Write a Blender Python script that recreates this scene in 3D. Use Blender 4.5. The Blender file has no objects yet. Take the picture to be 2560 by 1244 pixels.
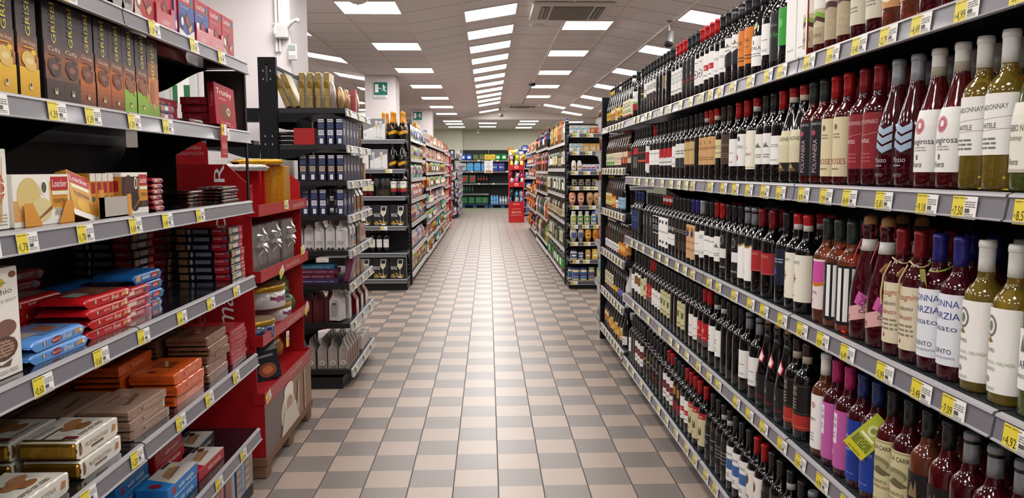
import bpy, math, random
from mathutils import Matrix, Vector

random.seed(11)
S = bpy.context.scene
COL = S.collection
PI = math.pi

# ---------------------------------------------------------------- camera
cam_d = bpy.data.cameras.new('camera')
cam = bpy.data.objects.new('camera', cam_d)
COL.objects.link(cam)
_r = Vector((0.99953333, -0.03046981, -0.00216915))
_u = Vector((0.00520071, 0.09977045, 0.99499689))
_b = Vector((-0.03010095, -0.99454384, 0.09988236))
cam.matrix_world = Matrix(((_r.x, _u.x, _b.x, 0), (_r.y, _u.y, _b.y, 0), (_r.z, _u.z, _b.z, 1.4018), (0, 0, 0, 1)))
cam_d.sensor_width = 36
cam_d.lens = 1961.75 / 2560 * 36
cam_d.clip_start = 0.05
cam_d.clip_end = 200
S.camera = cam

# ---------------------------------------------------------------- world, exposure
w = bpy.data.worlds.new('world')
S.world = w
w.use_nodes = True
w.node_tree.nodes['Background'].inputs[0].default_value = (1, .95, .9, 1)
w.node_tree.nodes['Background'].inputs[1].default_value = 0.05
S.view_settings.view_transform = 'Standard'
S.view_settings.look = 'None'
S.view_settings.gamma = 1
S.view_settings.exposure = 0.0
S.view_settings.use_curve_mapping = False
S.cycles.max_bounces = 8
S.cycles.transmission_bounces = 8
S.cycles.glossy_bounces = 4
S.cycles.diffuse_bounces = 4
S.cycles.transparent_max_bounces = 8
S.cycles.caustics_reflective = False
S.cycles.caustics_refractive = False
S.cycles.sample_clamp_indirect = 6
S.cycles.use_denoising = True
LAMP = 20.0          # strength of the ceiling panels

# ---------------------------------------------------------------- materials
def lin(h):
    h = h.lstrip('#')
    if len(h) == 3:
        h = ''.join(c * 2 for c in h)
    o = []
    for i in (0, 2, 4):
        c = int(h[i:i + 2], 16) / 255
        o.append(c / 12.92 if c <= .04045 else ((c + .055) / 1.055) ** 2.4)
    return (o[0], o[1], o[2], 1)

_M = {}
def mat(c, rough=.5, metal=0., coat=0., trans=0., emit=0., ior=1.45, spec=.5, noise=0., bump=0.):
    k = (c, rough, metal, coat, trans, emit, ior, spec, noise, bump)
    if k in _M:
        return _M[k]
    m = bpy.data.materials.new('surface_' + c.lstrip('#'))
    m.use_nodes = True
    nt = m.node_tree
    b = nt.nodes['Principled BSDF']
    col = lin(c)
    b.inputs['Base Color'].default_value = col
    b.inputs['Roughness'].default_value = rough
    b.inputs['Metallic'].default_value = metal
    b.inputs['Coat Weight'].default_value = coat
    b.inputs['Coat Roughness'].default_value = .08
    b.inputs['Transmission Weight'].default_value = trans
    b.inputs['IOR'].default_value = ior
    b.inputs['Specular IOR Level'].default_value = spec
    if emit:
        b.inputs['Emission Color'].default_value = col
        b.inputs['Emission Strength'].default_value = emit
    if noise or bump:
        tc = nt.nodes.new('ShaderNodeTexCoord')
        n = nt.nodes.new('ShaderNodeTexNoise')
        n.inputs['Scale'].default_value = 40 if not bump else 55
        n.inputs['Detail'].default_value = 3
        nt.links.new(tc.outputs['Object'], n.inputs['Vector'])
        if noise:
            mx = nt.nodes.new('ShaderNodeMix')
            mx.data_type = 'RGBA'
            mx.inputs[6].default_value = tuple(v * (1 - noise) for v in col[:3]) + (1,)
            mx.inputs[7].default_value = tuple(min(1, v * (1 + noise)) for v in col[:3]) + (1,)
            nt.links.new(n.outputs['Fac'], mx.inputs[0])
            nt.links.new(mx.outputs[2], b.inputs['Base Color'])
        if bump:
            bp = nt.nodes.new('ShaderNodeBump')
            bp.inputs['Strength'].default_value = bump
            bp.inputs['Distance'].default_value = .004
            nt.links.new(n.outputs['Fac'], bp.inputs['Height'])
            nt.links.new(bp.outputs[0], b.inputs['Normal'])
    _M[k] = m
    return m

def P(c):            # printed paper or card
    c = c.lstrip('#')
    if len(c) == 6:
        v = [int(c[i:i + 2], 16) for i in (0, 2, 4)]
        if min(v) > 185:
            c = ''.join('%02x' % min(246, int(x * 1.09)) for x in v)
    return mat('#' + c, .45)
def G(c):            # glossy print or plastic
    return mat(c, .28, coat=.3)
def F(c):            # metallised foil
    return mat(c, .3, metal=.85, bump=.5)
BLK = '#17181b'
STEEL = '#20232a'

# ---------------------------------------------------------------- mesh builder
class MB:
    def __init__(s):
        s.v = []; s.f = []; s.m = []; s.sm = []; s.mats = []
    def mi(s, m):
        if isinstance(m, str):
            m = P(m)
        if m not in s.mats:
            s.mats.append(m)
        return s.mats.index(m)
    def face(s, pts, m, smooth=False):
        i = len(s.v)
        s.v += [tuple(p) for p in pts]
        s.f.append(tuple(range(i, i + len(pts))))
        s.m.append(s.mi(m)); s.sm.append(smooth)
    def grid(s, rows, m, smooth=True, closed=False):
        # rows: list of equally long point rings or strips
        i = len(s.v); n = len(rows[0]); k = s.mi(m)
        for r in rows:
            s.v += [tuple(p) for p in r]
        for a in range(len(rows) - 1):
            for b in range(n if closed else n - 1):
                c = (b + 1) % n
                s.f.append((i + a * n + b, i + a * n + c, i + (a + 1) * n + c, i + (a + 1) * n + b))
                s.m.append(k); s.sm.append(smooth)
    def box(s, x0, y0, z0, x1, y1, z1, m, b=0.):
        if x0 > x1: x0, x1 = x1, x0
        if y0 > y1: y0, y1 = y1, y0
        if z0 > z1: z0, z1 = z1, z0
        lo = (x0, y0, z0); hi = (x1, y1, z1)
        k = s.mi(m)
        if b <= 0:
            i = len(s.v)
            s.v += [(x, y, z) for z in (z0, z1) for y in (y0, y1) for x in (x0, x1)]
            for q in ((0, 2, 3, 1), (4, 5, 7, 6), (0, 1, 5, 4), (2, 6, 7, 3), (0, 4, 6, 2), (1, 3, 7, 5)):
                s.f.append(tuple(i + j for j in q)); s.m.append(k); s.sm.append(False)
            return
        b = min(b, (x1 - x0) / 2.01, (y1 - y0) / 2.01, (z1 - z0) / 2.01)
        idx = {}
        for sg in [(a, c, d) for a in (0, 1) for c in (0, 1) for d in (0, 1)]:
            for ax in range(3):
                p = []
                for t in range(3):
                    v = hi[t] if sg[t] else lo[t]
                    if t != ax:
                        v += -b if sg[t] else b
                    p.append(v)
                idx[sg + (ax,)] = len(s.v)
                s.v.append(tuple(p))
        def add(q, flip=False):
            s.f.append(tuple(reversed(q)) if flip else tuple(q)); s.m.append(k); s.sm.append(False)
        for ax in range(3):
            u, w_ = (ax + 1) % 3, (ax + 2) % 3
            for sd in (0, 1):
                q = []
                for cu, cw in ((0, 0), (1, 0), (1, 1), (0, 1)):
                    t = [0, 0, 0]; t[ax] = sd; t[u] = cu; t[w_] = cw
                    q.append(idx[tuple(t) + (ax,)])
                add(q, sd == 0)
        for c in range(3):
            a, d = (c + 1) % 3, (c + 2) % 3
            for sa in (0, 1):
                for sd in (0, 1):
                    t0 = [0, 0, 0]; t0[a] = sa; t0[d] = sd
                    t1 = list(t0); t1[c] = 1
                    t0 = tuple(t0); t1 = tuple(t1)
                    add([idx[t0 + (a,)], idx[t1 + (a,)], idx[t1 + (d,)], idx[t0 + (d,)]], (sa ^ sd) == 0)
        for sg in [(a, c, d) for a in (0, 1) for c in (0, 1) for d in (0, 1)]:
            add([idx[sg + (0,)], idx[sg + (1,)], idx[sg + (2,)]], (sum(sg) % 2) == 0)
    def lathe(s, prof, m, seg=20, cx=0., cy=0., sx=1., sy=1., smooth=True, z0=0.):
        # prof: [(r, z)] going up; m: one material or one per span
        ms = m if isinstance(m, (list, tuple)) else [m] * (len(prof) - 1)
        cs = [(math.cos(2 * PI * i / seg), math.sin(2 * PI * i / seg)) for i in range(seg)]
        base = len(s.v)
        for r, z in prof:
            s.v += [(cx + r * c * sx, cy + r * t * sy, z0 + z) for c, t in cs]
        for a in range(len(prof) - 1):
            k = s.mi(ms[a])
            for i in range(seg):
                j = (i + 1) % seg
                s.f.append((base + a * seg + i, base + a * seg + j, base + (a + 1) * seg + j, base + (a + 1) * seg + i))
                s.m.append(k); s.sm.append(smooth and (abs(prof[a + 1][1] - prof[a][1]) > .0007 or prof[a][0] * prof[a + 1][0] > 1e-9 and abs(prof[a + 1][0] - prof[a][0]) > .004))
        if prof[-1][0] > 1e-5:
            s.f.append(tuple(base + (len(prof) - 1) * seg + i for i in range(seg))); s.m.append(s.mi(ms[-1])); s.sm.append(False)
        if prof[0][0] > 1e-5:
            s.f.append(tuple(base + seg - 1 - i for i in range(seg))); s.m.append(s.mi(ms[0])); s.sm.append(False)
    def tube(s, pts, r, m, seg=8):
        pts = [Vector(p) for p in pts]
        rows = []
        for i, p in enumerate(pts):
            d = (pts[min(i + 1, len(pts) - 1)] - pts[max(i - 1, 0)]).normalized()
            a = Vector((0, 0, 1)) if abs(d.z) < .9 else Vector((1, 0, 0))
            u = d.cross(a).normalized(); v = d.cross(u)
            rr = r[i] if isinstance(r, (list, tuple)) else r
            rows.append([p + (u * math.cos(2 * PI * k / seg) + v * math.sin(2 * PI * k / seg)) * rr for k in range(seg)])
        s.grid(rows, m, True, True)
        s.face(rows[0][::-1], m); s.face(rows[-1], m)
    def mesh(s, name):
        me = bpy.data.meshes.new(name)
        me.from_pydata(s.v, [], s.f)
        for m in s.mats:
            me.materials.append(m)
        me.polygons.foreach_set('material_index', s.m)
        me.polygons.foreach_set('use_smooth', s.sm)
        me.update()
        return me

# ---------------------------------------------------------------- lettering and printed art
_T = {}
def glyphs(txt):
    if txt in _T:
        return _T[txt]
    cu = bpy.data.curves.new('lettering', 'FONT')
    cu.body = txt
    cu.resolution_u = 2
    ob = bpy.data.objects.new('lettering', cu)
    me = bpy.data.meshes.new_from_object(ob)
    tris = []
    me.calc_loop_triangles()
    vs = [(v.co.x, v.co.y) for v in me.vertices]
    for t in me.loop_triangles:
        tris.append([vs[i] for i in t.vertices])
    xs = [v[0] for v in vs] or [0, 1]
    x0, x1 = min(xs), max(xs)
    k = 1 / .73
    tris = [[((x - x0) * k, y * k) for x, y in t] for t in tris]
    wd = (x1 - x0) * k
    bpy.data.objects.remove(ob); bpy.data.curves.remove(cu); bpy.data.meshes.remove(me)
    _T[txt] = (tris, wd)
    return _T[txt]

VST = [9.]
def quadv(mb, Pf, k, m, a, la, ha, b, lb, hb):
    n = max(1, math.ceil(max(ha - la, hb - lb) / VST[0]))
    for i in range(n):
        t, u = i / n, (i + 1) / n
        mb.face([Pf(a, la + (ha - la) * t, k), Pf(b, lb + (hb - lb) * t, k), Pf(b, lb + (hb - lb) * u, k), Pf(a, la + (ha - la) * u, k)], m)
def strips(mb, lo, hi, x0, x1, n, Pf, k, m):
    for i in range(n):
        a = x0 + (x1 - x0) * i / n; b = x0 + (x1 - x0) * (i + 1) / n
        quadv(mb, Pf, k, m, a, lo(a), hi(a), b, lo(b), hi(b))

def paint(mb, art, w, h, Pf, step=9., k0=1, mk=P):
    # art items are fractions of the w x h face; Pf(x, y, layer) gives the point in space
    for k, it in enumerate(art):
        L = k0 + k
        t = it[0]
        if t == 'r':
            _, u0, v0, u1, v1, c = it
            x0, x1 = (u0 - .5) * w, (u1 - .5) * w
            n = max(1, math.ceil((x1 - x0) / step))
            strips(mb, lambda x: v0 * h, lambda x: v1 * h, x0, x1, n, Pf, L, mk(c))
        elif t == 'e':
            _, cu, cv, ru, rv, c = it
            X, Y, RX, RY = (cu - .5) * w, cv * h, ru * w, rv * h
            m = mk(c); N = 12
            xs = [X - RX * math.cos(PI * i / N) for i in range(N + 1)]
            for i in range(N):
                a, b = xs[i], xs[i + 1]
                ya = RY * math.sqrt(max(0, 1 - ((a - X) / RX) ** 2)); yb = RY * math.sqrt(max(0, 1 - ((b - X) / RX) ** 2))
                quadv(mb, Pf, L, m, a, Y - ya, Y + ya, b, Y - yb, Y + yb)
        elif t == 'p':
            _, pts, c = it
            pp = [((u - .5) * w, v * h) for u, v in pts]
            xs = sorted(set(p[0] for p in pp))
            full = []
            for a, b in zip(xs, xs[1:]):
                n = max(1, math.ceil((b - a) / step))
                full += [a + (b - a) * i / n for i in range(n)]
            full.append(xs[-1])
            def span(x):
                ys = []
                for i in range(len(pp)):
                    (ax, ay), (bx, by) = pp[i], pp[(i + 1) % len(pp)]
                    if min(ax, bx) - 1e-9 <= x <= max(ax, bx) + 1e-9:
                        if abs(bx - ax) < 1e-9:
                            ys += [ay, by]
                        else:
                            ys.append(ay + (by - ay) * (x - ax) / (bx - ax))
                return min(ys), max(ys)
            m = mk(c)
            for a, b in zip(full, full[1:]):
                (l0, h0), (l1, h1) = span(a), span(b)
                quadv(mb, Pf, L, m, a, l0, h0, b, l1, h1)
        elif t == 't':
            _, txt, cu, cv, hh, c = it[:6]
            fit = it[6] if len(it) > 6 else None
            rot = it[7] if len(it) > 7 else 0
            sh = it[8] if len(it) > 8 else 0
            tris, wd = glyphs(txt)
            s_ = hh * (w if rot in (90, -90) else h)
            sx = s_ if not fit else fit * (h if rot in (90, -90) else w) / max(wd, 1e-6)
            X, Y = (cu - .5) * w, cv * h
            m = mk(c)
            if VST[0] < 1:          # keep big letters hugging a curved face
                lim = .007 / max(sx, s_)
                work, tris2 = list(tris), []
                while work:
                    tr = work.pop()
                    es = [math.hypot(tr[i][0] - tr[(i + 1) % 3][0], tr[i][1] - tr[(i + 1) % 3][1]) for i in range(3)]
                    i = es.index(max(es))
                    if es[i] <= lim or len(tris2) + len(work) > 900:
                        tris2.append(tr); continue
                    p0, p1, p2 = tr[i], tr[(i + 1) % 3], tr[(i + 2) % 3]
                    mid = ((p0[0] + p1[0]) / 2, (p0[1] + p1[1]) / 2)
                    work += [[p0, mid, p2], [mid, p1, p2]]
                tris = tris2; L += 1.5
            for tr in tris:
                q = []
                for x, y in tr:
                    x2 = (x - wd / 2) * sx + sh * (y - .5) * s_; y2 = (y - .5) * s_
                    if rot == 90: x2, y2 = -y2, x2
                    elif rot == -90: x2, y2 = y2, -x2
                    elif rot:
                        ca, sa = math.cos(rot * PI / 180), math.sin(rot * PI / 180)
                        x2, y2 = x2 * ca - y2 * sa, x2 * sa + y2 * ca
                    q.append(Pf(X + x2, Y + y2, L))
                mb.face(q, m)
        elif t == 'l':          # n lines of small print
            _, u0, v0, u1, v1, n, c = it
            rr = random.Random(int((u0 + v1) * 997) + n)
            for i in range(n):
                vv = v1 - (v1 - v0) * (i + .5) / n
                th = (v1 - v0) / n * .22
                a = u0
                while a < u1 - .01:
                    b = min(u1, a + (u1 - u0) * rr.uniform(.12, .4))
                    x0, x1 = (a - .5) * w, (b - .5) * w
                    strips(mb, lambda x: (vv - th) * h, lambda x: (vv + th) * h, x0, x1, max(1, math.ceil((x1 - x0) / step)), Pf, L, mk(c))
                    a = b + (u1 - u0) * .06

EPS = .00013
def flat(O, ux, uy, n, eps=EPS):
    O, ux, uy, n = map(Vector, (O, ux, uy, n))
    return lambda x, y, k: O + ux * x + uy * y + n * (eps * k)
def front(y0, z0=0., x0=0., eps=EPS):
    return flat((x0, y0, z0), (1, 0, 0), (0, 0, 1), (0, -1, 0), eps)
def backf(y0, z0=0., x0=0., eps=EPS):
    return flat((x0, y0, z0), (-1, 0, 0), (0, 0, 1), (0, 1, 0), eps)
def rside(x0, z0=0., y0=0., eps=EPS):      # face towards +x, read from +x
    return flat((x0, y0, z0), (0, 1, 0), (0, 0, 1), (1, 0, 0), eps)
def lside(x0, z0=0., y0=0., eps=EPS):
    return flat((x0, y0, z0), (0, -1, 0), (0, 0, 1), (-1, 0, 0), eps)
def topf(z0, x0=0., y0=0., eps=EPS):       # y runs to the back
    return flat((x0, y0, z0), (1, 0, 0), (0, 1, 0), (0, 0, 1), eps)
def cyl(r, z0=0., cx=0., cy=0., eps=.00012, taper=None):
    def f(x, y, k):
        a = x / r
        R = (taper(y) if taper else r) + eps * (k + 1)
        return Vector((cx + R * math.sin(a), cy - R * math.cos(a), z0 + y))
    return f

# ---------------------------------------------------------------- objects
REG = []
class Proto:
    """parts: (name, mesh or None, index of the parent part, offset, label)"""
    def __init__(s, root_mesh=None):
        s.parts = []; s.root = root_mesh
    def add(s, name, mb, parent=-1, off=(0, 0, 0), label=None):
        s.parts.append((name, mb.mesh(name) if isinstance(mb, MB) else mb, parent, off, label))
        return len(s.parts) - 1

def put(pr, name, loc, rz=0., look='', place='', cat='', group=None, mode='y', rot=None, label=None, scale=None, kind=None):
    if isinstance(pr, MB):
        pr = Proto(pr.mesh(name))
    o = bpy.data.objects.new(name, pr.root)
    COL.objects.link(o)
    o.location = loc
    if rot is not None:
        o.rotation_euler = rot
    else:
        o.rotation_euler = (0, 0, rz)
    if scale:
        o.scale = scale if isinstance(scale, tuple) else (scale,) * 3
    made = []
    for nm, me, par, off, lb in pr.parts:
        c = bpy.data.objects.new(nm, me)
        COL.objects.link(c)
        c.parent = o if par < 0 else made[par]
        c.location = off
        if lb:
            c['label'] = lb
        made.append(c)
    if kind:
        o['kind'] = kind
        if kind == 'structure':
            if label: o['label'] = label
            return o
    o['category'] = cat or name.replace('_', ' ')
    if group:
        o['group'] = group
    REG.append((o, label, look, place, mode))
    return o

def struct(name, mb, label=None):
    o = bpy.data.objects.new(name, mb.mesh(name))
    COL.objects.link(o)
    o['kind'] = 'structure'
    if label:
        o['label'] = label
    return o

def grad(v0, v1, c0, c1, n=8, u0=0, u1=1):       # printed colour gradient made of thin bands
    a = [int(c0[i:i + 2], 16) for i in (1, 3, 5)]; b = [int(c1[i:i + 2], 16) for i in (1, 3, 5)]
    return [('r', u0, v0 + (v1 - v0) * i / n, u1, v0 + (v1 - v0) * (i + 1) / n, '#' + ''.join('%02x' % int(x + (y - x) * (i + .5) / n) for x, y in zip(a, b))) for i in range(n)]

# ================================================================ THE ROOM
def node_mat(name, build):
    m = bpy.data.materials.new(name)
    m.use_nodes = True
    build(m.node_tree, m.node_tree.nodes['Principled BSDF'])
    return m
def mth(nt, op, a, b=None, c=None):
    n = nt.nodes.new('ShaderNodeMath'); n.operation = op
    for i, v in enumerate((a, b, c)):
        if v is None: continue
        if isinstance(v, (int, float)): n.inputs[i].default_value = v
        else: nt.links.new(v, n.inputs[i])
    return n.outputs[0]
def mixc(nt, f, a, b):
    n = nt.nodes.new('ShaderNodeMix'); n.data_type = 'RGBA'
    for i, v in ((0, f), (6, a), (7, b)):
        if isinstance(v, (tuple, float, int)): n.inputs[i].default_value = v
        else: nt.links.new(v, n.inputs[i])
    return n.outputs[2]

def floor_nodes(nt, b):
    tc = nt.nodes.new('ShaderNodeTexCoord'); sp = nt.nodes.new('ShaderNodeSeparateXYZ')
    nt.links.new(tc.outputs['Object'], sp.inputs[0])
    gx = mth(nt, 'DIVIDE', mth(nt, 'SUBTRACT', sp.outputs[0], .0392 - 40), .2)
    gy = mth(nt, 'DIVIDE', mth(nt, 'SUBTRACT', sp.outputs[1], 3.379 - 40), .2)
    ix = mth(nt, 'FLOOR', gx); iy = mth(nt, 'FLOOR', gy)
    par = mth(nt, 'MODULO', mth(nt, 'ADD', ix, iy), 2)          # 0 grey, 1 beige
    fx = mth(nt, 'ABSOLUTE', mth(nt, 'SUBTRACT', mth(nt, 'FRACT', gx), .5))
    fy = mth(nt, 'ABSOLUTE', mth(nt, 'SUBTRACT', mth(nt, 'FRACT', gy), .5))
    jx = mth(nt, 'GREATER_THAN', fx, .4855)
    jy = mth(nt, 'GREATER_THAN', fy, .492)
    cmb = nt.nodes.new('ShaderNodeCombineXYZ')
    nt.links.new(ix, cmb.inputs[0]); nt.links.new(iy, cmb.inputs[1])
    wn = nt.nodes.new('ShaderNodeTexWhiteNoise'); nt.links.new(cmb.outputs[0], wn.inputs[0])
    n = nt.nodes.new('ShaderNodeTexNoise'); n.inputs['Scale'].default_value = 2.2; n.inputs['Detail'].default_value = 4
    nt.links.new(tc.outputs['Object'], n.inputs['Vector'])
    base = mixc(nt, par, lin('#7d7570'), lin('#ab998c'))
    var = mth(nt, 'ADD', mth(nt, 'MULTIPLY', wn.outputs[0], .10), mth(nt, 'MULTIPLY', n.outputs['Fac'], .06))
    base2 = mixc(nt, var, base, lin('#6d635b'))
    g = mixc(nt, jx, base2, lin('#453b34'))
    g = mixc(nt, mth(nt, 'MULTIPLY', jy, .55), g, lin('#5c5047'))
    # the far end of the aisle is laid in a plain greenish stone tile
    far = mth(nt, 'GREATER_THAN', sp.outputs[1], 26.65)
    fj = mth(nt, 'LESS_THAN', mth(nt, 'ABSOLUTE', mth(nt, 'SUBTRACT', mth(nt, 'FRACT', mth(nt, 'DIVIDE', sp.outputs[0], .45)), .5)), .492)
    fc = mixc(nt, fj, lin('#7c7c68'), lin('#8c8c76'))
    out = mixc(nt, far, g, fc)
    nt.links.new(out, b.inputs['Base Color'])
    rg = mth(nt, 'ADD', mth(nt, 'MULTIPLY', n.outputs['Fac'], .04), mth(nt, 'MULTIPLY_ADD', jx, .3, .34))
    nt.links.new(rg, b.inputs['Roughness'])
    bp = nt.nodes.new('ShaderNodeBump'); bp.inputs['Strength'].default_value = .25; bp.inputs['Distance'].default_value = .002
    nt.links.new(mth(nt, 'SUBTRACT', 1, mth(nt, 'MAXIMUM', jx, jy)), bp.inputs['Height'])
    nt.links.new(bp.outputs[0], b.inputs['Normal'])
FLOOR = node_mat('floor_tiles', floor_nodes)

def ceil_nodes(nt, b):
    tc = nt.nodes.new('ShaderNodeTexCoord'); sp = nt.nodes.new('ShaderNodeSeparateXYZ')
    nt.links.new(tc.outputs['Object'], sp.inputs[0])
    gy = mth(nt, 'DIVIDE', mth(nt, 'SUBTRACT', sp.outputs[1], 7.64 - 60.7), .607)
    d = mth(nt, 'ABSOLUTE', mth(nt, 'SUBTRACT', mth(nt, 'FRACT', gy), .5))
    j = mth(nt, 'GREATER_THAN', d, .4885)
    n = nt.nodes.new('ShaderNodeTexNoise'); n.inputs['Scale'].default_value = 90; n.inputs['Detail'].default_value = 3
    nt.links.new(tc.outputs['Object'], n.inputs['Vector'])
    base = mixc(nt, n.outputs['Fac'], lin('#dfd9d9'), lin('#e9e3e2'))
    nt.links.new(mixc(nt, mth(nt, 'MULTIPLY', j, .9), base, lin('#4a403b')), b.inputs['Base Color'])
    b.inputs['Roughness'].default_value = .9
CEIL = node_mat('ceiling_tiles', ceil_nodes)

XL, XR, Y0, YB = -8.0, 7.0, -3.5, 30.2
mb = MB(); mb.face([(XL, Y0, 0), (XR, Y0, 0), (XR, YB, 0), (XL, YB, 0)], FLOOR); struct('floor', mb)
prof = [(XL, 3.2), (-3.26, 3.2), (-2.06, 3.0), (-.86, 3.0), (.34, 3.2), (1.54, 3.2), (2.74, 3.0), (XR, 3.0)]
VE = 24.2
ZF = 2.94
mb = MB()
mb.grid([[(x, y, z) for x, z in prof] for y in (Y0, VE)], CEIL, False)
mb.face([(XL, VE, ZF), (XR, VE, ZF), (XR, YB, ZF), (XL, YB, ZF)], CEIL)
GAB = mat('#d5ccc4', .9)
for (xa, za), (xb, zb) in zip(prof, prof[1:]):
    mb.face([(xa, VE, ZF), (xb, VE, ZF), (xb, VE, zb), (xa, VE, za)], GAB)
struct('ceiling', mb)
def zc(x):
    for (xa, za), (xb, zb) in zip(prof, prof[1:]):
        if xa <= x <= xb:
            return za + (zb - za) * (x - xa) / (xb - xa)
# lengthwise ceiling rails
k = 1
TB = mat('#e0d6d0', .6)
for x in (-6.26, -5.66, -5.06, -4.46, -3.86, -3.26, -2.66, -2.06, -1.46, -.86, -.26, .34, .94, 1.54, 2.14, 2.74, 3.34, 3.94, 4.54, 5.14, 5.74):
    mb = MB(); z = zc(x)
    mb.box(x - .012, Y0, z - .009, x + .012, VE, z + .004, TB)
    struct('trim_%d' % k, mb); k += 1
for x in (-2.06, -1.46, -.86, -.26, .34, .94, 1.54, 2.14):
    mb = MB(); mb.box(x - .01, VE, ZF - .008, x + .01, YB, ZF + .004, TB)
    struct('trim_%d' % k, mb); k += 1

WALLM = mat('#dedecb', .8, noise=.03)
WHITE = mat('#dad4d0', .75, noise=.04)
def wall(name, pts, m):
    mb = MB(); mb.face(pts, m); struct(name, mb)
wall('wall_back', [(XL, YB, 0), (XR, YB, 0), (XR, YB, 3.3), (XL, YB, 3.3)], WALLM)
wall('wall_left', [(XL, Y0, 0), (XL, YB, 0), (XL, YB, 3.3), (XL, Y0, 3.3)], WHITE)
wall('wall_right', [(XR, Y0, 0), (XR, YB, 0), (XR, YB, 3.3), (XR, Y0, 3.3)], WHITE)
wall('wall_front', [(XL, Y0, 0), (XR, Y0, 0), (XR, Y0, 3.3), (XL, Y0, 3.3)], WHITE)

# shallow step of wall at the left of the back wall
mb = MB(); mb.box(-3.2, YB - .35, 0, -.95, YB, 2.94, WALLM); struct('wall_step', mb)

# ---------------------------------------------------------------- ceiling light panels
_lm = {}
def light_proto(t):
    if t in _lm: return _lm[t]
    pr = Proto()
    fr = MB()
    a = .305; i_ = .285
    frm = mat('#d8d2cc', .4)
    for (x0, y0, x1, y1) in ((-a, -a, a, -i_), (-a, i_, a, a), (-a, -i_, -i_, i_), (i_, -i_, a, i_)):
        fr.box(x0, y0, -.008, x1, y1, .012, frm)
    pr.add('frame', fr)
    d = MB(); d.face([(-i_, -i_, -.004), (-i_, i_, -.004), (i_, i_, -.004), (i_, -i_, -.004)], mat('#fffcf9', .5, emit=LAMP))
    pr.add('diffuser', d)
    _lm[t] = pr
    return pr
LP = light_proto(0)
NLIGHT = {'y': []}
def ceil_light(x, y, row):
    z = (zc(x) if y < VE else ZF) - .006
    s_ = (zc(x + .1) - zc(x - .1)) / .2 if y < VE else 0
    put(LP, 'ceiling_light', (x, y, z), rot=(0, -math.atan(s_), 0), look='square lit ceiling panel light', place='in the ' + row, cat='ceiling light', group='lit panels in the tiled ceiling')
yy = 7.64 + .3
for q in range(-4, 10):
    y = yy + q * 2.428
    if y < Y0 + .4 or y > VE - .6: continue
    ceil_light(-1.16, y, 'flat row left of the vault')
    ceil_light(-3.56, y + 1.2, 'row over the far left aisle') if q < 7 else None
for q, y in enumerate([8.63, 9.87, 11.06, 12.27, 13.48, 14.69, 15.9, 17.1, 18.3, 19.5, 20.7, 23.1]):
    ceil_light(.04, y + .3, 'close-set row above the aisle')
for y in (-2.1, .3, 2.7, 5.1):
    ceil_light(.04, y, 'close-set row above the aisle')
for y in (-2.1, .4, 2.75, 5.1, 7.5 - .1, 9.66, 12.0, 14.4, 16.81, 19.15):
    if abs(y - 7.4) < .01: continue
    ceil_light(1.24, y + .3, 'flat row of the vault top')
for y in (-1.2, 1.25, 3.65, 6.05, 8.45, 10.8, 13.2, 15.58, 17.9, 20.25, 22.7):
    ceil_light(2.44, y + .3, 'row on the right slope')
ceil_light(1.84, 21.8, 'short row at the slope end')
for y in (-.3, 2.1, 4.5, 6.9, 9.3, 11.7, 14.1, 16.5):
    ceil_light(-2.36, y, 'row on the left slope')
for y in (.5, 5.3, 10.1, 15, 20):
    ceil_light(4.24, y, 'row over the far right aisle')
for y in (24.9, 26.3, 28.2):
    ceil_light(-1.1, y, 'low far ceiling, left row')
for y in (25.9, 28.0):
    ceil_light(-.0, y, 'low far ceiling, middle row')
for y in (24.9, 26.5, 28.6):
    ceil_light(1.3, y, 'low far ceiling, right row')
for y in (25.3, 27.6):
    ceil_light(2.75, y, 'low far ceiling, outer right row')

# ---------------------------------------------------------------- pillars with emergency exit signs
PIL = mat('#ded6d6', .7, noise=.04)
def pillar(n, x0, y0, x1, y1):
    mb = MB(); mb.box(x0, y0, 0, x1, y1, zc(x0) + .12, PIL, .008)
    struct('wall_pillar_%d' % n, mb)
pillar(1, -2.62, 6.15, -1.5, 6.75)
pillar(2, -2.07, 13.5, -1.56, 14.15)
pillar(3, -2.0, 20.9, -1.47, 21.5)
pillar(4, 5.2, 13.5, 5.7, 14.15)

def exit_sign(loc, place, n):
    w_, h_ = .235, .275
    b = MB()
    b.box(-w_ / 2, -.006, 0, w_ / 2, 0, h_, '#d9dcd8')
    g = '#0f6f5c'; wt = '#e6ece9'
    art = [('r', .02, .2, .98, .98, g), ('r', .10, .36, .34, .86, wt),
           ('r', .42, .585, .55, .625, wt), ('p', [(.36, .605), (.44, .66), (.44, .55)], wt),
           ('e', .70, .80, .045, .042, wt), ('p', [(.60, .72), (.66, .765), (.80, .74), (.78, .69), (.66, .70)], wt),
           ('p', [(.66, .72), (.77, .74), (.80, .58), (.69, .56)], wt), ('p', [(.80, .74), (.90, .66), (.87, .63), (.78, .69)], wt),
           ('p', [(.69, .60), (.74, .56), (.66, .46), (.58, .47), (.58, .50), (.64, .51)], wt),
           ('p', [(.74, .60), (.80, .58), (.82, .47), (.92, .46), (.92, .42), (.77, .43)], wt),
           ('t', 'USCITA DI', .5, .145, .055, '#111', .62), ('t', 'EMERGENZA', .5, .06, .06, '#111', .82)]
    paint(b, art, w_, h_, front(-.006, eps=.0012))
    put(b, 'exit_sign', loc, label='green emergency exit sign with running man on the ' + place, cat='sign', group='emergency exit signs on the pillars')
exit_sign((-1.80, 13.49, 2.61), 'tall middle white pillar', 1)
exit_sign((-1.835, 20.89, 2.66), 'distant white pillar', 2)

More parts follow.
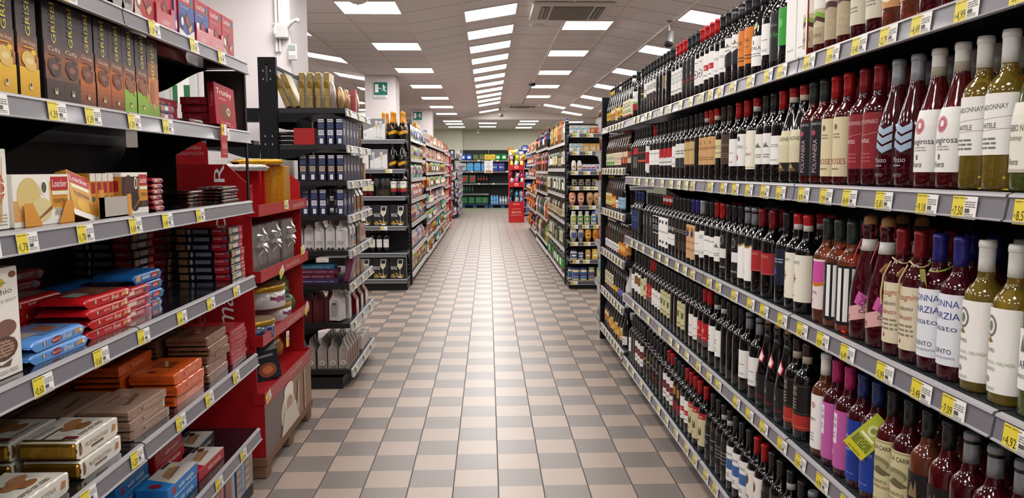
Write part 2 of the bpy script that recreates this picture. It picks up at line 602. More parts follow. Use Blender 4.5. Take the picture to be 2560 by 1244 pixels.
# first aid board behind the sweets shelving, seen through its open end
b = MB()
b.box(-.125, -.01, 0, .125, .01, .6, mat('#cfd1cc', .4), .004)
paint(b, [('r', .27, .2, .79, .84, '#2c6b3c'), ('r', .42, .2, .61, .84, '#dfe1dc'), ('r', .27, .43, .79, .6, '#dfe1dc'), ('r', .2, .02, .21, .98, '#777')], .25, .6, front(-.01, eps=.001))
put(b, 'notice_board', (-2.33, 6.125, 1.79), label='white board with a green cross behind the sweets shelving', cat='sign')

# conduit, wall light and thermostat on the corner of the near pillar
b = MB()
CW = mat('#d6d3d2', .5)
b.tube([(0, 0, 0), (0, 0, .35), (0, 0, .75)], .012, CW); b.tube([(.026, 0, 0), (.026, 0, .75)], .009, CW)
b.box(-.02, -.006, .2, .045, .01, .215, CW)
put(b, 'cable_conduit', (-1.60, 6.135, 2.3), label='white cable conduit running up the near pillar', cat='conduit')
pr = Proto()
hb = MB(); hb.box(-.05, -.06, 0, .05, 0, .1, mat('#c9c8c5', .5), .008); hb.box(-.05, -.063, .03, -.03, -.058, .09, CW)
pr.add('housing', hb)
ab = MB(); ab.tube([(.045, -.04, .08), (.09, -.06, .12), (.13, -.07, .135)], .014, mat('#dddbd8', .5)); ab.tube([(.12, -.07, .135), (.145, -.07, .12)], .016, CW)
pr.add('arm', ab)
put(pr, 'security_light', (-1.555, 6.15, 2.395), label='white wall box with tilted arm on the near pillar', cat='sensor')
pr = Proto()
hb = MB(); hb.box(-.032, -.03, 0, .032, 0, .12, mat('#d4d3ce', .5), .005)
for i in range(4): hb.box(-.025, -.031, .01 + i * .008, .025, -.0295, .013 + i * .008, '#aaa')
pr.add('housing', hb)
sc = MB(); sc.box(-.024, -.033, .073, .024, -.029, .112, '#98a3a3')
pr.add('screen', sc)
put(pr, 'thermostat', (-1.478, 6.14, 2.235), label='white thermostat with grey screen on the near pillar edge', cat='thermostat')

# ---------------------------------------------------------------- ceiling fittings
def air_unit(loc, label):
    pr = Proto()
    b = MB()
    W_ = mat('#cfc6bf', .5)
    b.box(-.45, -.45, -.035, .45, .45, 0, W_, .012)
    for sx in (-1, 1):
        b.box(sx * .30 - .05, -.34, -.04, sx * .30 + .05, .34, -.034, '#4b443f')
        for i in range(2):
            b.box(sx * .30 - .028 + i * .036, -.33, -.048, sx * .30 - .012 + i * .036, .33, -.036, '#8b817a')
    pr.add('housing', b)
    g = MB()
    g.box(-.22, -.36, -.043, .22, .36, -.03, mat('#7d726a', .8))
    for i in range(22):
        g.box(-.215, -.35 + i * .033, -.047, .215, -.338 + i * .033, -.042, '#8d837b')
    pr.add('grille', g)
    put(pr, 'air_conditioner', loc, label=label, cat='air conditioner', group='ceiling air conditioning cassettes')
air_unit((.94, 9.2 - .15, 3.196), 'wide ceiling air conditioning cassette above the near aisle')
air_unit((.97, 22.2, 3.196), 'ceiling air conditioning cassette near the far end of the vault')

def smoke(loc, label, r=.055, drop=.045, tip=False):
    b = MB()
    p = [(0.0, -drop), (r * .5, -drop), (r * .85, -drop * .7), (r, -.008), (r * 1.05, 0)]
    b.lathe(p, mat('#cdc6c0', .5), 20)
    if tip: b.tube([(0, 0, -drop), (0, 0, -drop - .02)], .006, '#999')
    put(b, 'smoke_detector', loc, label=label, cat='smoke detector')
smoke((-1.19, 7.45, 2.99), 'round ceiling sensor against the first lit panel', .1, .06, True)
smoke((.62, 10.0, 3.2), 'flat round vent disc beside the close-set lights', .09, .015)

def camera_unit(loc, rz, label, kind):
    pr = Proto()
    b = MB()
    MT = mat('#8c8a88', .3, metal=.6)
    DK = mat('#1c1c1e', .4)
    if kind == 'spot':
        b.lathe([(.03, -.012), (.03, 0)], MT, 14); b.tube([(0, 0, -.01), (0, 0, -.12)], .009, MT)
        pr.add('bracket', b)
        h = MB(); h.tube([(.02, .03, -.12), (-.0, -.0, -.19), (-.02, -.05, -.27)], [.045, .052, .055], MT, 16)
        h.tube([(-.02, -.05, -.268), (-.024, -.058, -.285)], [.05, .04], DK, 16)
        pr.add('camera_head', h)
    elif kind == 'dome':
        b.box(-.05, -.05, -.06, .05, .05, 0, DK, .01); pr.add('bracket', b)
        h = MB(); h.box(-.09, -.03, -.045, -.04, .03, -.015, DK, .006); pr.add('camera_head', h)
    else:
        b.tube([(0, 0, 0), (0, 0, -.16)], .012, MT); b.lathe([(.04, -.01), (.04, 0)], MT, 12); pr.add('bracket', b)
        h = MB(); h.box(-.035, -.12, -.26, .035, .06, -.17, mat('#a09a95', .5), .01); h.lathe([(.03, -.03), (.03, 0)], DK, 12, 0, -.12, 1, 1, True, -.22); pr.add('camera_head', h)
    put(pr, 'security_camera', loc, rz, label=label, cat='security camera')
camera_unit((2.1, 9.2, zc(2.1)), 0, 'silver cylindrical camera hanging above the wine bottles', 'spot')
camera_unit((.94, 16.5, 3.19), 0, 'small black camera on the long ceiling rail', 'dome')
camera_unit((.37, 22.9, 3.19), .4, 'grey box camera hanging at the vault end', 'box')
camera_unit((-.35, 28.8, 2.94), 0, 'small black camera before the back wall', 'box')
# cable run dropping from the black camera along the ceiling rail
b = MB(); b.box(.925, 16.6, 3.18, .955, 21.5, 3.19, '#8c827b'); put(b, 'cable_duct', (0, 0, 0), label='thin grey cable duct on the ceiling behind the black camera', cat='cable duct')
WINE={
'A':(1.738,'1.485 kx W B p|1.566 sal W B o|1.647 ros W U p|1.732 kx R U p|1.813 sal W B o|1.898 sal W B o|1.979 ros K U p|2.064 ros K U p|2.145 can K B r|2.222 can K B r|2.299 cg K B r|2.376 cg K B r|2.582 gn K B k|2.659 gs K B k|2.741 wn K B k|2.84 di K U k|2.921 or K B k|2.998 or K B k|3.075 ca T B k|3.165 ca T B k|3.242 w K B k|3.319 w K B k|3.396 wr R B k|3.473 wr R B k|3.55 ci R B k|3.627 ci R B k|3.704 re K B k|3.781 re K B k|3.858 re K B k|3.935 nz R B k|4.012 nz R B k|4.089 nz R B k|4.219 k K B k|4.302 kt K B k|4.39 k K B k|4.47 k K B k|4.554 wbn K B k|4.641 wbn K B k|4.72 wbn K B k|4.802 gb K B k|4.898 kg K B k|5.012 k K B k|5.172 wg K B k'),
'B':(1.36,'1.397 no W U g|1.478 ch W B y|1.555 ch W B y|1.636 ru Q U r|1.721 ru Q U r|1.806 wv G U p|1.891 wv G U p|1.972 na D B p|2.049 na D B p|2.141 ir R B r|2.218 ir R B r|2.295 pv V B r|2.372 pv V B r|2.453 ba X U k|2.538 ba X U k|2.619 w R B k|2.696 wc K B k|2.773 wc K B k|2.875 cb X B k|2.978 wd R B k|3.078 wn R B k|3.186 bn O B k|3.267 cm O B k|3.371 og X B k|3.448 og R B k|3.525 og X B k|3.606 k K B k|3.689 tn K B k|3.784 tn K B k|3.884 w2 K B k|3.964 w2 K B k|4.041 wn K B k|4.135 rb K B k|4.235 rb K B k|4.341 rb K B k|4.431 wh K B k|4.525 wh K B k|4.613 wh R B k|4.726 vr K B k|4.809 og1 K B k|4.886 og1 K B k|4.963 og1 K B k|5.04 rv K B k|5.117 rv K B k|5.201 dp K B k'),
'C':(0.96,'1.338 ea W B g|1.424 pu W B y|1.513 pu W B y|1.597 dm N B p|1.674 dm N B p|1.751 za D B p|1.828 za D B p|1.912 pc C H p|2.003 pc C H p|2.087 s2 V B o|2.164 s2 V B o|2.241 pk V B o|2.382 an Z2 B k|2.459 an Z2 B k|2.549 nb K B k|2.678 rl D B k|2.782 rl D B k|2.859 gc S B k|2.936 gc S B k|3.013 em K B k|3.09 k K B k|3.167 em K B k|3.251 wc R B k|3.332 wh R B k|3.409 wh K B k|3.486 it K B k|3.563 wn G B k|3.64 tb N B k|3.717 tb N B k|3.794 db K B k|3.871 db K B k|3.948 db K B k|4.025 du K B k|4.102 du K B k|4.179 wf Z B k|4.256 wf Z B k|4.333 wf Z B k|4.41 el K B k|4.487 el K B k|4.571 pg K B k|4.673 pg K B k|4.767 pg K B k|4.942 k B B k|5.047 bl B B k|5.158 bl B B k'),
'D':(0.565,'1.371 kx S B p|1.45 kx S B p|1.527 kx S B p|1.604 pkb K B r|1.681 pkb K B o|1.758 vc K B p|1.835 vc K B r|1.912 sa B B p|1.989 sa B B p|2.066 te M B p|2.143 te M B p|2.22 wo W2 B o|2.354 ct P B k|2.431 ct P B k|2.515 lam C H k|2.606 lam C H k|2.697 lam C H k|2.781 wn S2 B k|2.892 wn S2 B k|2.977 k K B k|3.054 k K B k|3.131 k K B k|3.208 do H B k|3.306 do H B k|3.41 rd R B k|3.488 rd R B k|3.565 wn K B k|3.642 wn K B k|3.719 k K B k|3.796 cf K B k|3.873 cf K B k|3.95 k K B k|4.027 k K B k|4.104 cf K B k|4.181 cf K B k|4.258 cf K B k|4.335 w K B k|4.412 w K B k|4.489 w K B k|4.566 rd R B k|4.643 rd R B k|4.72 cf K B k|4.824 cr K B k|4.913 wbr K B k|5.019 wbr K B k|5.129 w K B k'),
'E':(0.125,'2.019 k K B k|2.106 k K B k|2.198 kx S B k|2.276 kx S B k|2.356 k K B k|2.446 k H B k|2.534 kl K B k|2.611 kl K B k|2.688 su R B k|2.765 su R B k|2.85 wbl K B k|2.935 wbl K B k|3.012 wbl K B k|3.089 kr2 H B k|3.166 kr2 H B k|3.243 kl K B k|3.324 kl K B k|3.439 crt R B k|3.54 crt R B k|3.617 crt R B k|3.694 wr R B k|3.771 wr R B k|3.848 dr K B k|3.925 dr K B k|4.002 wdr K B k|4.079 wdr R B k|4.158 wdr R B k|4.246 k K B k|4.347 kr K B k|4.431 kr K B k|4.519 kr K B k|4.61 kg K B k|4.705 kg K B k|4.816 wdr K B k|4.893 wdr K B k|4.973 wdr K B k|5.05 k K B k|5.127 k K B k|5.204 w K B k'),
}
RTAGS={
'A':(1.71,'2.309 4,99|2.154 3,99|2.004 3,48|1.861 2,79|1.724 4,49|1.562 4,99|1.397 3,95|5.026 4,10|4.889 2,99|4.662 5,60|4.532 3,49|4.244 2,99|4.053 4,20|3.829 3,39|3.636 4,29|3.455 4,25|3.315 5,50|3.175 2,60|3.015 8,90|2.813 4,99|2.64 2,79|2.518 15,90'),
'B':(1.33,'2.315 8,90|2.163 7,99|2.023 8,49|1.848 5,81|1.667 9,18|1.536 7,50|1.352 8,50|4.985 3,99|4.835 4,20|4.609 4,10|4.437 5,30|4.195 2,80|3.988 5,05|3.832 7,90|3.688 12,30|3.569 13,90|3.284 12,69|3.099 10,90|2.954 11,81|2.799 3,30|2.639 4,99|2.496 18,50'),
'C':(0.93,'2.292 7,43|2.15 8,99|1.999 6,49|1.807 5,99|1.652 3,48|1.535 7,09|1.344 4,92|5.056 3,10|4.887 3,40|4.678 4,60|4.418 3,99|4.236 3,29|4.058 4,55|3.834 8,80|3.68 3,60|3.537 12,90|3.27 6,20|3.139 7,48|2.93 10,42|2.747 3,68|2.613 4,49|2.448 4,99'),
'D':(0.535,'2.271 3,99|2.118 4,99|1.966 3,79|4.984 1,99|4.778 2,49|4.503 3,10|4.195 3,30|3.944 2,99|3.795 3,49|3.61 2,39|3.407 5,49|3.238 3,29|3.107 5,99|2.873 3,99|2.727 1,69|2.583 2,69|2.417 5,10'),
'E':(0.1,'5.148 1,59|4.953 2,10|4.681 1,89|4.436 2,29|4.193 1,79|3.994 1,99|3.787 2,59|3.583 1,49|3.435 2,19|3.253 1,99|3.112 2,29'),
}
LTAGS={
'L1':(1.825,'1.902 1,39|2.389 1,39|2.709 1,39|2.985 1,39'),
'L2':(1.54,'1.6 1,45|1.827 1,39|1.993 1,39|2.225 1,39|2.457 1,49|3.0 1,80'),
'L3':(1.25,'1.544 1,40|1.678 1,78|1.923 1,78|2.2 1,69|2.422 1,49|2.701 1,49'),
'L4':(0.93,'1.497 0,60|1.703 0,60|1.967 0,60|2.216 1,49|2.501 1,49|2.769 1,49|3.056 2,20'),
'L5':(0.6,'1.866 1,29|2.137 1,20|2.454 1,23|2.715 1,20|3.012 1,20'),
'L6':(0.26,'2.778 0,75|3.067 0,75'),
}

# ================================================================ SHELVING
RAIL = mat('#757279', .35, coat=.2)
RAILL = mat('#a3a3a6', .35, coat=.2)
LIP = mat('#a7a5a7', .35)
TRAY = mat('#2b3134', .25, spec=.6)
TRAYB = mat('#14151a', .12, coat=.4)
BKP = mat('#0d0d10', .5)
POST = mat('#0f1013', .55, spec=.2)
HOLE = mat('#9a9a98', .6)

def rail_mb(W, y, z, h, c, tilt=.006):
    b = MB()
    m = RAIL if c == 'r' else RAILL if c == 'l' else mat(c, .35, coat=.2)
    rows = [(y - .004, z), (y - .014, z - .003), (y - .016, z - .008), (y - .012, z - .010), (y - .012 - tilt, z - h + .004), (y - .017 - tilt, z - h + .0025), (y - .017 - tilt, z - h), (y - .008, z - h)]
    ms = [LIP, LIP, LIP, m, LIP, LIP, LIP]
    for i in range(len(rows) - 1):
        (ya, za), (yb, zb) = rows[i], rows[i + 1]
        b.face([(-W / 2, ya, za), (-W / 2, yb, zb), (W / 2, yb, zb), (W / 2, ya, za)], ms[i])
    for sx in (-1, 1):
        b.face([(sx * W / 2, a, c_) for a, c_ in rows], m)
    return b

def bracket_mb(x, D, z, dr, df, m):
    """steel shelf arm, deep at the post and thin at the lip"""
    b = MB()
    N = 10
    top = [(D - (D - .02) * i / N, z) for i in range(N + 1)]
    bot = []
    for i in range(N + 1):
        t = i / N
        s_ = .5 + .5 * math.cos(PI * min(1, max(0, (t - .12) / .62)))
        bot.append((D - (D - .02) * t, z - (df + (dr - df) * s_)))
    for xx in (x - .0015, x + .0015):
        b.grid([[(xx, a, c) for a, c in top], [(xx, a, c) for a, c in bot]], m, False)
    b.grid([[(x - .0015, a, c) for a, c in bot], [(x + .0015, a, c) for a, c in bot]], m, False)
    return b

def post_mb(x, y0, y1, H, w=.03, holes='f'):
    b = MB()
    b.box(x - w / 2, y0, 0, x + w / 2, y1, H, POST)
    n = int(H / .05)
    for i in range(n):
        z = .05 + i * .05
        if 'f' in holes:
            for dx in (-.008, .008):
                b.box(x + dx - .002, y0 - .0008, z, x + dx + .002, y0, z + .018, HOLE)
        for sd, sx in (('l', -1), ('r', 1)):
            if sd in holes:
                for dy in (.25, .75):
                    yy_ = y0 + (y1 - y0) * dy
                    b.box(x + sx * w / 2, yy_ - .003, z, x + sx * (w / 2 + .0008), yy_ + .003, z + .012, HOLE)
    return b

def gondola(loc, rz, W, D, tops, H, label, rail='r', rh=.052, tray=TRAY, thin=.03, group=None, posts='lr', holes='f', brk='lr', base=True, perf=False, dr=.15, skip_back=False, plinth=None, deep=None):
    pr = Proto()
    if not skip_back:
        b = MB(); b.box(-W / 2 + .002, D, .05, W / 2 - .002, D + .02, H, BKP)
        for i in range(int(H / .4)):
            b.box(-W / 2 + .002, D - .003, .3 + i * .4, W / 2 - .002, D, .303 + i * .4, '#000')
        pr.add('back_panel', b)
    if base:
        b = MB(); b.box(-W / 2 + .004, .05, 0, W / 2 - .004, D, min(tops) - .05, plinth or BKP); pr.add('plinth', b)
    for s_, c in ((-1, 'l'), (1, 'r')):
        if c in posts:
            pr.add('upright_post', post_mb(s_ * (W / 2 - .017), D - .055, D, H, .03, holes))
    for i, z in enumerate(tops):
        b = MB()
        b.box(-W / 2 + .004, -.004, z - thin, W / 2 - .004, D - .056, z, tray)
        if perf:
            for a in range(int(W / .03)):
                for q in range(4):
                    xx = -W / 2 + .02 + a * .03; y_ = .012 + q * .028
                    b.face([(xx - .006, y_, z + .0006), (xx + .006, y_, z + .0006), (xx + .006, y_ + .007, z + .0006), (xx - .006, y_ + .007, z + .0006)], '#0b0d0e')
        sh = pr.add('shelf', b)
        pr.add('price_rail', rail_mb(W - .008, 0, z, rh, rail), sh)
        if z > .2:
            for s_, c in ((-1, 'l'), (1, 'r')):
                if c in brk:
                    pr.add('bracket', bracket_mb(s_ * (W / 2 - .006), D - .05, z - .001, dr, .03, POST), sh)
    put(pr, 'shelving_unit', loc, rz, label=label, cat='shelving unit', group=group)

R90 = -PI / 2        # faces the aisle from the right
L90 = PI / 2         # faces the aisle from the left

# ---------------------------------------------------------------- price tags
TAGY = P('#e8d43a'); TAGW = P('#dcd9d4')
_tag = {}
def tag_mesh(price, detail=True, w_=.078, h_=.044, red=False):
    k = (price, detail, w_)
    if k in _tag: return _tag[k]
    b = MB()
    f = front(0, 0)
    b.box(-w_ / 2, 0, 0, w_ / 2, .0008, h_, TAGW)
    art = [('r', 0, 0, .5, 1, '#e3d040' if detail else '#d6cb70')]
    if detail:
        art += [('l', .03, .84, .6, .96, 1, '#8a7a20'), ('t', price, .29, .36, .40, '#332b14', .36), ('t', '€', .06, .34, .14, '#6d6020'),
                ('l', .54, .5, .95, .8, 3, '#77756f'), ('r', .56, .28, .74, .46, '#55534f'), ('l', .54, .1, .9, .26, 2, '#8b8984')]
    elif price:
        art += [('t', price, .27, .4, .38, '#4a4020', .36), ('r', .56, .3, .8, .5, '#8a8883')]
    else:
        art += [('r', .08, .3, .42, .6, '#8b7d2c'), ('r', .56, .3, .8, .55, '#9a9893')]
    paint(b, art, w_, h_, f, eps_safe(9))
    _tag[k] = Proto(b.mesh('price_tag'))
    return _tag[k]
def eps_safe(x): return x

def tag(face, along, z, price, place, det=True, X=None):
    # z: bottom of the tag; leans with the rail
    w_ = .078
    if face == 'R':
        loc = (X - .0215, along, z); rz = R90
    elif face == 'L':
        loc = (X + .0215, along, z); rz = L90
    else:
        loc = (along, X - .0215, z); rz = 0
    rn = random.uniform(-.03, .03)
    look = ('yellow and white tag reading ' + price) if price else 'small yellow and white price tag'
    put(tag_mesh(price, det), 'price_tag', loc, rot=(-.09, rn * .6, rz), look=look, place=place, cat='price tag', group='price tags ' + place)

# ================================================================ PRODUCT BUILDERS
GLS = {
    'k': mat('#07080a', .05, spec=.6, coat=.5),
    'r': mat('#b42a30', .02, trans=.88, ior=1.36, coat=.6),
    'p': mat('#8c1a34', .02, trans=.85, ior=1.36, coat=.6),
    'o': mat('#ec8058', .02, trans=.88, ior=1.36, coat=.6),
    'y': mat('#f2cc50', .02, trans=.87, ior=1.36, coat=.6),
    'g': mat('#a9b85a', .02, trans=.85, ior=1.36, coat=.6),
    'b': mat('#3a1c08', .05, trans=.2, spec=.6, coat=.5),
    'n': mat('#1c3a14', .05, trans=.3, coat=.5),
}
CAPC = {'K': '#1a1b1e', 'R': '#b5161c', 'D': '#8c1a24', 'W': '#f0f0ec', 'B': '#1b2f66', 'N': '#26257c', 'G': '#aab0b8', 'S': '#8e9299', 'M': '#b51f6a',
        'Y': '#e0be1e', 'O': '#30271f', 'X': '#b01c20', 'Z': '#dcdad6', 'H': '#17181a', 'T': '#1c1d20', 'C': '#b98d5e', 'V': '#2c3633', 'P': '#33202a', 'Q': '#f0efea'}
CAPN = {'K': 'black', 'R': 'red', 'D': 'dark red', 'W': 'white', 'B': 'blue', 'N': 'violet blue', 'G': 'grey', 'S': 'silver', 'M': 'magenta', 'Y': 'yellow', 'O': 'gold-banded',
        'X': 'red and white', 'Z': 'white', 'H': 'white-banded', 'T': 'silver-topped', 'C': 'cork', 'V': 'dark green', 'P': 'purple', 'Q': 'banded white'}
GLN = {'k': 'dark', 'r': 'red', 'p': 'dark rosé', 'o': 'salmon rosé', 'y': 'golden white', 'g': 'green', 'b': 'brown', 'n': 'green'}
SHP = {
    'B': (.0372, [(0, .006), (.022, .003), (.034, .0), (.0372, .006), (.0374, .05), (.0374, .180), (.0370, .188), (.0352, .197), (.0310, .2055), (.0250, .213), (.0195, .220), (.0162, .228), (.0149, .238), (.0144, .250), (.014, .285), (.0152, .288), (.0152, .298), (.0135, .30), (0, .30)], .240, .302),
    'U': (.0408, [(0, .006), (.025, .003), (.037, .0), (.0408, .006), (.041, .05), (.041, .118), (.0395, .138), (.0355, .162), (.029, .188), (.022, .212), (.0168, .235), (.0145, .256), (.014, .288), (.0155, .290), (.0155, .299), (.0135, .301), (0, .301)], .243, .303),
    'C': (.0435, [(0, .006), (.027, .003), (.040, .0), (.0435, .006), (.0438, .05), (.0438, .108), (.042, .132), (.037, .16), (.030, .19), (.023, .22), (.0185, .245), (.0165, .27), (.016, .286), (.0185, .288), (.0185, .298), (.016, .302), (0, .302)], .25, .305),
    'E': (.031, [(0, .004), (.02, .002), (.029, 0), (.031, .005), (.031, .14), (.0295, .155), (.024, .175), (.017, .195), (.0135, .21), (.0125, .232), (.0135, .234), (.0135, .24), (0, .24)], .232, .243),
    'F': (.036, [(0, .004), (.02, .002), (.034, 0), (.036, .005), (.036, .125), (.034, .145), (.028, .17), (.02, .195), (.0155, .215), (.0145, .245), (.016, .247), (.016, .255), (0, .255)], .247, .258),
}
SHP['H'] = SHP['C']
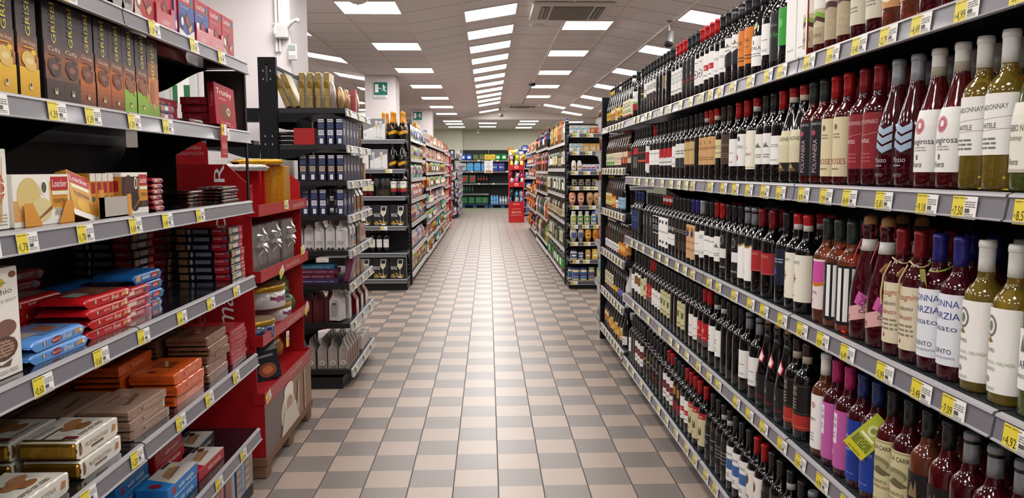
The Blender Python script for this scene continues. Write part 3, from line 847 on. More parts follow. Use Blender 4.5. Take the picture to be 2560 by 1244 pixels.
# label catalogue: words, width, bottom, height, paper colour, art
LB = {
    'w': ('white label', .088, .058, .095, '#dedcd8', [('l', .25, .6, .75, .72, 2, '#777'), ('l', .3, .12, .7, .2, 1, '#999')]),
    'wn': ('narrow white label', .06, .055, .105, '#e0deda', [('l', .2, .45, .7, .52, 1, '#888'), ('l', .2, .1, .7, .2, 2, '#999')]),
    'w2': ('white and grey label', .08, .05, .12, '#d9d8d3', [('r', 0, 0, 1, .42, '#34363a'), ('l', .2, .55, .8, .75, 2, '#777')]),
    'wc': ('white castle label', .095, .06, .105, '#dbdad3', [('p', [(.3, .55), (.36, .7), (.45, .62), (.5, .74), (.6, .6), (.7, .55)], '#6b6f68'), ('l', .3, .2, .7, .35, 2, '#777')]),
    'wg': ('white, green and red label', .09, .05, .12, '#e0ded9', [('r', 0, 0, 1, .34, '#a3222c'), ('p', [(0, .34), (0, .42), (.5, .47), (1, .4), (1, .3), (.5, .38)], '#7db52e'), ('l', .3, .6, .7, .75, 2, '#555')]),
    'gb': ('green striped white label', .09, .07, .11, '#dddbd5', [('r', 0, 0, 1, .22, '#3a2a26'), ('r', 0, .22, 1, .3, '#84c32d'), ('l', .3, .5, .7, .7, 2, '#555')]),
    'kg': ('black and gold label', .09, .06, .09, '#1f1e1d', [('r', 0, .7, 1, .82, '#b08d3c'), ('l', .2, .3, .8, .5, 2, '#8d8a85')]),
    'wbn': ('white label over brown band', .09, .055, .125, '#dcdad5', [('r', 0, 0, 1, .45, '#3b2c2a'), ('l', .2, .6, .8, .85, 3, '#555')]),
    'kt': ('tan strip label', .05, .1, .07, '#8a7656', []),
    'nz': ('white label with scattered letters', .1, .045, .12, '#e4e2de', [('t', 'N N N', .45, .82, .1, '#222'), ('t', 'Z I Z I', .42, .66, .1, '#222'), ('t', 'S I S', .5, .5, .1, '#222'), ('t', 'TORRETTO', .5, .14, .07, '#333', .8)]),
    're': ('red script on black label', .11, .04, .14, '#0e0f11', [('t', 're', .28, .55, .16, '#d9d6d2'), ('t', 'nove', .32, .36, .16, '#b8222a'), ('r', .1, .2, .9, .21, '#777'), ('e', .35, .82, .06, .05, '#aaa')]),
    'ci': ('white label with wheel emblem', .085, .045, .12, '#dfddd9', [('e', .4, .4, .24, .16, '#2c2a2b'), ('e', .4, .4, .2, .135, '#e4e2de'), ('e', .4, .4, .08, .055, '#8c2a2e'), ('r', .2, .395, .6, .405, '#2c2a2b'), ('r', .393, .26, .407, .54, '#2c2a2b'), ('l', .25, .8, .6, .86, 1, '#777')]),
    'wr': ('white label with red band', .088, .055, .11, '#e2e0dc', [('r', 0, .34, 1, .56, '#c2262c'), ('t', 'Duca', .35, .45, .1, '#e8e0dc'), ('l', .2, .1, .6, .2, 1, '#777')]),
    'ca': ('white arched castle label', .1, .07, .11, '#dddcd8', [('p', [(0, 0), (0, .3), (1, .62), (1, 0)], '#0d0e11'), ('p', [(0, .3), (0, .33), (1, .65), (1, .62)], '#c9c7c2'), ('p', [(.25, .66), (.3, .78), (.4, .7), (.5, .84), (.6, .72), (.75, .7)], '#8a7d68'), ('t', 'CAVERNO', .42, .57, .07, '#444', .5)]),
    'or': ('orange label', .09, .05, .13, '#d97d22', [('t', 'INA', .4, .66, .12, '#332'), ('r', 0, .22, 1, .25, '#4a2a12'), ('r', 0, .13, 1, .16, '#4a2a12'), ('l', .3, .45, .6, .5, 1, '#733')]),
    'di': ('white label and gold medal', .1, .03, .105, '#e0dedb', [('t', 'DITALA', .45, .6, .12, '#333', .7), ('r', .36, .72, .44, .86, '#8a5a3c'), ('l', .15, .3, .8, .45, 2, '#999'), ('e', .4, 1.35, .16, .14, '#8d7a4c'), ('e', .4, 1.35, .12, .105, '#c5b483')]),
    'gs': ('green script on black label', .11, .04, .16, '#131517', [('t', 'Via del Rey', .42, .55, .12, '#4f9a4c', .7), ('t', 'VIGNAIOLA', .42, .74, .05, '#a9a9a5', .5)]),
    'gn': ('bright green label', .06, .08, .12, '#2f9a32', [('e', .4, .6, .2, .12, '#5fc455')]),
    'cg': ('cream label with green stripe', .1, .05, .16, '#cdbf9f', [('r', 0, 0, 1, .3, '#b3a684'), ('p', [(0, .3), (0, .42), (.5, .5), (1, .4), (1, .32), (.5, .42)], '#4d221d'), ('p', [(0, .42), (0, .5), (.5, .58), (1, .48), (1, .4), (.5, .5)], '#7fae32'), ('r', 0, .62, 1, 1, '#ddd9cf'), ('t', 'CANTINE', .45, .16, .07, '#8a7c5e', .5)]),
    'can': ('tan and brown label', .1, .05, .16, '#b3a283', [('p', [(0, .48), (0, .6), (.5, .66), (1, .6), (1, .5), (.5, .56)], '#4a1c1c'), ('t', 'CANTINE', .45, .3, .08, '#d9cba8', .6), ('t', 'PAOLOLEO', .45, .18, .06, '#d9cba8', .6), ('r', 0, .66, 1, 1, '#d8d3c6')]),
    'ros': ('cream label with slanted base', .1, .035, .15, '#d5cdb6', [('t', 'MECCHIO', .4, .7, .08, '#3c3a36', .6), ('t', "ROSA'", .4, .52, .09, '#7c3a34', .4), ('l', .2, .2, .6, .32, 2, '#8a8272')]),
    'sal': ('cream label', .1, .045, .13, '#ddd3bb', [('p', [(0, 0), (0, .2), (.5, .1), (1, .24), (1, 0)], '#c9905a'), ('t', 'ANTICHELLO', .45, .3, .08, '#7b6c4e', .55)]),
    'kx': None, 'k': None,
    'dp': ('dark purple label', .09, .06, .1, '#2a1420', []),
    'rv': ('red topped black label', .07, .04, .14, '#141416', [('p', [(0, .8), (0, 1), (1, 1), (1, .78), (.5, .7)], '#b5202a'), ('t', 'PRIMITIVO', .45, .36, .3, '#bbb', .5, 90)]),
    'og1': ('orange slash on black label', .09, .05, .12, '#1a1414', [('p', [(0, .3), (0, .38), (1, .48), (1, .4)], '#e0641e'), ('p', [(0, .75), (0, .8), (1, .88), (1, .83)], '#a83a20')]),
    'vr': ('tall red and white label', .08, .03, .16, '#d9d7d3', [('r', 0, .35, 1, .78, '#b8262c'), ('r', .3, 0, .6, .06, '#1c7a4a'), ('t', 'RE', .4, .88, .08, '#b8262c')]),
    'wh': ('wide white label', .105, .07, .085, '#e4e2de', [('l', .2, .7, .8, .82, 1, '#888'), ('l', .3, .2, .6, .26, 1, '#a88')]),
    'rb': ('red and white label', .1, .065, .09, '#dbd9d6', [('p', [(0, .38), (0, 1), (1, 1), (1, .55), (.4, .42)], '#bb1f2a'), ('l', .2, .12, .8, .26, 1, '#777')]),
    'tn': ('tan label in brown frame', .08, .06, .12, '#5b3320', [('r', .07, .06, .93, .94, '#cfae72'), ('t', 'NERETO', .5, .62, .08, '#4a3420', .6)]),
    'og': ('tan label', .105, .07, .12, '#d0a36b', [('t', 'FALCHIONE', .45, .6, .1, '#6b4d2a', .75), ('e', .45, .8, .05, .08, '#8b6a3d'), ('l', .3, .15, .7, .3, 2, '#8b6a3d')]),
    'cm': ('small cream label', .09, .09, .075, '#d9cf9f', [('t', 'ROCCO', .5, .6, .2, '#5b5330', .6), ('l', .2, .2, .8, .35, 1, '#8b8355')]),
    'bn': ('brown label', .1, .07, .12, '#4a3a30', [('t', 'Rubaccio', .45, .66, .1, '#a8906c', .7), ('l', .2, .2, .8, .4, 3, '#7b6a55')]),
    'wd': ('white label with red dot', .09, .055, .12, '#dddbd7', [('e', .25, .26, .13, .1, '#b32430'), ('t', 'CITRO', .45, .6, .1, '#444', .5), ('e', .4, .85, .1, .08, '#555')]),
    'cb': ('large cream label', .1, .045, .14, '#dfd9c8', [('t', 'Poderi', .4, .4, .1, '#7b3a34', .5, 0, .3), ('e', .2, .62, .03, .02, '#334'), ('e', .35, .55, .03, .02, '#334'), ('r', .02, .04, .98, .06, '#b7a878')]),
    'ba': ('cream label with black base', .11, .035, .13, '#d9d0ad', [('t', 'BARONE', .42, .8, .1, '#3d3a2c', .65), ('r', 0, 0, 1, .22, '#1c1a18'), ('p', [(.3, .08), (.42, .2), (.55, .08)], '#b09a5a'), ('t', 'MAGISTRI', .42, .04, .06, '#b09a5a', .4)]),
    'pv': ('black label with upright lettering', .06, .035, .16, '#15151a', [('t', 'POLVANERA', .5, .36, .26, '#c9a9b4', .6, 90), ('e', .4, .78, .14, .05, '#b0405c'), ('t', 'ROSATO', .5, .94, .045, '#c9c5c9', .6)]),
    'ir': ('tall cream label with crest', .105, .04, .165, '#dccfa9', [('t', 'I ROSES', .45, .26, .1, '#8a3030', .7), ('e', .42, .84, .07, .05, '#6b6350'), ('l', .3, .64, .6, .74, 2, '#8b8062'), ('l', .25, .1, .6, .16, 1, '#8b8062')]),
    'na': ('red label reading NEGROAMARO', .108, .055, .14, '#8c1f2a', [('t', 'NEGROAMARO', .4, .84, .08, '#d8b8b4', .72), ('t', 'CANTELE', .35, .5, .07, '#e0d0cc', .4), ('p', [(0, .55), (0, .56), (1, .68), (1, .67)], '#c98a88'), ('l', .3, .1, .6, .3, 3, '#b5585c')]),
    'wv': ('three pale blue waves', .11, .02, .13, None, [('p', [(0, .82), (0, .94), (.25, 1.0), (.25, .88)], '#9fb3c8'), ('p', [(.25, .88), (.25, 1.0), (.5, .9), (.5, .78)], '#9fb3c8'), ('p', [(.5, .78), (.5, .9), (.75, .98), (.75, .86)], '#9fb3c8'),
           ('p', [(0, .66), (0, .78), (.25, .84), (.25, .72)], '#9fb3c8'), ('p', [(.25, .72), (.25, .84), (.5, .74), (.5, .62)], '#9fb3c8'), ('p', [(.5, .62), (.5, .74), (.75, .82), (.75, .7)], '#9fb3c8'),
           ('p', [(0, .50), (0, .62), (.25, .68), (.25, .56)], '#9fb3c8'), ('p', [(.25, .56), (.25, .68), (.5, .58), (.5, .46)], '#9fb3c8'), ('p', [(.5, .46), (.5, .58), (.75, .66), (.75, .54)], '#9fb3c8'),
           ('t', 'IlMosso', .38, .34, .1, '#b9b9c4', .5), ('l', .2, .2, .5, .26, 1, '#99a'), ('t', 'VENTO', .35, .06, .06, '#99a')]),
    'ru': ('white label with pink ring', .105, .035, .135, '#dddbd7', [('e', .36, .74, .17, .13, '#c9868a'), ('e', .36, .74, .13, .1, '#b8606c'), ('e', .38, .75, .06, .05, '#dddbd7'), ('t', 'pungirosa', .42, .5, .1, '#3a3a3c', .72), ('l', .25, .33, .6, .42, 2, '#a9a7a3'), ('t', 'Rivera', .34, .13, .1, '#444', .36, 0, .3), ('r', .32, .2, .37, .28, '#555')]),
    'ch': ('white label reading CHARDONNAY', .108, .075, .115, '#dddbd6', [('t', 'CHARDONNAY', .42, .78, .09, '#55544f', .74, 3), ('t', 'CANTELE', .36, .48, .09, '#44433f', .45), ('p', [(0, .56), (0, .565), (1, .64), (1, .635)], '#777'), ('p', [(0, .38), (0, .385), (1, .44), (1, .435)], '#777'), ('l', .1, .08, .6, .3, 3, '#777')]),
    'no': ('cream label with torn edge', .11, .035, .125, '#d7d3c6', [('t', 'TREBBIO N°1', .35, .64, .1, '#4a4a40', .55), ('t', 'Chardonnay', .34, .5, .08, '#66655a', .4, 0, .3), ('t', 'Rivera', .34, .16, .1, '#55544a', .3, 0, .3), ('r', 0, 0, 1, .05, '#bdb8a6')]),
    'bl': ('dark blue label', .09, .06, .12, '#1f3560', [('l', .2, .4, .8, .7, 2, '#51618a')]),
    'pg': ('dark grey label with white arc', .09, .04, .15, '#23282a', [('e', .35, .72, .12, .2, '#b9beb9'), ('e', .28, .72, .12, .2, '#23282a'), ('l', .3, .2, .5, .4, 3, '#777')]),
    'el': ('black label in white frame', .08, .09, .1, '#c9c7c3', [('r', .06, .05, .94, .95, '#131416'), ('t', 'EL', .45, .72, .2, '#c9c7c3'), ('l', .2, .2, .8, .5, 3, '#aaa')]),
    'wf': ('white label with fig', .105, .04, .16, '#e4e2df', [('e', .5, .84, .1, .06, '#3a3640'), ('t', 'mottuiano', .45, .52, .07, '#b83038', .75, 0, .3), ('e', .55, .16, .08, .055, '#34323a')]),
    'du': ('black and white label', .1, .06, .13, '#dfddd9', [('r', 0, .45, 1, 1, '#26282b'), ('t', 'dupi', .42, .7, .2, '#cfcdc9', .6), ('l', .2, .2, .6, .26, 1, '#888')]),
    'db': ('dark brown label', .1, .06, .14, '#1d1815', [('l', .2, .6, .8, .75, 2, '#8a8378'), ('p', [(0, 0), (0, .4), (1, .3), (1, 0)], '#3a2e22')]),
    'tb': ('peach label with blue emblem', .09, .045, .16, '#d9ac7f', [('e', .42, .74, .15, .1, '#26336b'), ('p', [(.25, .82), (.28, .92), (.56, .92), (.6, .82)], '#a8742c'), ('l', .25, .45, .65, .52, 2, '#8a6844'), ('t', 'CONTADO', .42, .28, .06, '#6b4f30', .5)]),
    'it': ('white label reading ITALIA', .09, .05, .12, '#dddbd6', [('t', 'ITALIA', .45, .2, .14, '#8c98a5', .7), ('l', .3, .7, .7, .85, 2, '#777')]),
    'em': ('dark label with round emblem', .1, .045, .16, '#1a1b1e', [('e', .4, .84, .16, .12, '#888a8c'), ('e', .4, .84, .12, .09, '#2c2d30'), ('r', 0, .38, 1, .62, '#d5d3ce'), ('l', .2, .1, .7, .2, 1, '#999')]),
    'gc': ('white label with gold curve', .105, .045, .15, '#e2e0dc', [('p', [(0, .85), (0, 1), (1, 1), (1, .97), (.5, .84)], '#0c0d0f'), ('p', [(0, .82), (0, .86), (.5, .85), (1, .98), (1, .93), (.5, .8)], '#a4803a'), ('e', .25, .22, .07, .05, '#8b8a86'), ('e', .25, .22, .055, .04, '#e2e0dc')]),
    'rl': ('red label with seal', .108, .08, .075, '#a92a2e', [('e', .12, .4, .07, .17, '#c98a66'), ('t', 'CERMANI', .42, .84, .13, '#d99a80', .5), ('r', 0, .03, 1, .05, '#d08a7c')]),
    'nb': ('dark navy label', .1, .07, .12, '#161c33', [('l', .2, .6, .8, .75, 2, '#9ab'), ('p', [(.3, .3), (.4, .5), (.5, .3)], '#3a5bb0')]),
    'an': ('cream label with red cross', .108, .035, .145, '#dad5c6', [('t', 'CHIANTI', .32, .84, .07, '#55534c', .5), ('e', .32, .55, .03, .05, '#8c3034'), ('e', .32, .43, .03, .05, '#8c3034'), ('e', .26, .49, .04, .025, '#8c3034'), ('e', .38, .49, .04, .025, '#8c3034'), ('l', .24, .08, .34, .16, 1, '#556')]),
    'pk': ('pink topped white label', .105, .04, .145, '#d9cbc9', [('p', [(0, .6), (0, .96), (1, .96), (1, .6), (.5, .52)], '#d152a4'), ('p', [(0, .5), (0, .6), (.5, .52), (1, .6), (1, .52), (.5, .45)], '#cf7a2e'), ('e', .2, .9, .12, .08, '#4a2820'), ('t', 'SALITA', .32, .33, .07, '#8c5a60', .5), ('t', 'rosé', .3, .18, .08, '#8c5a60', .2)]),
    's2': ('black and white striped label numbered 2', .11, .02, .175, '#141414', [('r', .42, .06, .56, .96, '#dcdad6'), ('r', .64, .06, .78, .96, '#dcdad6'), ('r', .86, .06, 1.0, .96, '#dcdad6'), ('t', '2', .2, .86, .16, '#e0deda'), ('r', .1, .1, .2, .4, '#e0deda'), ('l', .12, .6, .34, .7, 2, '#bbb'), ('t', 'piano', .22, .74, .04, '#e0deda')]),
    'pc': ('pink slanted band label', .12, .025, .08, None, [('p', [(0, .15), (0, .62), (1, 1), (1, .5)], '#d9a9a8'), ('t', 'Allegro', .2, .42, .26, '#4a2a30', .3, 12, .3), ('p', [(.5, .9), (.62, 1.3), (.84, 1.15), (.74, .8)], '#cf5aa5'), ('t', 'DelDuri', .72, .9, .16, '#5a2050', .6, 90)]),
    'za': ('cream parchment label', .115, .03, .145, '#ddd2b6', [('t', 'Zaccagnini', .42, .84, .1, '#a8452c', .74, 4, .3), ('t', 'dal tralcetto', .38, .66, .07, '#4a4438', .6, 2, .3), ("t", "d'Abruzzo", .42, .52, .08, '#a8452c', .5, 2, .3), ('l', .15, .2, .7, .42, 3, '#8a8068'), ('p', [(.3, .1), (.34, .18), (.38, .1)], '#a03a34')]),
    'dm': ('white label with blue capitals', .115, .035, .15, '#d3d4da', [('t', 'DONNA', .42, .87, .1, '#2c3f8a', .74), ('t', 'MARZIA', .42, .70, .1, '#2c3f8a', .78), ('t', 'rosato', .42, .53, .09, '#55607f', .7), ('t', 'SALENTO', .38, .2, .07, '#33405f', .6), ('t', 'INDICAZIONE GEOGRAFICA', .4, .11, .03, '#55607f', .7)]),
    'pu': ('white label with tree ornament', .115, .045, .165, '#dfddd8', [('e', .3, .78, .17, .13, '#6b6a66'), ('e', .3, .78, .13, .1, '#cfcdc8'), ('e', .3, .78, .07, .06, '#6b7a60'), ('p', [(.2, .6), (.3, .66), (.4, .6), (.3, .58)], '#8a6a3c'), ('t', 'IL PUMO', .3, .5, .05, '#55534f', .3), ('t', 'SAUVIGNON - MALVASIA', .45, .36, .045, '#a5b09a', .76), ('t', 'SALENTO', .3, .28, .045, '#6b6a66', .35), ('e', .28, .15, .06, .04, '#9a9994'), ('t', 'S.MARZANO', .3, .05, .04, '#8a8984', .4)]),
    'ea': ('white label with grey crest', .12, .05, .11, '#dcdad6', [('t', 'È ARIA', .34, .42, .14, '#33332f', .46), ('t', 'CHARDONNAY', .34, .22, .07, '#55544f', .46), ('p', [(.24, .62), (.3, .9), (.36, .62)], '#6b6a66')]),
    'cr': ('cream label', .09, .055, .11, '#d5cfa8', [('l', .2, .6, .7, .8, 2, '#77714f')]),
    'cf': ('cream label with drawn figure', .095, .055, .13, '#d3cf9f', [('t', 'CASTELLO', .45, .84, .07, '#44412c', .6), ('p', [(.3, .6), (.38, .72), (.46, .6), (.6, .66), (.56, .4), (.34, .4)], '#6a6744'), ('l', .2, .1, .7, .2, 1, '#77714f'), ('r', .03, .02, .97, .03, '#77714f'), ('r', .03, .97, .97, .98, '#77714f')]),
    'wbr': ('white and brown label', .09, .055, .12, '#dcdad5', [('r', 0, .4, 1, .85, '#7d5a32')]),
    'rd': ('bright red label', .1, .08, .08, '#bb2026', [('p', [(.2, .5), (.3, .85), (.42, .6), (.55, .75), (.5, .45)], '#e08a84'), ('r', 0, -.3, 1, 0, '#55524f'), ('l', .1, .12, .7, .24, 1, '#e0a8a4')]),
    'do': ('white label with teal letters', .1, .06, .11, '#e2e1dd', [('t', 'D', .22, .8, .2, '#1f9a8a'), ('t', 'O', .22, .55, .2, '#33508c'), ('t', 'C', .4, .55, .18, '#223'), ('l', .15, .15, .5, .35, 3, '#999')]),
    'lam': ('pink outlined emblem and dark label', .12, .02, .1, '#1c1b1e', [('p', [(.15, 1.5), (.3, 1.95), (.62, 1.65), (.55, 1.42)], '#c9404c'), ('p', [(.22, 1.52), (.32, 1.82), (.55, 1.64), (.5, 1.48)], '#f0d0d0'), ('l', .12, .55, .4, .7, 2, '#aaa'), ('t', 'Lambrusco', .4, .25, .12, '#a02a34', .5, 0, .3)]),
    'ct': ('black and red label reading CHIANTI', .108, .035, .145, '#191617', [('r', 0, 0, 1, .32, '#b3302c'), ('r', .04, .36, .96, .365, '#8d7a5a'), ('r', .04, .95, .96, .955, '#8d7a5a'), ('t', 'CHIANTI', .3, .88, .09, '#cfc6b4', .4), ('t', 'CLASSICO', .3, .77, .09, '#cfc6b4', .42), ('l', .1, .42, .5, .68, 4, '#a89a84'), ('r', .05, .06, .95, .07, '#d9a05a')]),
    'wo': ('white label', .1, .04, .16, '#e2e0dd', [('e', .4, .8, .12, .06, '#c9a8a4'), ('t', 'LUMINO', .34, .54, .06, '#55534f', .4), ('l', .15, .12, .5, .3, 3, '#999')]),
    'te': ('pink label with white panel', .1, .03, .17, '#c55fa8', [('r', .06, .42, .42, .94, '#dcd3dc'), ('t', 'TELÙ', .25, .84, .07, '#554', .3), ('t', 'ROSE', .26, .73, .07, '#a04080', .28), ('e', .2, .25, .07, .06, '#e0b8d4'), ('l', .12, .5, .36, .62, 2, '#a8a')]),
    'sa': ('blue label', .1, .03, .17, '#1c3c9a', [('t', 'Saraceno', .38, .72, .1, '#c9d0e4', .66), ('t', 'NEGROAMARO ROSATO', .4, .6, .04, '#c9d0e4', .6), ('t', 'SALENTO', .34, .5, .035, '#c9d0e4', .3), ('r', .1, .56, .9, .565, '#8a9ac9'), ('l', .2, .08, .6, .14, 1, '#5f78c0')]),
    'vc': ('cream engraved landscape label', .11, .02, .17, '#d3ca9c', [('r', .04, .03, .05, .97, '#55502f'), ('r', .95, .03, .96, .97, '#55502f'), ('r', .04, .965, .96, .972, '#55502f'), ('r', .04, .03, .96, .036, '#55502f'), ('t', 'VILLA CARRISI', .5, .88, .07, '#3a3624', .8), ('e', .45, .64, .3, .1, '#8a8460'), ('e', .45, .6, .25, .07, '#b3ab80'), ('p', [(.2, .5), (.45, .6), (.8, .5), (.6, .46)], '#6a6544'), ('t', 'SALENTO', .45, .36, .05, '#55502f', .5), ('t', 'NEGROAMARO ROSATO', .48, .28, .045, '#7a3a2c', .7), ('e', .2, .16, .05, .05, '#3a3624'), ('t', 'Cantine Carrisi', .4, .08, .04, '#55502f', .4)]),
    'pkb': ('black and pink label', .1, .02, .14, '#191518', [('r', 0, 0, 1, .46, '#c02a5c'), ('p', [(.25, .6), (.35, .85), (.45, .7), (.5, .9), (.55, .6)], '#8d7350')]),
    'wdr': ('white label with dark red band', .1, .05, .13, '#dedcd8', [('r', 0, .38, 1, .72, '#6a2024'), ('t', 'Rosso', .42, .55, .1, '#b5787a', .5), ('l', .2, .14, .7, .24, 1, '#777')]),
    'kr': ('red script on black label', .1, .045, .11, '#121214', [('t', 'Delfuria', .42, .3, .14, '#b02a30', .7, 5, .3), ('l', .2, .7, .7, .85, 2, '#aaa')]),
    'dr': ('dark red banded label', .1, .05, .13, '#16130f', [('r', 0, 0, 1, .35, '#8c2430'), ('r', .3, .62, .6, .95, '#b0763a')]),
    'crt': ('cream label with red top', .1, .045, .15, '#d9d3a8', [('r', 0, .82, 1, 1, '#b3242c'), ('p', [(.3, .4), (.4, .6), (.5, .45), (.6, .6), (.62, .34), (.4, .3)], '#6a5a3c'), ('e', .4, .18, .07, .05, '#b07a4a'), ('t', 'Bottega', .44, .91, .07, '#e8d0c0', .5)]),
    'kl': ('thin lined black label', .1, .06, .1, '#121315', [('r', 0, .62, 1, .65, '#aaa'), ('l', .2, .2, .6, .4, 2, '#8a9a90')]),
    'kr2': ('red dotted black label', .1, .05, .12, '#141315', [('e', .2, .5, .1, .06, '#b8242c'), ('l', .3, .2, .8, .7, 4, '#777')]),
    'wbl': ('white label with blue band', .1, .05, .14, '#dfdedb', [('r', 0, .34, 1, .64, '#3f68a5'), ('t', 'Corsara', .4, .8, .1, '#333', .6), ('l', .2, .1, .6, .24, 2, '#888')]),
    'su': ('white label with sun emblem', .105, .045, .14, '#dedbd4', [('e', .3, .72, .18, .15, '#9a5a24'), ('e', .3, .72, .12, .1, '#3a2418'), ('t', 'Luna', .34, .3, .12, '#8a3a3c', .4, 0, .4)]),
}
def bottle_proto(lb, cap, sh='B', gl='k', _c={}):
    k = (lb, cap, sh, gl)
    if k in _c: return _c[k]
    R, prof_, zc0, zc1 = SHP[sh]
    b = MB(); b.lathe(prof_, GLS[gl], 22)
    pr = Proto(b.mesh('wine_bottle'))
    cp = cap[0]
    def rad(z):
        for (ra, za), (rb_, zb) in zip(prof_[3:], prof_[4:]):
            if za <= z <= zb and zb > za:
                return ra + (rb_ - ra) * (z - za) / (zb - za)
        return prof_[-3][0]
    if cp == 'C' or (cp == 'H' and sh == 'C'):
        c = MB(); c.lathe([(.0165, .296), (.0175, .302), (.0175, .312), (.015, .32), (.008, .324), (0, .325)], mat('#b58a5c', .8, noise=.2), 14)
        pr.add('cork', c)
        wr_ = MB()
        wc = mat('#c23a44' if gl == 'p' else '#7c6a58', .4)
        for a in (0, 2.1, 4.2):
            wr_.tube([(.0172 * math.cos(a), .0172 * math.sin(a), .27), (.0195 * math.cos(a), .0195 * math.sin(a), .30), (.012 * math.cos(a), .012 * math.sin(a), .322), (0, 0, .327)], .0011, wc, 5)
        pr.add('wire_cage', wr_)
        n = MB(); n.lathe([(rad(.232) + .0008, .232), (rad(.262) + .0008, .262)], P('#d9d6d1') if gl == 'p' else P('#1a1a1c'), 18); pr.add('neck_band', n)
    elif sh in 'EF':
        c = MB(); c.lathe([(rad(zc0) + .0012, zc0 - .004), (rad(zc0) + .0022, zc0), (rad(zc1 - .008) + .001, zc1 - .002), (0, zc1)], mat(CAPC.get(cp, '#c9a23a'), .3, metal=.3), 14)
        pr.add('cap', c)
    else:
        z0 = zc0 + (.012 if cp in 'XZ' else 0)
        zs = [z0, z0 + (zc1 - z0) * .35, zc1 - .0155, zc1 - .015, zc1 - .0145, zc1 - .004, zc1 - .0035, zc1, zc1]
        rs = [rad(z0) + .0006, rad(zs[1]) + .0007, .0149, .0151, .0162, .0162, .0156, .0150, 0]
        cm_ = mat(CAPC[cp], .38, metal=.25 if cp in 'SGRD' else 0., coat=.2)
        ms = [cm_] * 8
        if cp == 'X': ms = [P('#d8d2c6')] + [cm_] * 7
        if cap == 'Z2': cm2 = mat('#c2161c', .38, coat=.2); ms = [P('#dedad2')] + [cm2] * 7
        elif cp == 'Z': ms = [mat('#b5161c', .4)] + [cm_] * 2 + [mat('#b5161c', .4)] * 5
        if cp == 'H': ms = [P('#cfd2d2')] + [cm_] * 7; zs[1] = z0 + .02
        if cp == 'T': ms = [cm_] * 2 + [mat('#b9bcc0', .3, metal=.7)] + [cm_] * 5; zs[2] = zc1 - .024
        if cp == 'P': ms = [P('#c9c3b2')] + [cm_] * 7
        if cp == 'Q': ms = [P('#c5c0ae')] + [cm_] * 7
        if cp == 'S' and gl in 'prk': ms = [cm_] * 2 + [mat('#16171a', .4)] + [cm_] * 5; zs[2] = zc1 - .022
        c = MB(); c.lathe(list(zip(rs, zs)), ms, 18); pr.add('capsule', c)
    d = LB.get(lb)
    if d:
        words, w_, z0, h_, paper, art = d
        if w_ > .085: w_ *= .84
        if sh == 'B' and z0 + h_ > .183:
            z0 = max(.022, .183 - h_); h_ = min(h_, .183 - z0)
        c = MB()
        tp = (lambda y: rad(z0 + y)) if sh != 'B' else None
        Pf = cyl(R + .0004, z0, 0, 0, .00012, (lambda y: rad(min(max(z0 + y, .01), .24)) + .0005))
        full = ([('r', 0, 0, 1, 1, paper)] if paper else []) + art
        VST[0] = .012
        paint(c, full, w_, h_, Pf, .0045)
        VST[0] = 9.
        pr.add('label', c)
    if lb == 'za':
        t = MB(); tw = mat('#c9b183', .7)
        t.tube([(.022 * math.cos(a), .022 * math.sin(a), .226 + .006 * math.sin(a * 2)) for a in [i * PI / 6 for i in range(13)]], .0022, tw, 6)
        t.tube([(-.012, -.024, .224), (-.022, -.036, .19), (-.024, -.0405, .15), (-.022, -.041, .12)], .002, tw, 6)
        t.tube([(-.02, -.024, .215), (-.034, -.03, .195)], .005, mat('#8a5a34', .7), 7)
        pr.add('raffia_tie', t)
    if lb in ('pc',):
        t = MB(); t.tube([(-.016, -.012, .262), (-.02, -.022, .235), (-.024, -.03, .205)], .0012, mat('#d85a74', .5), 5)
        pr.add('ribbon', t)
    _c[k] = pr
    return pr

def look_bottle(lb, cap, sh, gl):
    d = LB.get(lb)
    nm = {'E': 'beer bottle', 'F': 'beer bottle', 'C': 'sparkling wine bottle', 'H': 'sparkling wine bottle'}.get(sh, 'wine bottle')
    s = ('golden' if gl == 'y' else GLN[gl]) + ' ' + nm
    if d: s += ' with ' + d[0]
    if not d or len(s.split()) < 6: s += (' and ' if d else ' with ') + CAPN[cap[0]] + ' ' + ('cork' if cap[0] == 'C' else 'cap')
    return s.replace('cork cork', 'cork')

# ---- boxes with printed faces
def box_proto(name, w_, d_, h_, c, fr=None, top=None, left=None, right=None, gloss=False, bev=.0015, lid=None):
    b = MB()
    mk = G if gloss else P
    b.box(-w_ / 2, 0, 0, w_ / 2, d_, h_, mk(c), bev)
    if fr: paint(b, fr, w_, h_, front(0), mk=mk)
    if top: paint(b, top, w_, d_, topf(h_), mk=mk)
    if left: paint(b, left, d_, h_, lside(-w_ / 2, 0, d_ / 2), mk=mk)
    if right: paint(b, right, d_, h_, rside(w_ / 2, 0, d_ / 2), mk=mk)
    return Proto(b.mesh(name))

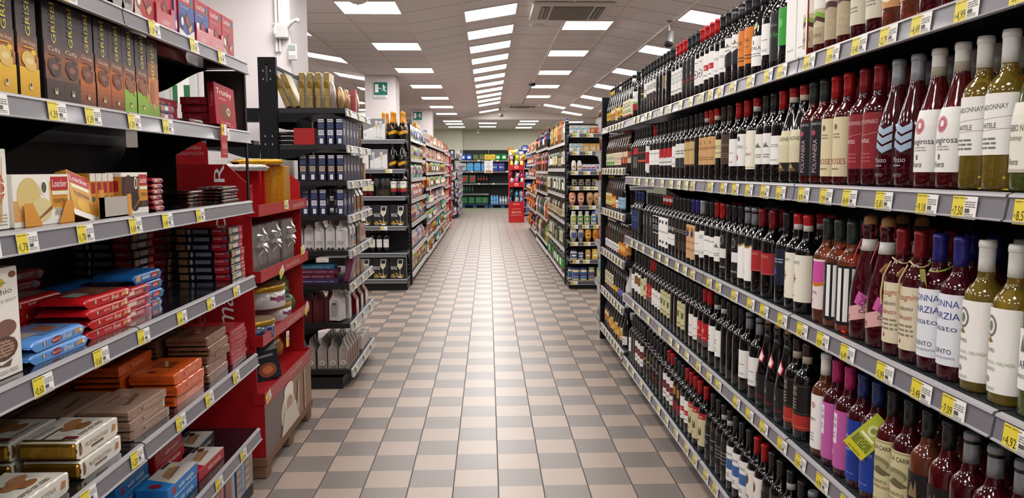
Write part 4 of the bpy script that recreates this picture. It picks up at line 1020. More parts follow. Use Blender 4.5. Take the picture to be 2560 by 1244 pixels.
# ---- flow-wrapped packs: long along x, printed top and front, crimped ends
def pack_mb(w_, d_, h_, m, fr=None, top=None, crimp=.012, mk=G, foil=None, brick=0.):
    b = MB()
    N = 14; M = 6
    rows = []
    for i in range(N + 1):
        t = i / N
        x = -w_ / 2 + w_ * t
        e = min(t, 1 - t) * w_
        k = min(1, .12 + e / .016) if e < .016 else 1
        if brick: k = max(k, brick)
        ring = []
        for (y, z) in ((0, 0), (0, .5), (0, .93 if brick else .85), (.02 if brick else .05, 1), (.5, 1), (.98 if brick else .95, 1), (1, .93 if brick else .85), (1, .5), (1, 0)):
            ring.append((x, d_ * (.5 + (y - .5) * (1 if e > 0.003 else .97)), h_ * (.5 + (z - .5) * k) * (1 + .02 * math.sin(i * 2.3 + y * 3))))
        rows.append(ring)
    b.grid(rows, m, not brick)
    if brick:
        b.face(rows[0], foil or m); b.face(rows[-1][::-1], foil or m)
    for sx in (-1, 1):
        x0 = sx * w_ / 2; x1 = sx * (w_ / 2 + crimp)
        zz = h_ * .5
        zig = []
        for j in range(9):
            y = d_ * j / 8
            zig.append((x1, y, zz + (.0012 if j % 2 else -.0012)))
        b.grid([[(x0, d_ * j / 8, zz) for j in range(9)], zig], foil or m, False)
        b.grid([[(x0, d_ * j / 8, zz - h_ * .1) for j in range(9)], [(x0, d_ * j / 8, zz + h_ * .1) for j in range(9)]], foil or m, False)
    if fr: paint(b, fr, w_ - .02, h_ * .8, front(-.0004, h_ * .08), mk=mk)
    if top: paint(b, top, w_ - .024, d_ * .94, topf(h_ * 1.025, 0, d_ * .03), mk=mk)
    return b

# ---- gusseted bag
def bag_proto(w_, d_, h_, m, fr=None, name='bag', top=None, fold=.82, side=None):
    b = MB()
    hb = h_ * fold
    for (z0, z1, d0, d1) in ((0, hb * .75, 1, .96), (hb * .75, hb, .96, .25), (hb, h_, .25, .04)):
        a0, a1 = d_ * d0 / 2, d_ * d1 / 2
        for sy in (-1, 1):
            b.grid([[(-w_ / 2, sy * a0, z0), (0, sy * a0 * 1.03, z0), (w_ / 2, sy * a0, z0)], [(-w_ / 2, sy * a1, z1), (0, sy * a1 * 1.03, z1), (w_ / 2, sy * a1, z1)]], m, False)
        for sx in (-1, 1):
            i0 = w_ / 2 - .006; i1 = w_ / 2 - .012
            b.grid([[(sx * w_ / 2, -a0, z0), (sx * i0, 0, z0), (sx * w_ / 2, a0, z0)], [(sx * w_ / 2, -a1, z1), (sx * i1, 0, z1), (sx * w_ / 2, a1, z1)]], m, False)
    if fr: paint(b, fr, w_, hb * .75, flat((0, -d_ / 2 * 1.03 - .001, 0), (1, 0, 0), (0, .02, 1), (0, -1, 0), .0006))
    if side: paint(b, side, d_, hb * .75, lside(-w_ / 2 - .001, 0, 0, .0006))
    return Proto(b.mesh(name))

# ---- jars, tins, squeezers, drink bottles
def jar_proto(r, h, c, lid, lab, art=None, name='jar', glass=True, lw=1.6, lz=.18, lh=.5):
    b = MB()
    body = mat(c, .15, coat=.5)
    b.lathe([(0, 0), (r * .9, 0), (r, .006), (r, h * .72), (r * .86, h * .84), (r * .8, h * .86)], body, 18)
    pr = Proto(b.mesh(name))
    l = MB(); l.lathe([(r * .84, h * .85), (r * .88, h * .86), (r * .88, h - .002), (r * .85, h), (0, h)], mat(lid, .3, coat=.2), 18); pr.add('lid', l)
    if lab:
        q = MB(); paint(q, [('r', 0, 0, 1, 1, lab)] + (art or []), r * lw * 1.5, h * lh, cyl(r + .0005, h * lz), .01); pr.add('label', q)
    return pr
def lathe_proto(name, prof_, m, cap=None, lab=None, seg=16, sx=1, sy=1):
    b = MB(); b.lathe(prof_, m, seg, 0, 0, sx, sy)
    pr = Proto(b.mesh(name))
    if cap:
        c = MB(); c.lathe(cap[0], cap[1], seg); pr.add('cap', c)
    if lab:
        r, z0, w_, h_, paper, art = lab
        c = MB(); paint(c, [('r', 0, 0, 1, 1, paper)] + art, w_, h_, cyl(r, z0) if sx == 1 else (lambda x, y, k: Vector((x, -r * sy / 1 * math.sqrt(max(.0, 1 - (x / (r * sx)) ** 2)) - .0006 - k * .0004, z0 + y))), .008)
        pr.add('label', c)
    return pr
def pet_proto(r, h, liquid, cap, paper, art=None):
    m = mat(liquid, .08, trans=.25, coat=.5, ior=1.33)
    p = [(0, .004), (r * .8, 0), (r, .012), (r * .94, h * .14), (r, h * .26), (r * .96, h * .34), (r, h * .42), (r, h * .6), (r * .9, h * .72), (r * .6, h * .84), (r * .3, h * .92), (r * .28, h * .955), (0, h * .955)]
    return lathe_proto('drink_bottle', p, m, ([(r * .36, h * .94), (r * .38, h * .995), (0, h)], mat(cap, .3)), (r * 1.01, h * .38, r * 4, h * .2, paper, art or []), 14)
def can_proto(r, h, c, top='#b9b9b9', art=None):
    b = MB(); b.lathe([(0, 0), (r, 0), (r, h - .003), (r * .93, h), (0, h)], [mat(c, .35), mat(c, .35, coat=.3), mat(top, .3, metal=.6), mat(top, .3, metal=.6)], 16)
    pr = Proto(b.mesh('can'))
    if art:
        q = MB(); paint(q, art, r * 2.4, h, cyl(r + .0004), .01); pr.add('label', q)
    return pr
def six_proto(w_, d_, h_, c, cap, art, liquid=None, nx=3, ny=2):
    # shrink-wrapped bottles
    b = MB()
    r = w_ / nx / 2 * .96
    bm_ = mat(liquid or c, .12, trans=.2, coat=.4, ior=1.33)
    for i in range(nx):
        for j in range(ny):
            cx = -w_ / 2 + (i + .5) * w_ / nx; cy = (j + .5) * d_ / ny
            b.lathe([(0, 0), (r * .9, 0), (r, .02), (r * .95, h_ * .3), (r, h_ * .62), (r * .6, h_ * .84), (r * .32, h_ * .9), (r * .32, h_ * .955)], bm_, 10, cx, cy)
            b.lathe([(r * .36, h_ * .94), (r * .36, h_), (0, h_)], mat(cap, .3), 10, cx, cy)
    pr = Proto(b.mesh('bottle_pack'))
    q = MB(); q.box(-w_ / 2 - .004, -.004, h_ * .04, w_ / 2 + .004, d_ + .002, h_ * .84, mat(c, .25, coat=.4), .02)
    if art: paint(q, art, w_, h_ * .76, front(-.004, h_ * .06, eps=.0015))
    pr.add('wrap', q)
    return pr

# ================================================================ WINE AISLE (RIGHT)
XF = .943
RB = [.40, 1.378, 2.36, 3.34, 4.327, 5.31, 6.42]
WT = [1.738, 1.36, .96, .565, .125]
names = ['nearest the entrance end', 'holding the rosé and white bottles', 'second along the wine wall', 'third along the wine wall', 'fourth along the wine wall', 'holding the beers at the far end']
for i in range(5):
    gondola((XF, (RB[i] + RB[i + 1]) / 2, 0), R90, RB[i + 1] - RB[i], .52, WT, 1.9, 'black steel shelving bay with grey rails ' + names[i], 'r', perf=True, group='shelving bays of the wine wall', holes='', posts='l')
BT = [1.738, 1.418, 1.10, .775, .455, .145]
gondola((XF, (RB[5] + RB[6]) / 2, 0), R90, RB[6] - RB[5], .52, BT, 1.9, 'black steel shelving bay with grey rails ' + names[5], 'r', group='shelving bays of the wine wall', holes='', posts='')
b = post_mb(0, -.03, .03, 1.985, .055, 'fl')
for zz in range(38):
    b.box(-.0285, -.018, .05 + zz * .05, -.0275, -.012, .065 + zz * .05, HOLE)
put(b, 'upright_post', (XF + .018, 6.45, 0), R90, label='slotted black steel post closing the beer bay', cat='post')
SHN = {'A': 'top wine shelf', 'B': 'second wine shelf', 'C': 'third wine shelf', 'D': 'fourth wine shelf', 'E': 'bottom wine shelf'}
def wine(lb, cap, sh, gl, x, y, z, place, grp='wine bottles on display'):
    pr = bottle_proto(lb, cap, sh, gl)
    nm = {'E': 'beer_bottle', 'F': 'beer_bottle'}.get(sh, 'wine_bottle')
    put(pr, nm, (x, y, z + .0006), R90 + random.uniform(-.08, .08) + (.36 if lb else 0), look=look_bottle(lb, cap, sh, gl), place=('on ' + place) if place[0] != '@' else 'in ' + place[1:].replace(' wine', '') + ' rear rank', cat='bottle', group='bottles on ' + place.replace('@', 'the rear of the '))
NB = 0
for row, (z, s_) in WINE.items():
    for t in s_.split('|'):
        y, lb, cap, sh, gl = t.split()
        y = float(y)
        R_ = SHP[sh][0]
        if 1.3 < y < 3.4 and NB < 78:
            wine(lb, cap, sh, gl, XF + .006 + R_ * 3 + .004, y + .012, z, '@' + SHN[row]); NB += 1
        wine(lb, cap, sh, gl, XF + .006 + R_, y, z, SHN[row])
for row, lb, cap, sh, gl in (('B', 'no', 'W', 'U', 'g'), ('C', 'ea', 'W', 'B', 'g'), ('D', 'kx', 'S', 'B', 'p'), ('A', 'sal', 'W', 'B', 'o')):
    for q in range(4):
        wine(lb, cap, sh, gl, XF + .006 + SHP[sh][0], {'B': 1.31, 'C': 1.258, 'D': 1.29, 'A': 1.40}[row] - q * .088, WT['ABCDE'.index(row)], SHN[row])
# two gift boxes on the top shelf
for i, (y, lbl) in enumerate(((2.442 + .02, 'white bottle gift box beside the green-labelled bottle'), (2.372, 'white and red bottle gift box on the top wine shelf'))):
    pr = box_proto('gift_box', .08, .09, .345, '#dcdad6', fr=[('l', .2, .08, .8, .11, 1, '#999')], right=[('r', 0, 0, 1, 1, '#9c241e')] if i else None)
    put(pr, 'gift_box', (XF + .006, y + .02 + i * .004, 1.7386), R90, label=lbl, cat='box')
# neck tags
b = MB()
paint(b, [('r', 0, 0, 1, 1, '#b9c23a'), ('r', 0, 0, 1, .16, '#d8cf2a'), ('e', .45, .66, .22, .13, '#dfe0b0'), ('e', .45, .66, .12, .07, '#8f9a35'), ('r', .15, .44, .8, .5, '#e6e6cf'), ('l', .1, .18, .9, .4, 5, '#3a3d2a'), ('t', '60 PREMI', .5, .06, .05, '#6b6a20', .6)], .062, .115, front(0, eps=.0003))
put(b, 'neck_tag', (XF - .02, 1.91, .565 + .125), rot=(-.15, .72, R90 + .75), label='yellow-green printed tag hanging from the blue-capped rosé bottle', cat='tag')
b = MB()
b.tube([(.02 * math.cos(a), .02 * math.sin(a), .006 * math.sin(a)) for a in [i * PI / 8 for i in range(17)]], .0025, mat('#9aa03a', .5), 6)
paint(b, [('r', 0, 0, 1, 1, '#8d9430')], .05, .1, flat((-.01, -.02, -.1), (.8, -.2, .1), (.1, -.2, 1), (-.3, -1, 0), .0004))
put(b, 'neck_tag', (XF + .045, 1.674, .96 + .225), R90, label='olive green collar tag on a blue-capped rosé bottle', cat='tag')

def place_tags(D_, face, X, names_):
    for row, (z, s_) in D_.items():
        for t in s_.split('|'):
            y, pz = t.split(); y = float(y)
            tag(face, y - .039 if face == 'R' else y + .039, z - .024, pz, names_[row], y < 3.6, X)
place_tags(RTAGS, 'R', XF, {k: 'on the ' + v + ' rail' for k, v in SHN.items()})

# beers
BEER = {
    0: ('C', [('k', 'Y', 'yb'), ('k', 'Y', 'yb'), ('k', 'K', 'ob'), ('k', 'K', 'ob'), ('k', 'W', 'yc'), ('k', 'K', 'ob'), ('k', 'K', 'yb'), ('k', 'K', 'cr2'), ('k', 'K', 'cr2'), ('n', 'W', 'cr2')]),
    1: ('F', [('b', 'W', 'gl'), ('b', 'W', 'gl'), ('b', 'W', 'gl'), ('b', 'W', 'gl'), ('b', 'W', 'rc'), ('b', 'W', 'rc'), ('b', 'W', 'rc'), ('b', 'R', 'ic'), ('b', 'R', 'ic'), ('b', 'R', 'ic')]),
    2: ('F', [('b', 'Y', 'yc'), ('b', 'Y', 'yc'), ('b', 'Y', 'yc'), ('b', 'O', 'or2'), ('b', 'O', 'or2'), ('k', 'K', 'wb2'), ('k', 'G', 'blb'), ('k', 'G', 'blb')]),
    3: ('E', [('b', 'W', 'wb2'), ('b', 'W', 'wb2'), ('b', 'W', 'wb2'), ('b', 'W', 'wb2'), ('n', 'N', 'wb2'), ('n', 'N', 'wb2'), ('b', 'W', 'or2'), ('b', 'W', 'or2'), ('b', 'W', 'or2'), ('b', 'K', 'ob')]),
    4: ('E', [('k', 'W', 'cr2'), ('k', 'W', 'cr2'), ('k', 'W', 'cr2'), ('k', 'W', 'cr2'), ('k', 'K', 'ylow'), ('k', 'K', 'ylow'), ('k', 'K', 'plow'), ('k', 'K', 'plow'), ('k', 'K', 'wb2')]),
    5: ('F', [('k', 'K', 'ob'), ('k', 'K', 'ob'), ('k', 'K', 'or2'), ('k', 'Y', 'yc'), ('k', 'W', 'or2'), ('k', 'W', 'yc'), ('k', 'W', 'or2'), ('k', 'K', 'yc'), ('k', 'K', 'wb2')]),
}
LB.update({
    'yb': ('yellow band label', .08, .05, .06, '#d9b424', [('l', .2, .3, .8, .7, 2, '#3a3010')]),
    'ob': ('orange and tan label', .08, .04, .09, '#b08a4a', [('r', 0, .3, 1, .5, '#c96a22'), ('e', .5, .7, .2, .15, '#efe0b0')]),
    'yc': ('yellow cream label', .08, .03, .09, '#e0cf90', [('e', .5, .55, .25, .25, '#caa040'), ('l', .2, .1, .8, .2, 1, '#5a4a20')]),
    'cr2': ('cream label', .08, .03, .11, '#ded8b4', [('e', .5, .7, .2, .14, '#4a4a3a'), ('e', .5, .7, .15, .1, '#ded8b4'), ('l', .2, .2, .8, .4, 2, '#6a6444'), ('r', 0, 0, 1, .08, '#b03a2a')]),
    'gl': ('cream and green leaf label', .08, .02, .09, '#dcd8b4', [('t', 'BIO', .45, .6, .25, '#2e2e24', .6), ('p', [(.4, .1), (.6, .35), (.85, .2), (.7, .05)], '#3f9a34')]),
    'rc': ('cream label with red lines', .08, .02, .09, '#ddd2bc', [('r', .1, .78, .9, .82, '#a8352a'), ('r', .1, .2, .9, .24, '#a8352a'), ('l', .2, .35, .8, .65, 3, '#6a4a3a')]),
    'ic': ('red and cream quartered label', .08, .03, .08, '#dcd0b0', [('r', 0, .5, .33, 1, '#b8402c'), ('r', .33, 0, .66, .5, '#b8402c'), ('r', .66, .5, 1, 1, '#b8402c'), ('t', 'ICNUSA', .5, .5, .2, '#2a2420', .8)]),
    'or2': ('orange label', .08, .02, .085, '#d9761e', [('e', .45, .55, .25, .28, '#e6c26a'), ('l', .2, .1, .7, .2, 1, '#5a2a10')]),
    'wb2': ('white and blue label', .075, .02, .06, '#d9dbdc', [('t', 'BIRRA', .45, .6, .25, '#2a3a8a', .6), ('l', .2, .15, .8, .35, 1, '#a33')]),
    'blb': ('pale blue label', .09, .02, .085, '#9dbdd6', [('t', 'Blanche', .45, .74, .2, '#22384f', .8), ('t', 'Namur', .42, .5, .18, '#22384f', .5), ('r', 0, 0, 1, .12, '#5a7a9a')]),
    'ylow': ('yellow band label', .07, .04, .035, '#e0b81e', []),
    'plow': ('violet band label', .07, .04, .045, '#6a66b0', []),
})
BN = ['top', 'second', 'third', 'fourth', 'fifth', 'bottom']
for k, (sh, L) in BEER.items():
    R_ = SHP[sh][0]; y = 5.31 + .35 * 0
    y = 6.36 - R_
    step = max(2 * R_ + .002, .105 if k not in (1, 2) else .1)
    for gl, cap, lb in L:
        wine(lb, cap, sh, gl, XF + .01 + R_, y, BT[k], BN[k] + ' beer shelf')
        y -= step
        if y < 5.36: break
    for q in range(7 if k else 6):
        tag('R', 5.42 + q * .135, BT[k] - .05, None, 'on the %s beer shelf rail' % BN[k], False, XF)
# bag wrapped bottle at the end of the fifth beer shelf
b = MB()
rows = []
for i in range(11):
    t = i / 10; r_ = .048 * (1 - .55 * max(0, t - .45) / .4 if t < .85 else .45 + (t - .85) * 1.2)
    rows.append([(r_ * (1 + .07 * math.sin(5 * a + i)) * math.cos(a), r_ * (1 + .07 * math.cos(4 * a - i)) * math.sin(a), .27 * t) for a in [j * PI / 9 for j in range(18)]])
b.grid(rows, mat('#cfcfcd', .5, bump=.4), True, True)
b.face(rows[-1], '#bbb')
paint(b, [('t', 'B', .4, .3, .2, '#333'), ('t', 'JAVA', .45, .15, .06, '#555', .4)], .09, .27, cyl(.053, 0))
put(b, 'wrapped_bottle', (XF + .06, 5.385, .4556), R90, label='bottle wrapped in crumpled white paper at the beer shelf end', cat='bottle')

# stock behind the post at the far side of the beer bay: small end shelves facing away
pr = Proto()
for i, z in enumerate((1.84, 1.565, 1.31, 1.065, .80, .46, .14)):
    b = MB(); b.box(-.45, .0, z - .03, .45, .36, z, mat('#8e8d90', .4)); sh = pr.add('shelf', b)
    pr.add('bracket', bracket_mb(.452, .36, z - .02, .12, .025, mat('#a3a29f', .35)), sh)
    pr.add('price_rail', rail_mb(.9, 0, z, .045, 'l'), sh)
put(pr, 'shelving_unit', (1.39, 6.86, 0), PI, label='light grey end shelving behind the beer bay post', cat='shelving unit')
random.seed(5)
for z, c, n_, h_, w_, art, lk in ((1.84, '#6b2a24', 3, .07, .07, None, 'dark jar'), (1.565, '#96302a', 4, .12, .055, None, 'red tin'), (1.31, '#8a3a30', 3, .09, .06, None, 'red jar'),
                                  (1.065, '#b9bcc0', 3, .1, .07, None, 'silver jar'), (.80, '#b0403c', 4, .12, .06, None, 'pink-red box'), (.46, '#7fb3a8', 4, .16, .06, None, 'pale green carton'), (.14, '#a8b09a', 3, .1, .07, None, 'green tin')):
    for q in range(n_):
        if 'box' in lk or 'carton' in lk:
            pr = box_proto('carton', w_, .05, h_, c, fr=[('r', .1, .2, .9, .6, '#dcd0c4')], right=[('r', .15, .5, .85, .85, '#3f8fb0'), ('r', .2, .1, .8, .35, '#dfe0da')] if 'green' in lk else [('r', .1, .3, .9, .7, '#c98a84')])
            nm = 'carton'
        else:
            pr = can_proto(w_ / 2, h_, c, '#c9a88a', [('r', .1, .2, .9, .6, '#d9c8b8')]); nm = 'can'
        put(pr, nm, (.96 + .035 + (q % 2) * .0, 6.83 - q * .085, z + .0006), PI, look=lk, place='on end shelf behind the post', cat=nm, group='goods on the end shelves behind the beer bay')

# ================================================================ SWEETS AISLE (LEFT)
XS = -1.012
LT = [1.85, 1.567, 1.277, .96, .62, .289]
for i, (ya, yb_, nm_) in enumerate(((0.0, 1.118, 'at the camera end'), (1.118, 2.235, 'holding the boxed biscuits'), (2.235, 3.36, 'ending at the red stand'))):
    gondola((XS, (ya + yb_) / 2, 0), L90, yb_ - ya, .5, LT, 2.0, 'black biscuit shelving bay with grey rails ' + nm_, 'r', .052, TRAYB, base=False, group='biscuit shelving bays', dr=.13, posts='r' if i < 2 else '', plinth=None, holes='fl')
# end panels and the low tray
b = MB(); b.box(XS - .06 - .5, 3.362, 0, XS - .30, 3.37, 1.5, mat('#2a1d1c', .25, coat=.4))
b.box(XS - .17, 3.362, 1.50, XS - .006, 3.37, 1.815, mat('#3a3230', .3, coat=.3)); b.box(XS - .006, 3.352, 1.28, XS + .0, 3.372, 1.815, POST)
put(b, 'end_panel', (0, 0, 0), label='dark glossy end panel of the biscuit shelving', cat='panel')
b = MB(); b.box(XS - .5, 1.13, 0, XS - .02, 3.34, .045, BKP); put(b, 'floor_tray', (0, 0, 0), label='low black tray under the biscuit shelving', cat='tray')

LN = {'L1': 'top biscuit shelf', 'L2': 'second biscuit shelf', 'L3': 'third biscuit shelf', 'L4': 'fourth biscuit shelf', 'L5': 'fifth biscuit shelf', 'L6': 'sixth biscuit shelf'}
place_tags(LTAGS, 'L', XS, {k: 'on the ' + v + ' rail' for k, v in LN.items()})
XP = -1.036
def left(pr, nm, y, z, look, place, x=XP, rz=L90, cat=None, group=None, mode='y', rot=None, label=None):
    return put(pr, nm, (x, y, z + .0006), rz, look, place, cat or nm.replace('_', ' '), group or (look + 's ' + place)[:60], mode, rot=rot, label=label)
def stack(pr, nm, n, y, z, h, look, place, x=XP, rz=L90, jit=.006, cat=None, group=None):
    for i in range(n):
        left(pr, nm, y + random.uniform(-jit, jit), z + i * (h + .0004), look, place, x + random.uniform(-jit, jit) * .7, rz + random.uniform(-.03, .03), cat or 'pack', group, 'z')

# ---- second shelf: tall dark biscuit cartons with yellow vertical lettering
def grisbi(kind):
    base, bot, nm = {'lemon': ('#8a5430', '#d8a018', 'Crema limone'), 'coffee': ('#6e4a38', '#3a2824', 'Caffè'), 'choc': ('#9a5a2c', '#6a3418', 'Cioccolato'), 'nut': ('#9a5c34', '#7fa52c', 'Nocciola')}[kind]
    c2 = {'lemon': '#cf7a2e', 'coffee': '#9b6038', 'choc': '#c96a28', 'nut': '#b8683a'}[kind]
    bis = {'lemon': '#dcb860', 'coffee': '#4a3430', 'choc': '#6d3826', 'nut': '#8a5438'}[kind]
    fr = grad(.6, 1, '#4a3c3e', '#352c34', 5) + grad(.40, .6, c2, '#4a3c3e', 8) + grad(.22, .40, base, c2, 5) + [('r', 0, 0, 1, .28 if kind != 'coffee' else .22, bot)] + grad(.0, .28 if kind != 'coffee' else .22, bot, {'lemon': '#e8b828', 'coffee': '#4a342c', 'choc': '#c06428', 'nut': '#8cb432'}[kind], 5) + [
          ('t', 'GRISBÌ', .5, .78, .24, '#d8c62c', .40, 90), ('t', nm, .5, .52, .045, '#dcc0a8', .7, -4, .3), ('r', .25, .465, .75, .478, '#d8a030' if kind == 'lemon' else '#8a4a2a'),
          ('e', .45, .36, .33, .075, bis), ('e', .55, .31, .30, .06, bis), ('e', .5, .345, .2, .03, '#e8d090' if kind == 'lemon' else '#8d5b48'), ('e', .72, .43, .12, .025, '#e8c428' if kind == 'lemon' else '#4a2a20'),
          ('p', [(.8, .36), (.9, .42), (.86, .33)], '#4d6b2c' if kind == 'lemon' else '#5a3422'), ('r', .42, .075, .58, .135, '#dcc8a0'), ('e', .5, .12, .05, .018, '#3a2a20')]
    if kind == 'nut': fr += [('e', .85, .27, .07, .02, '#c49a70'), ('e', .8, .24, .06, .018, '#b88a5c')]
    sd = [('r', .3, .05, .4, .45, '#4a4038'), ('r', .55, .5, .62, .95, '#8a7a3a')]
    return box_proto('biscuit_carton', .077, .15, .236, '#221b1c', fr=fr, left=sd)
GR = {k: grisbi(k) for k in ('lemon', 'coffee', 'choc', 'nut')}
gn = {'lemon': 'yellow lemon cream biscuit carton', 'coffee': 'dark coffee biscuit carton', 'choc': 'orange-brown chocolate biscuit carton', 'nut': 'green-based hazelnut biscuit carton'}
for a, c_, k in ((1.708, 1.785, 'lemon'), (1.797, 1.875, 'lemon'), (1.902, 1.98, 'coffee'), (1.981, 2.056, 'coffee'), (2.057, 2.134, 'choc'), (2.142, 2.22, 'choc'), (2.221, 2.299, 'choc'), (2.300, 2.378, 'nut'), (2.384, 2.462, 'nut')):
    left(GR[k], 'biscuit_carton', (a + c_) / 2, 1.567, gn[k], 'on the second biscuit shelf')
pr = box_proto('biscuit_carton', .075, .15, .236, '#3a2a2a', fr=[('r', 0, 0, 1, 1, '#4a3a38'), ('r', 0, 0, 1, .7, '#8a5030'), ('r', 0, 0, 1, .5, '#c0723c'), ('r', 0, 0, 1, .16, '#7f9c34'), ('t', 'GRISBÌ', .5, .72, .3, '#d8c62c', .45, -90), ('t', 'Nocciola', .25, .72, .14, '#8a7468', .3, -90), ('e', .4, .32, .2, .15, '#9a6040'), ('e', .5, .14, .15, .04, '#c49468'), ('e', .7, .2, .12, .03, '#c49468')])
left(pr, 'biscuit_carton', 2.505, 1.567, '', '', label='biscuit carton turned sideways at the end of the tall row')

def red_pack(w_, d_, h_, txt, c='#a81a26', fr=None, top=None):
    return Proto(pack_mb(w_, d_, h_, G(c), fr or [('t', txt, .6, .5, .55, '#e6d8d0', .3), ('r', .82, .2, .9, .8, '#2f6a8c'), ('r', .12, .25, .45, .75, '#d9c8b8')], top).mesh('wafer_pack'))
small = Proto(pack_mb(.13, .045, .026, mat('#2b2f48', .3, metal=.3), [('r', .05, .1, .3, .9, '#b07c50'), ('r', .33, .2, .62, .8, '#cdd0d8'), ('r', .65, .1, .85, .9, '#c22a34'), ('r', .86, .2, .93, .8, '#3f7aa5')], None, mk=P).mesh('wafer_pack'))
for y_, z_, l_ in ((2.62, 0, 'lower'), (2.625, .027, 'upper')):
    left(small, 'wafer_pack', y_ + .05, 1.567 + z_, '', '', label=l_ + ' of the two navy foil wafer packs on the second shelf', x=XP - .03)
left(small, 'wafer_pack', 2.60, 1.567, 'navy foil wafer pack', 'behind the tall cartons', x=XP - .1)
left(Proto(pack_mb(.14, .04, .018, G('#2a2022'), [('r', .05, .1, .3, .9, '#c22a34'), ('r', .3, .2, .4, .8, '#3f7aa5')]).mesh('wafer_pack')), 'wafer_pack', 2.87, 1.567, '', '', label='slim black and red snack pack beside the leaning red box', x=XP - .005)
tron = box_proto('snack_box', .22, .1, .029, '#9c1a28', fr=[('t', 'Tronky', .35, .5, .5, '#d8b8b4', .3), ('r', .6, .3, .7, .6, '#c8686c')], left=[('t', 'Tronky', .5, .5, .5, '#b8686c', .5)])
for i in range(4):
    if i < 3: left(tron, 'snack_box', 2.84 + random.uniform(-.01, .01), 1.567 + i * .0296, 'flat red snack box in the stack', 'on the second shelf', x=XP - .1, group='stacked red snack boxes', mode='z')
    if i < 4: left(tron, 'snack_box', 3.22 + random.uniform(-.01, .01), 1.567 + i * .0296, 'flat red snack box', 'behind the leaning red box', x=XP - .05, group='stacked red snack boxes', mode='z')
pr = box_proto('snack_box', .15, .03, .165, '#a51c2a', fr=[('t', 'Tronky', .46, .82, .15, '#e6dcd8', .75), ('r', .2, .62, .55, .68, '#c9607a'), ('e', .5, .36, .3, .2, '#7d3a28'), ('e', .62, .38, .1, .1, '#c9b08a'), ('e', .62, .38, .05, .05, '#5a8a2c'), ('r', .3, .08, .7, .11, '#d08a90'), ('l', .3, .02, .8, .06, 1, '#d08a90')], left=[('t', 'Tronky', .5, .6, .5, '#d08a90', .35, 90)])
left(pr, 'snack_box', 3.15, 1.572, '', '', label='upright red snack box leaning against its stack', rot=(-.12, .13, L90 - .2), x=XP + .012)

# ---- top shelf
def lbox(c, blue):
    fr = [('t', 'Loacker', .42, .86, .13, '#e8e0da', .62), ('r', .78, .78, .95, .93, '#2c6a9a'), ('p', [(.78, .78), (.95, .78), (.86, .88)], '#3f8a3a'), ('t', 'Gardena', .35, .68, .07, '#d8b0a0', .5)]
    if blue: fr = [('r', 0, 0, 1, .74, '#39549a'), ('p', [(0, 0), (0, .2), (.5, .1), (1, .26), (1, 0)], '#d9d2cc')] + fr
    else: fr = [('p', [(0, 0), (0, .36), (.45, .02), (1, .12), (1, 0)], '#cbbab2')] + fr
    fr += [('e', .2, .36, .14, .16, '#3a3434' if blue else '#8a5a3c'), ('e', .2, .36, .08, .09, '#d8d0c8'), ('p', [(.35, .45), (.55, .6), (.85, .3), (.7, .14)], '#6a4236'), ('p', [(.4, .42), (.5, .5), (.62, .4), (.5, .3)], '#b32a30'), ('p', [(.55, .24), (.8, .36), (.85, .3), (.65, .14)], '#c49a74')]
    return box_proto('wafer_box', .138, .05, .16, '#b32430', fr=fr, left=[('t', 'Loacker', .5, .8, .4, '#e8d8d0', .35, 90)])
LR, LBx = lbox('r', False), lbox('b', True)
for y_, p_, l_ in ((2.47, LR, 'red wafer box first on the top biscuit shelf'), (2.612, LR, 'red wafer box beside the narrow blue pack'), (2.805, LBx, 'blue-fronted red wafer box on the top shelf'), (2.952, LBx, 'blue-fronted wafer box in a red tray on the top shelf'), (3.095, LR, 'red wafer box in a red tray on the top shelf'), (3.24, LR, 'red wafer box at the far end of the top shelf')):
    left(p_, 'wafer_box', y_, 1.85, '', '', label=l_)
left(box_proto('wafer_box', .05, .1, .15, '#2f4a9a', fr=[('r', 0, .5, 1, 1, '#b32430'), ('e', .6, .25, .3, .1, '#dcd6d0')]), 'wafer_box', 2.708, 1.85, '', '', label='narrow blue and red pack between the wafer boxes', rz=L90 + .2)
for y_, l_ in ((2.612, 'beside the narrow blue pack'), (2.952, 'under the second blue-fronted box'), (3.095, 'next to the last red box')):
    b = MB(); b.box(-.071, -.006, 0, .071, -.002, .055, G('#b8303c')); b.box(-.071, -.006, .055, -.045, -.002, .075, G('#b8303c')); b.box(.045, -.006, .055, .071, -.002, .075, G('#b8303c'))
    paint(b, [('t', 'Loacker', .5, .45, .3, '#e0c8c4', .4)], .14, .06, front(-.006))
    left(b, 'display_tray', y_, 1.85, '', '', label='red open-front card tray ' + l_, cat='tray')
for i, y_ in enumerate((2.29, 2.36)):
    left(Proto(pack_mb(.07, .06, .10, F('#8e8a88'), [('r', .1, .3, .9, .7, '#5a2a2a')]).mesh('foil_pack')), 'foil_pack', y_, 1.85, 'silver foil sweets pack', 'on the top biscuit shelf')
# curved red shelf card under the top shelf
b = MB()
pts = [(-.17 + .034 * i, -.01 - .02 * math.cos((i - 5) / 5 * 1.3)) for i in range(11)]
b.grid([[(x, y, 0) for x, y in pts], [(x, y + .01, .035) for x, y in pts]], G('#a8202a'), False)
put(b, 'shelf_card', (XS - .10, 2.80, 1.785), L90, label='curved red promotional card under the top biscuit shelf', cat='card')
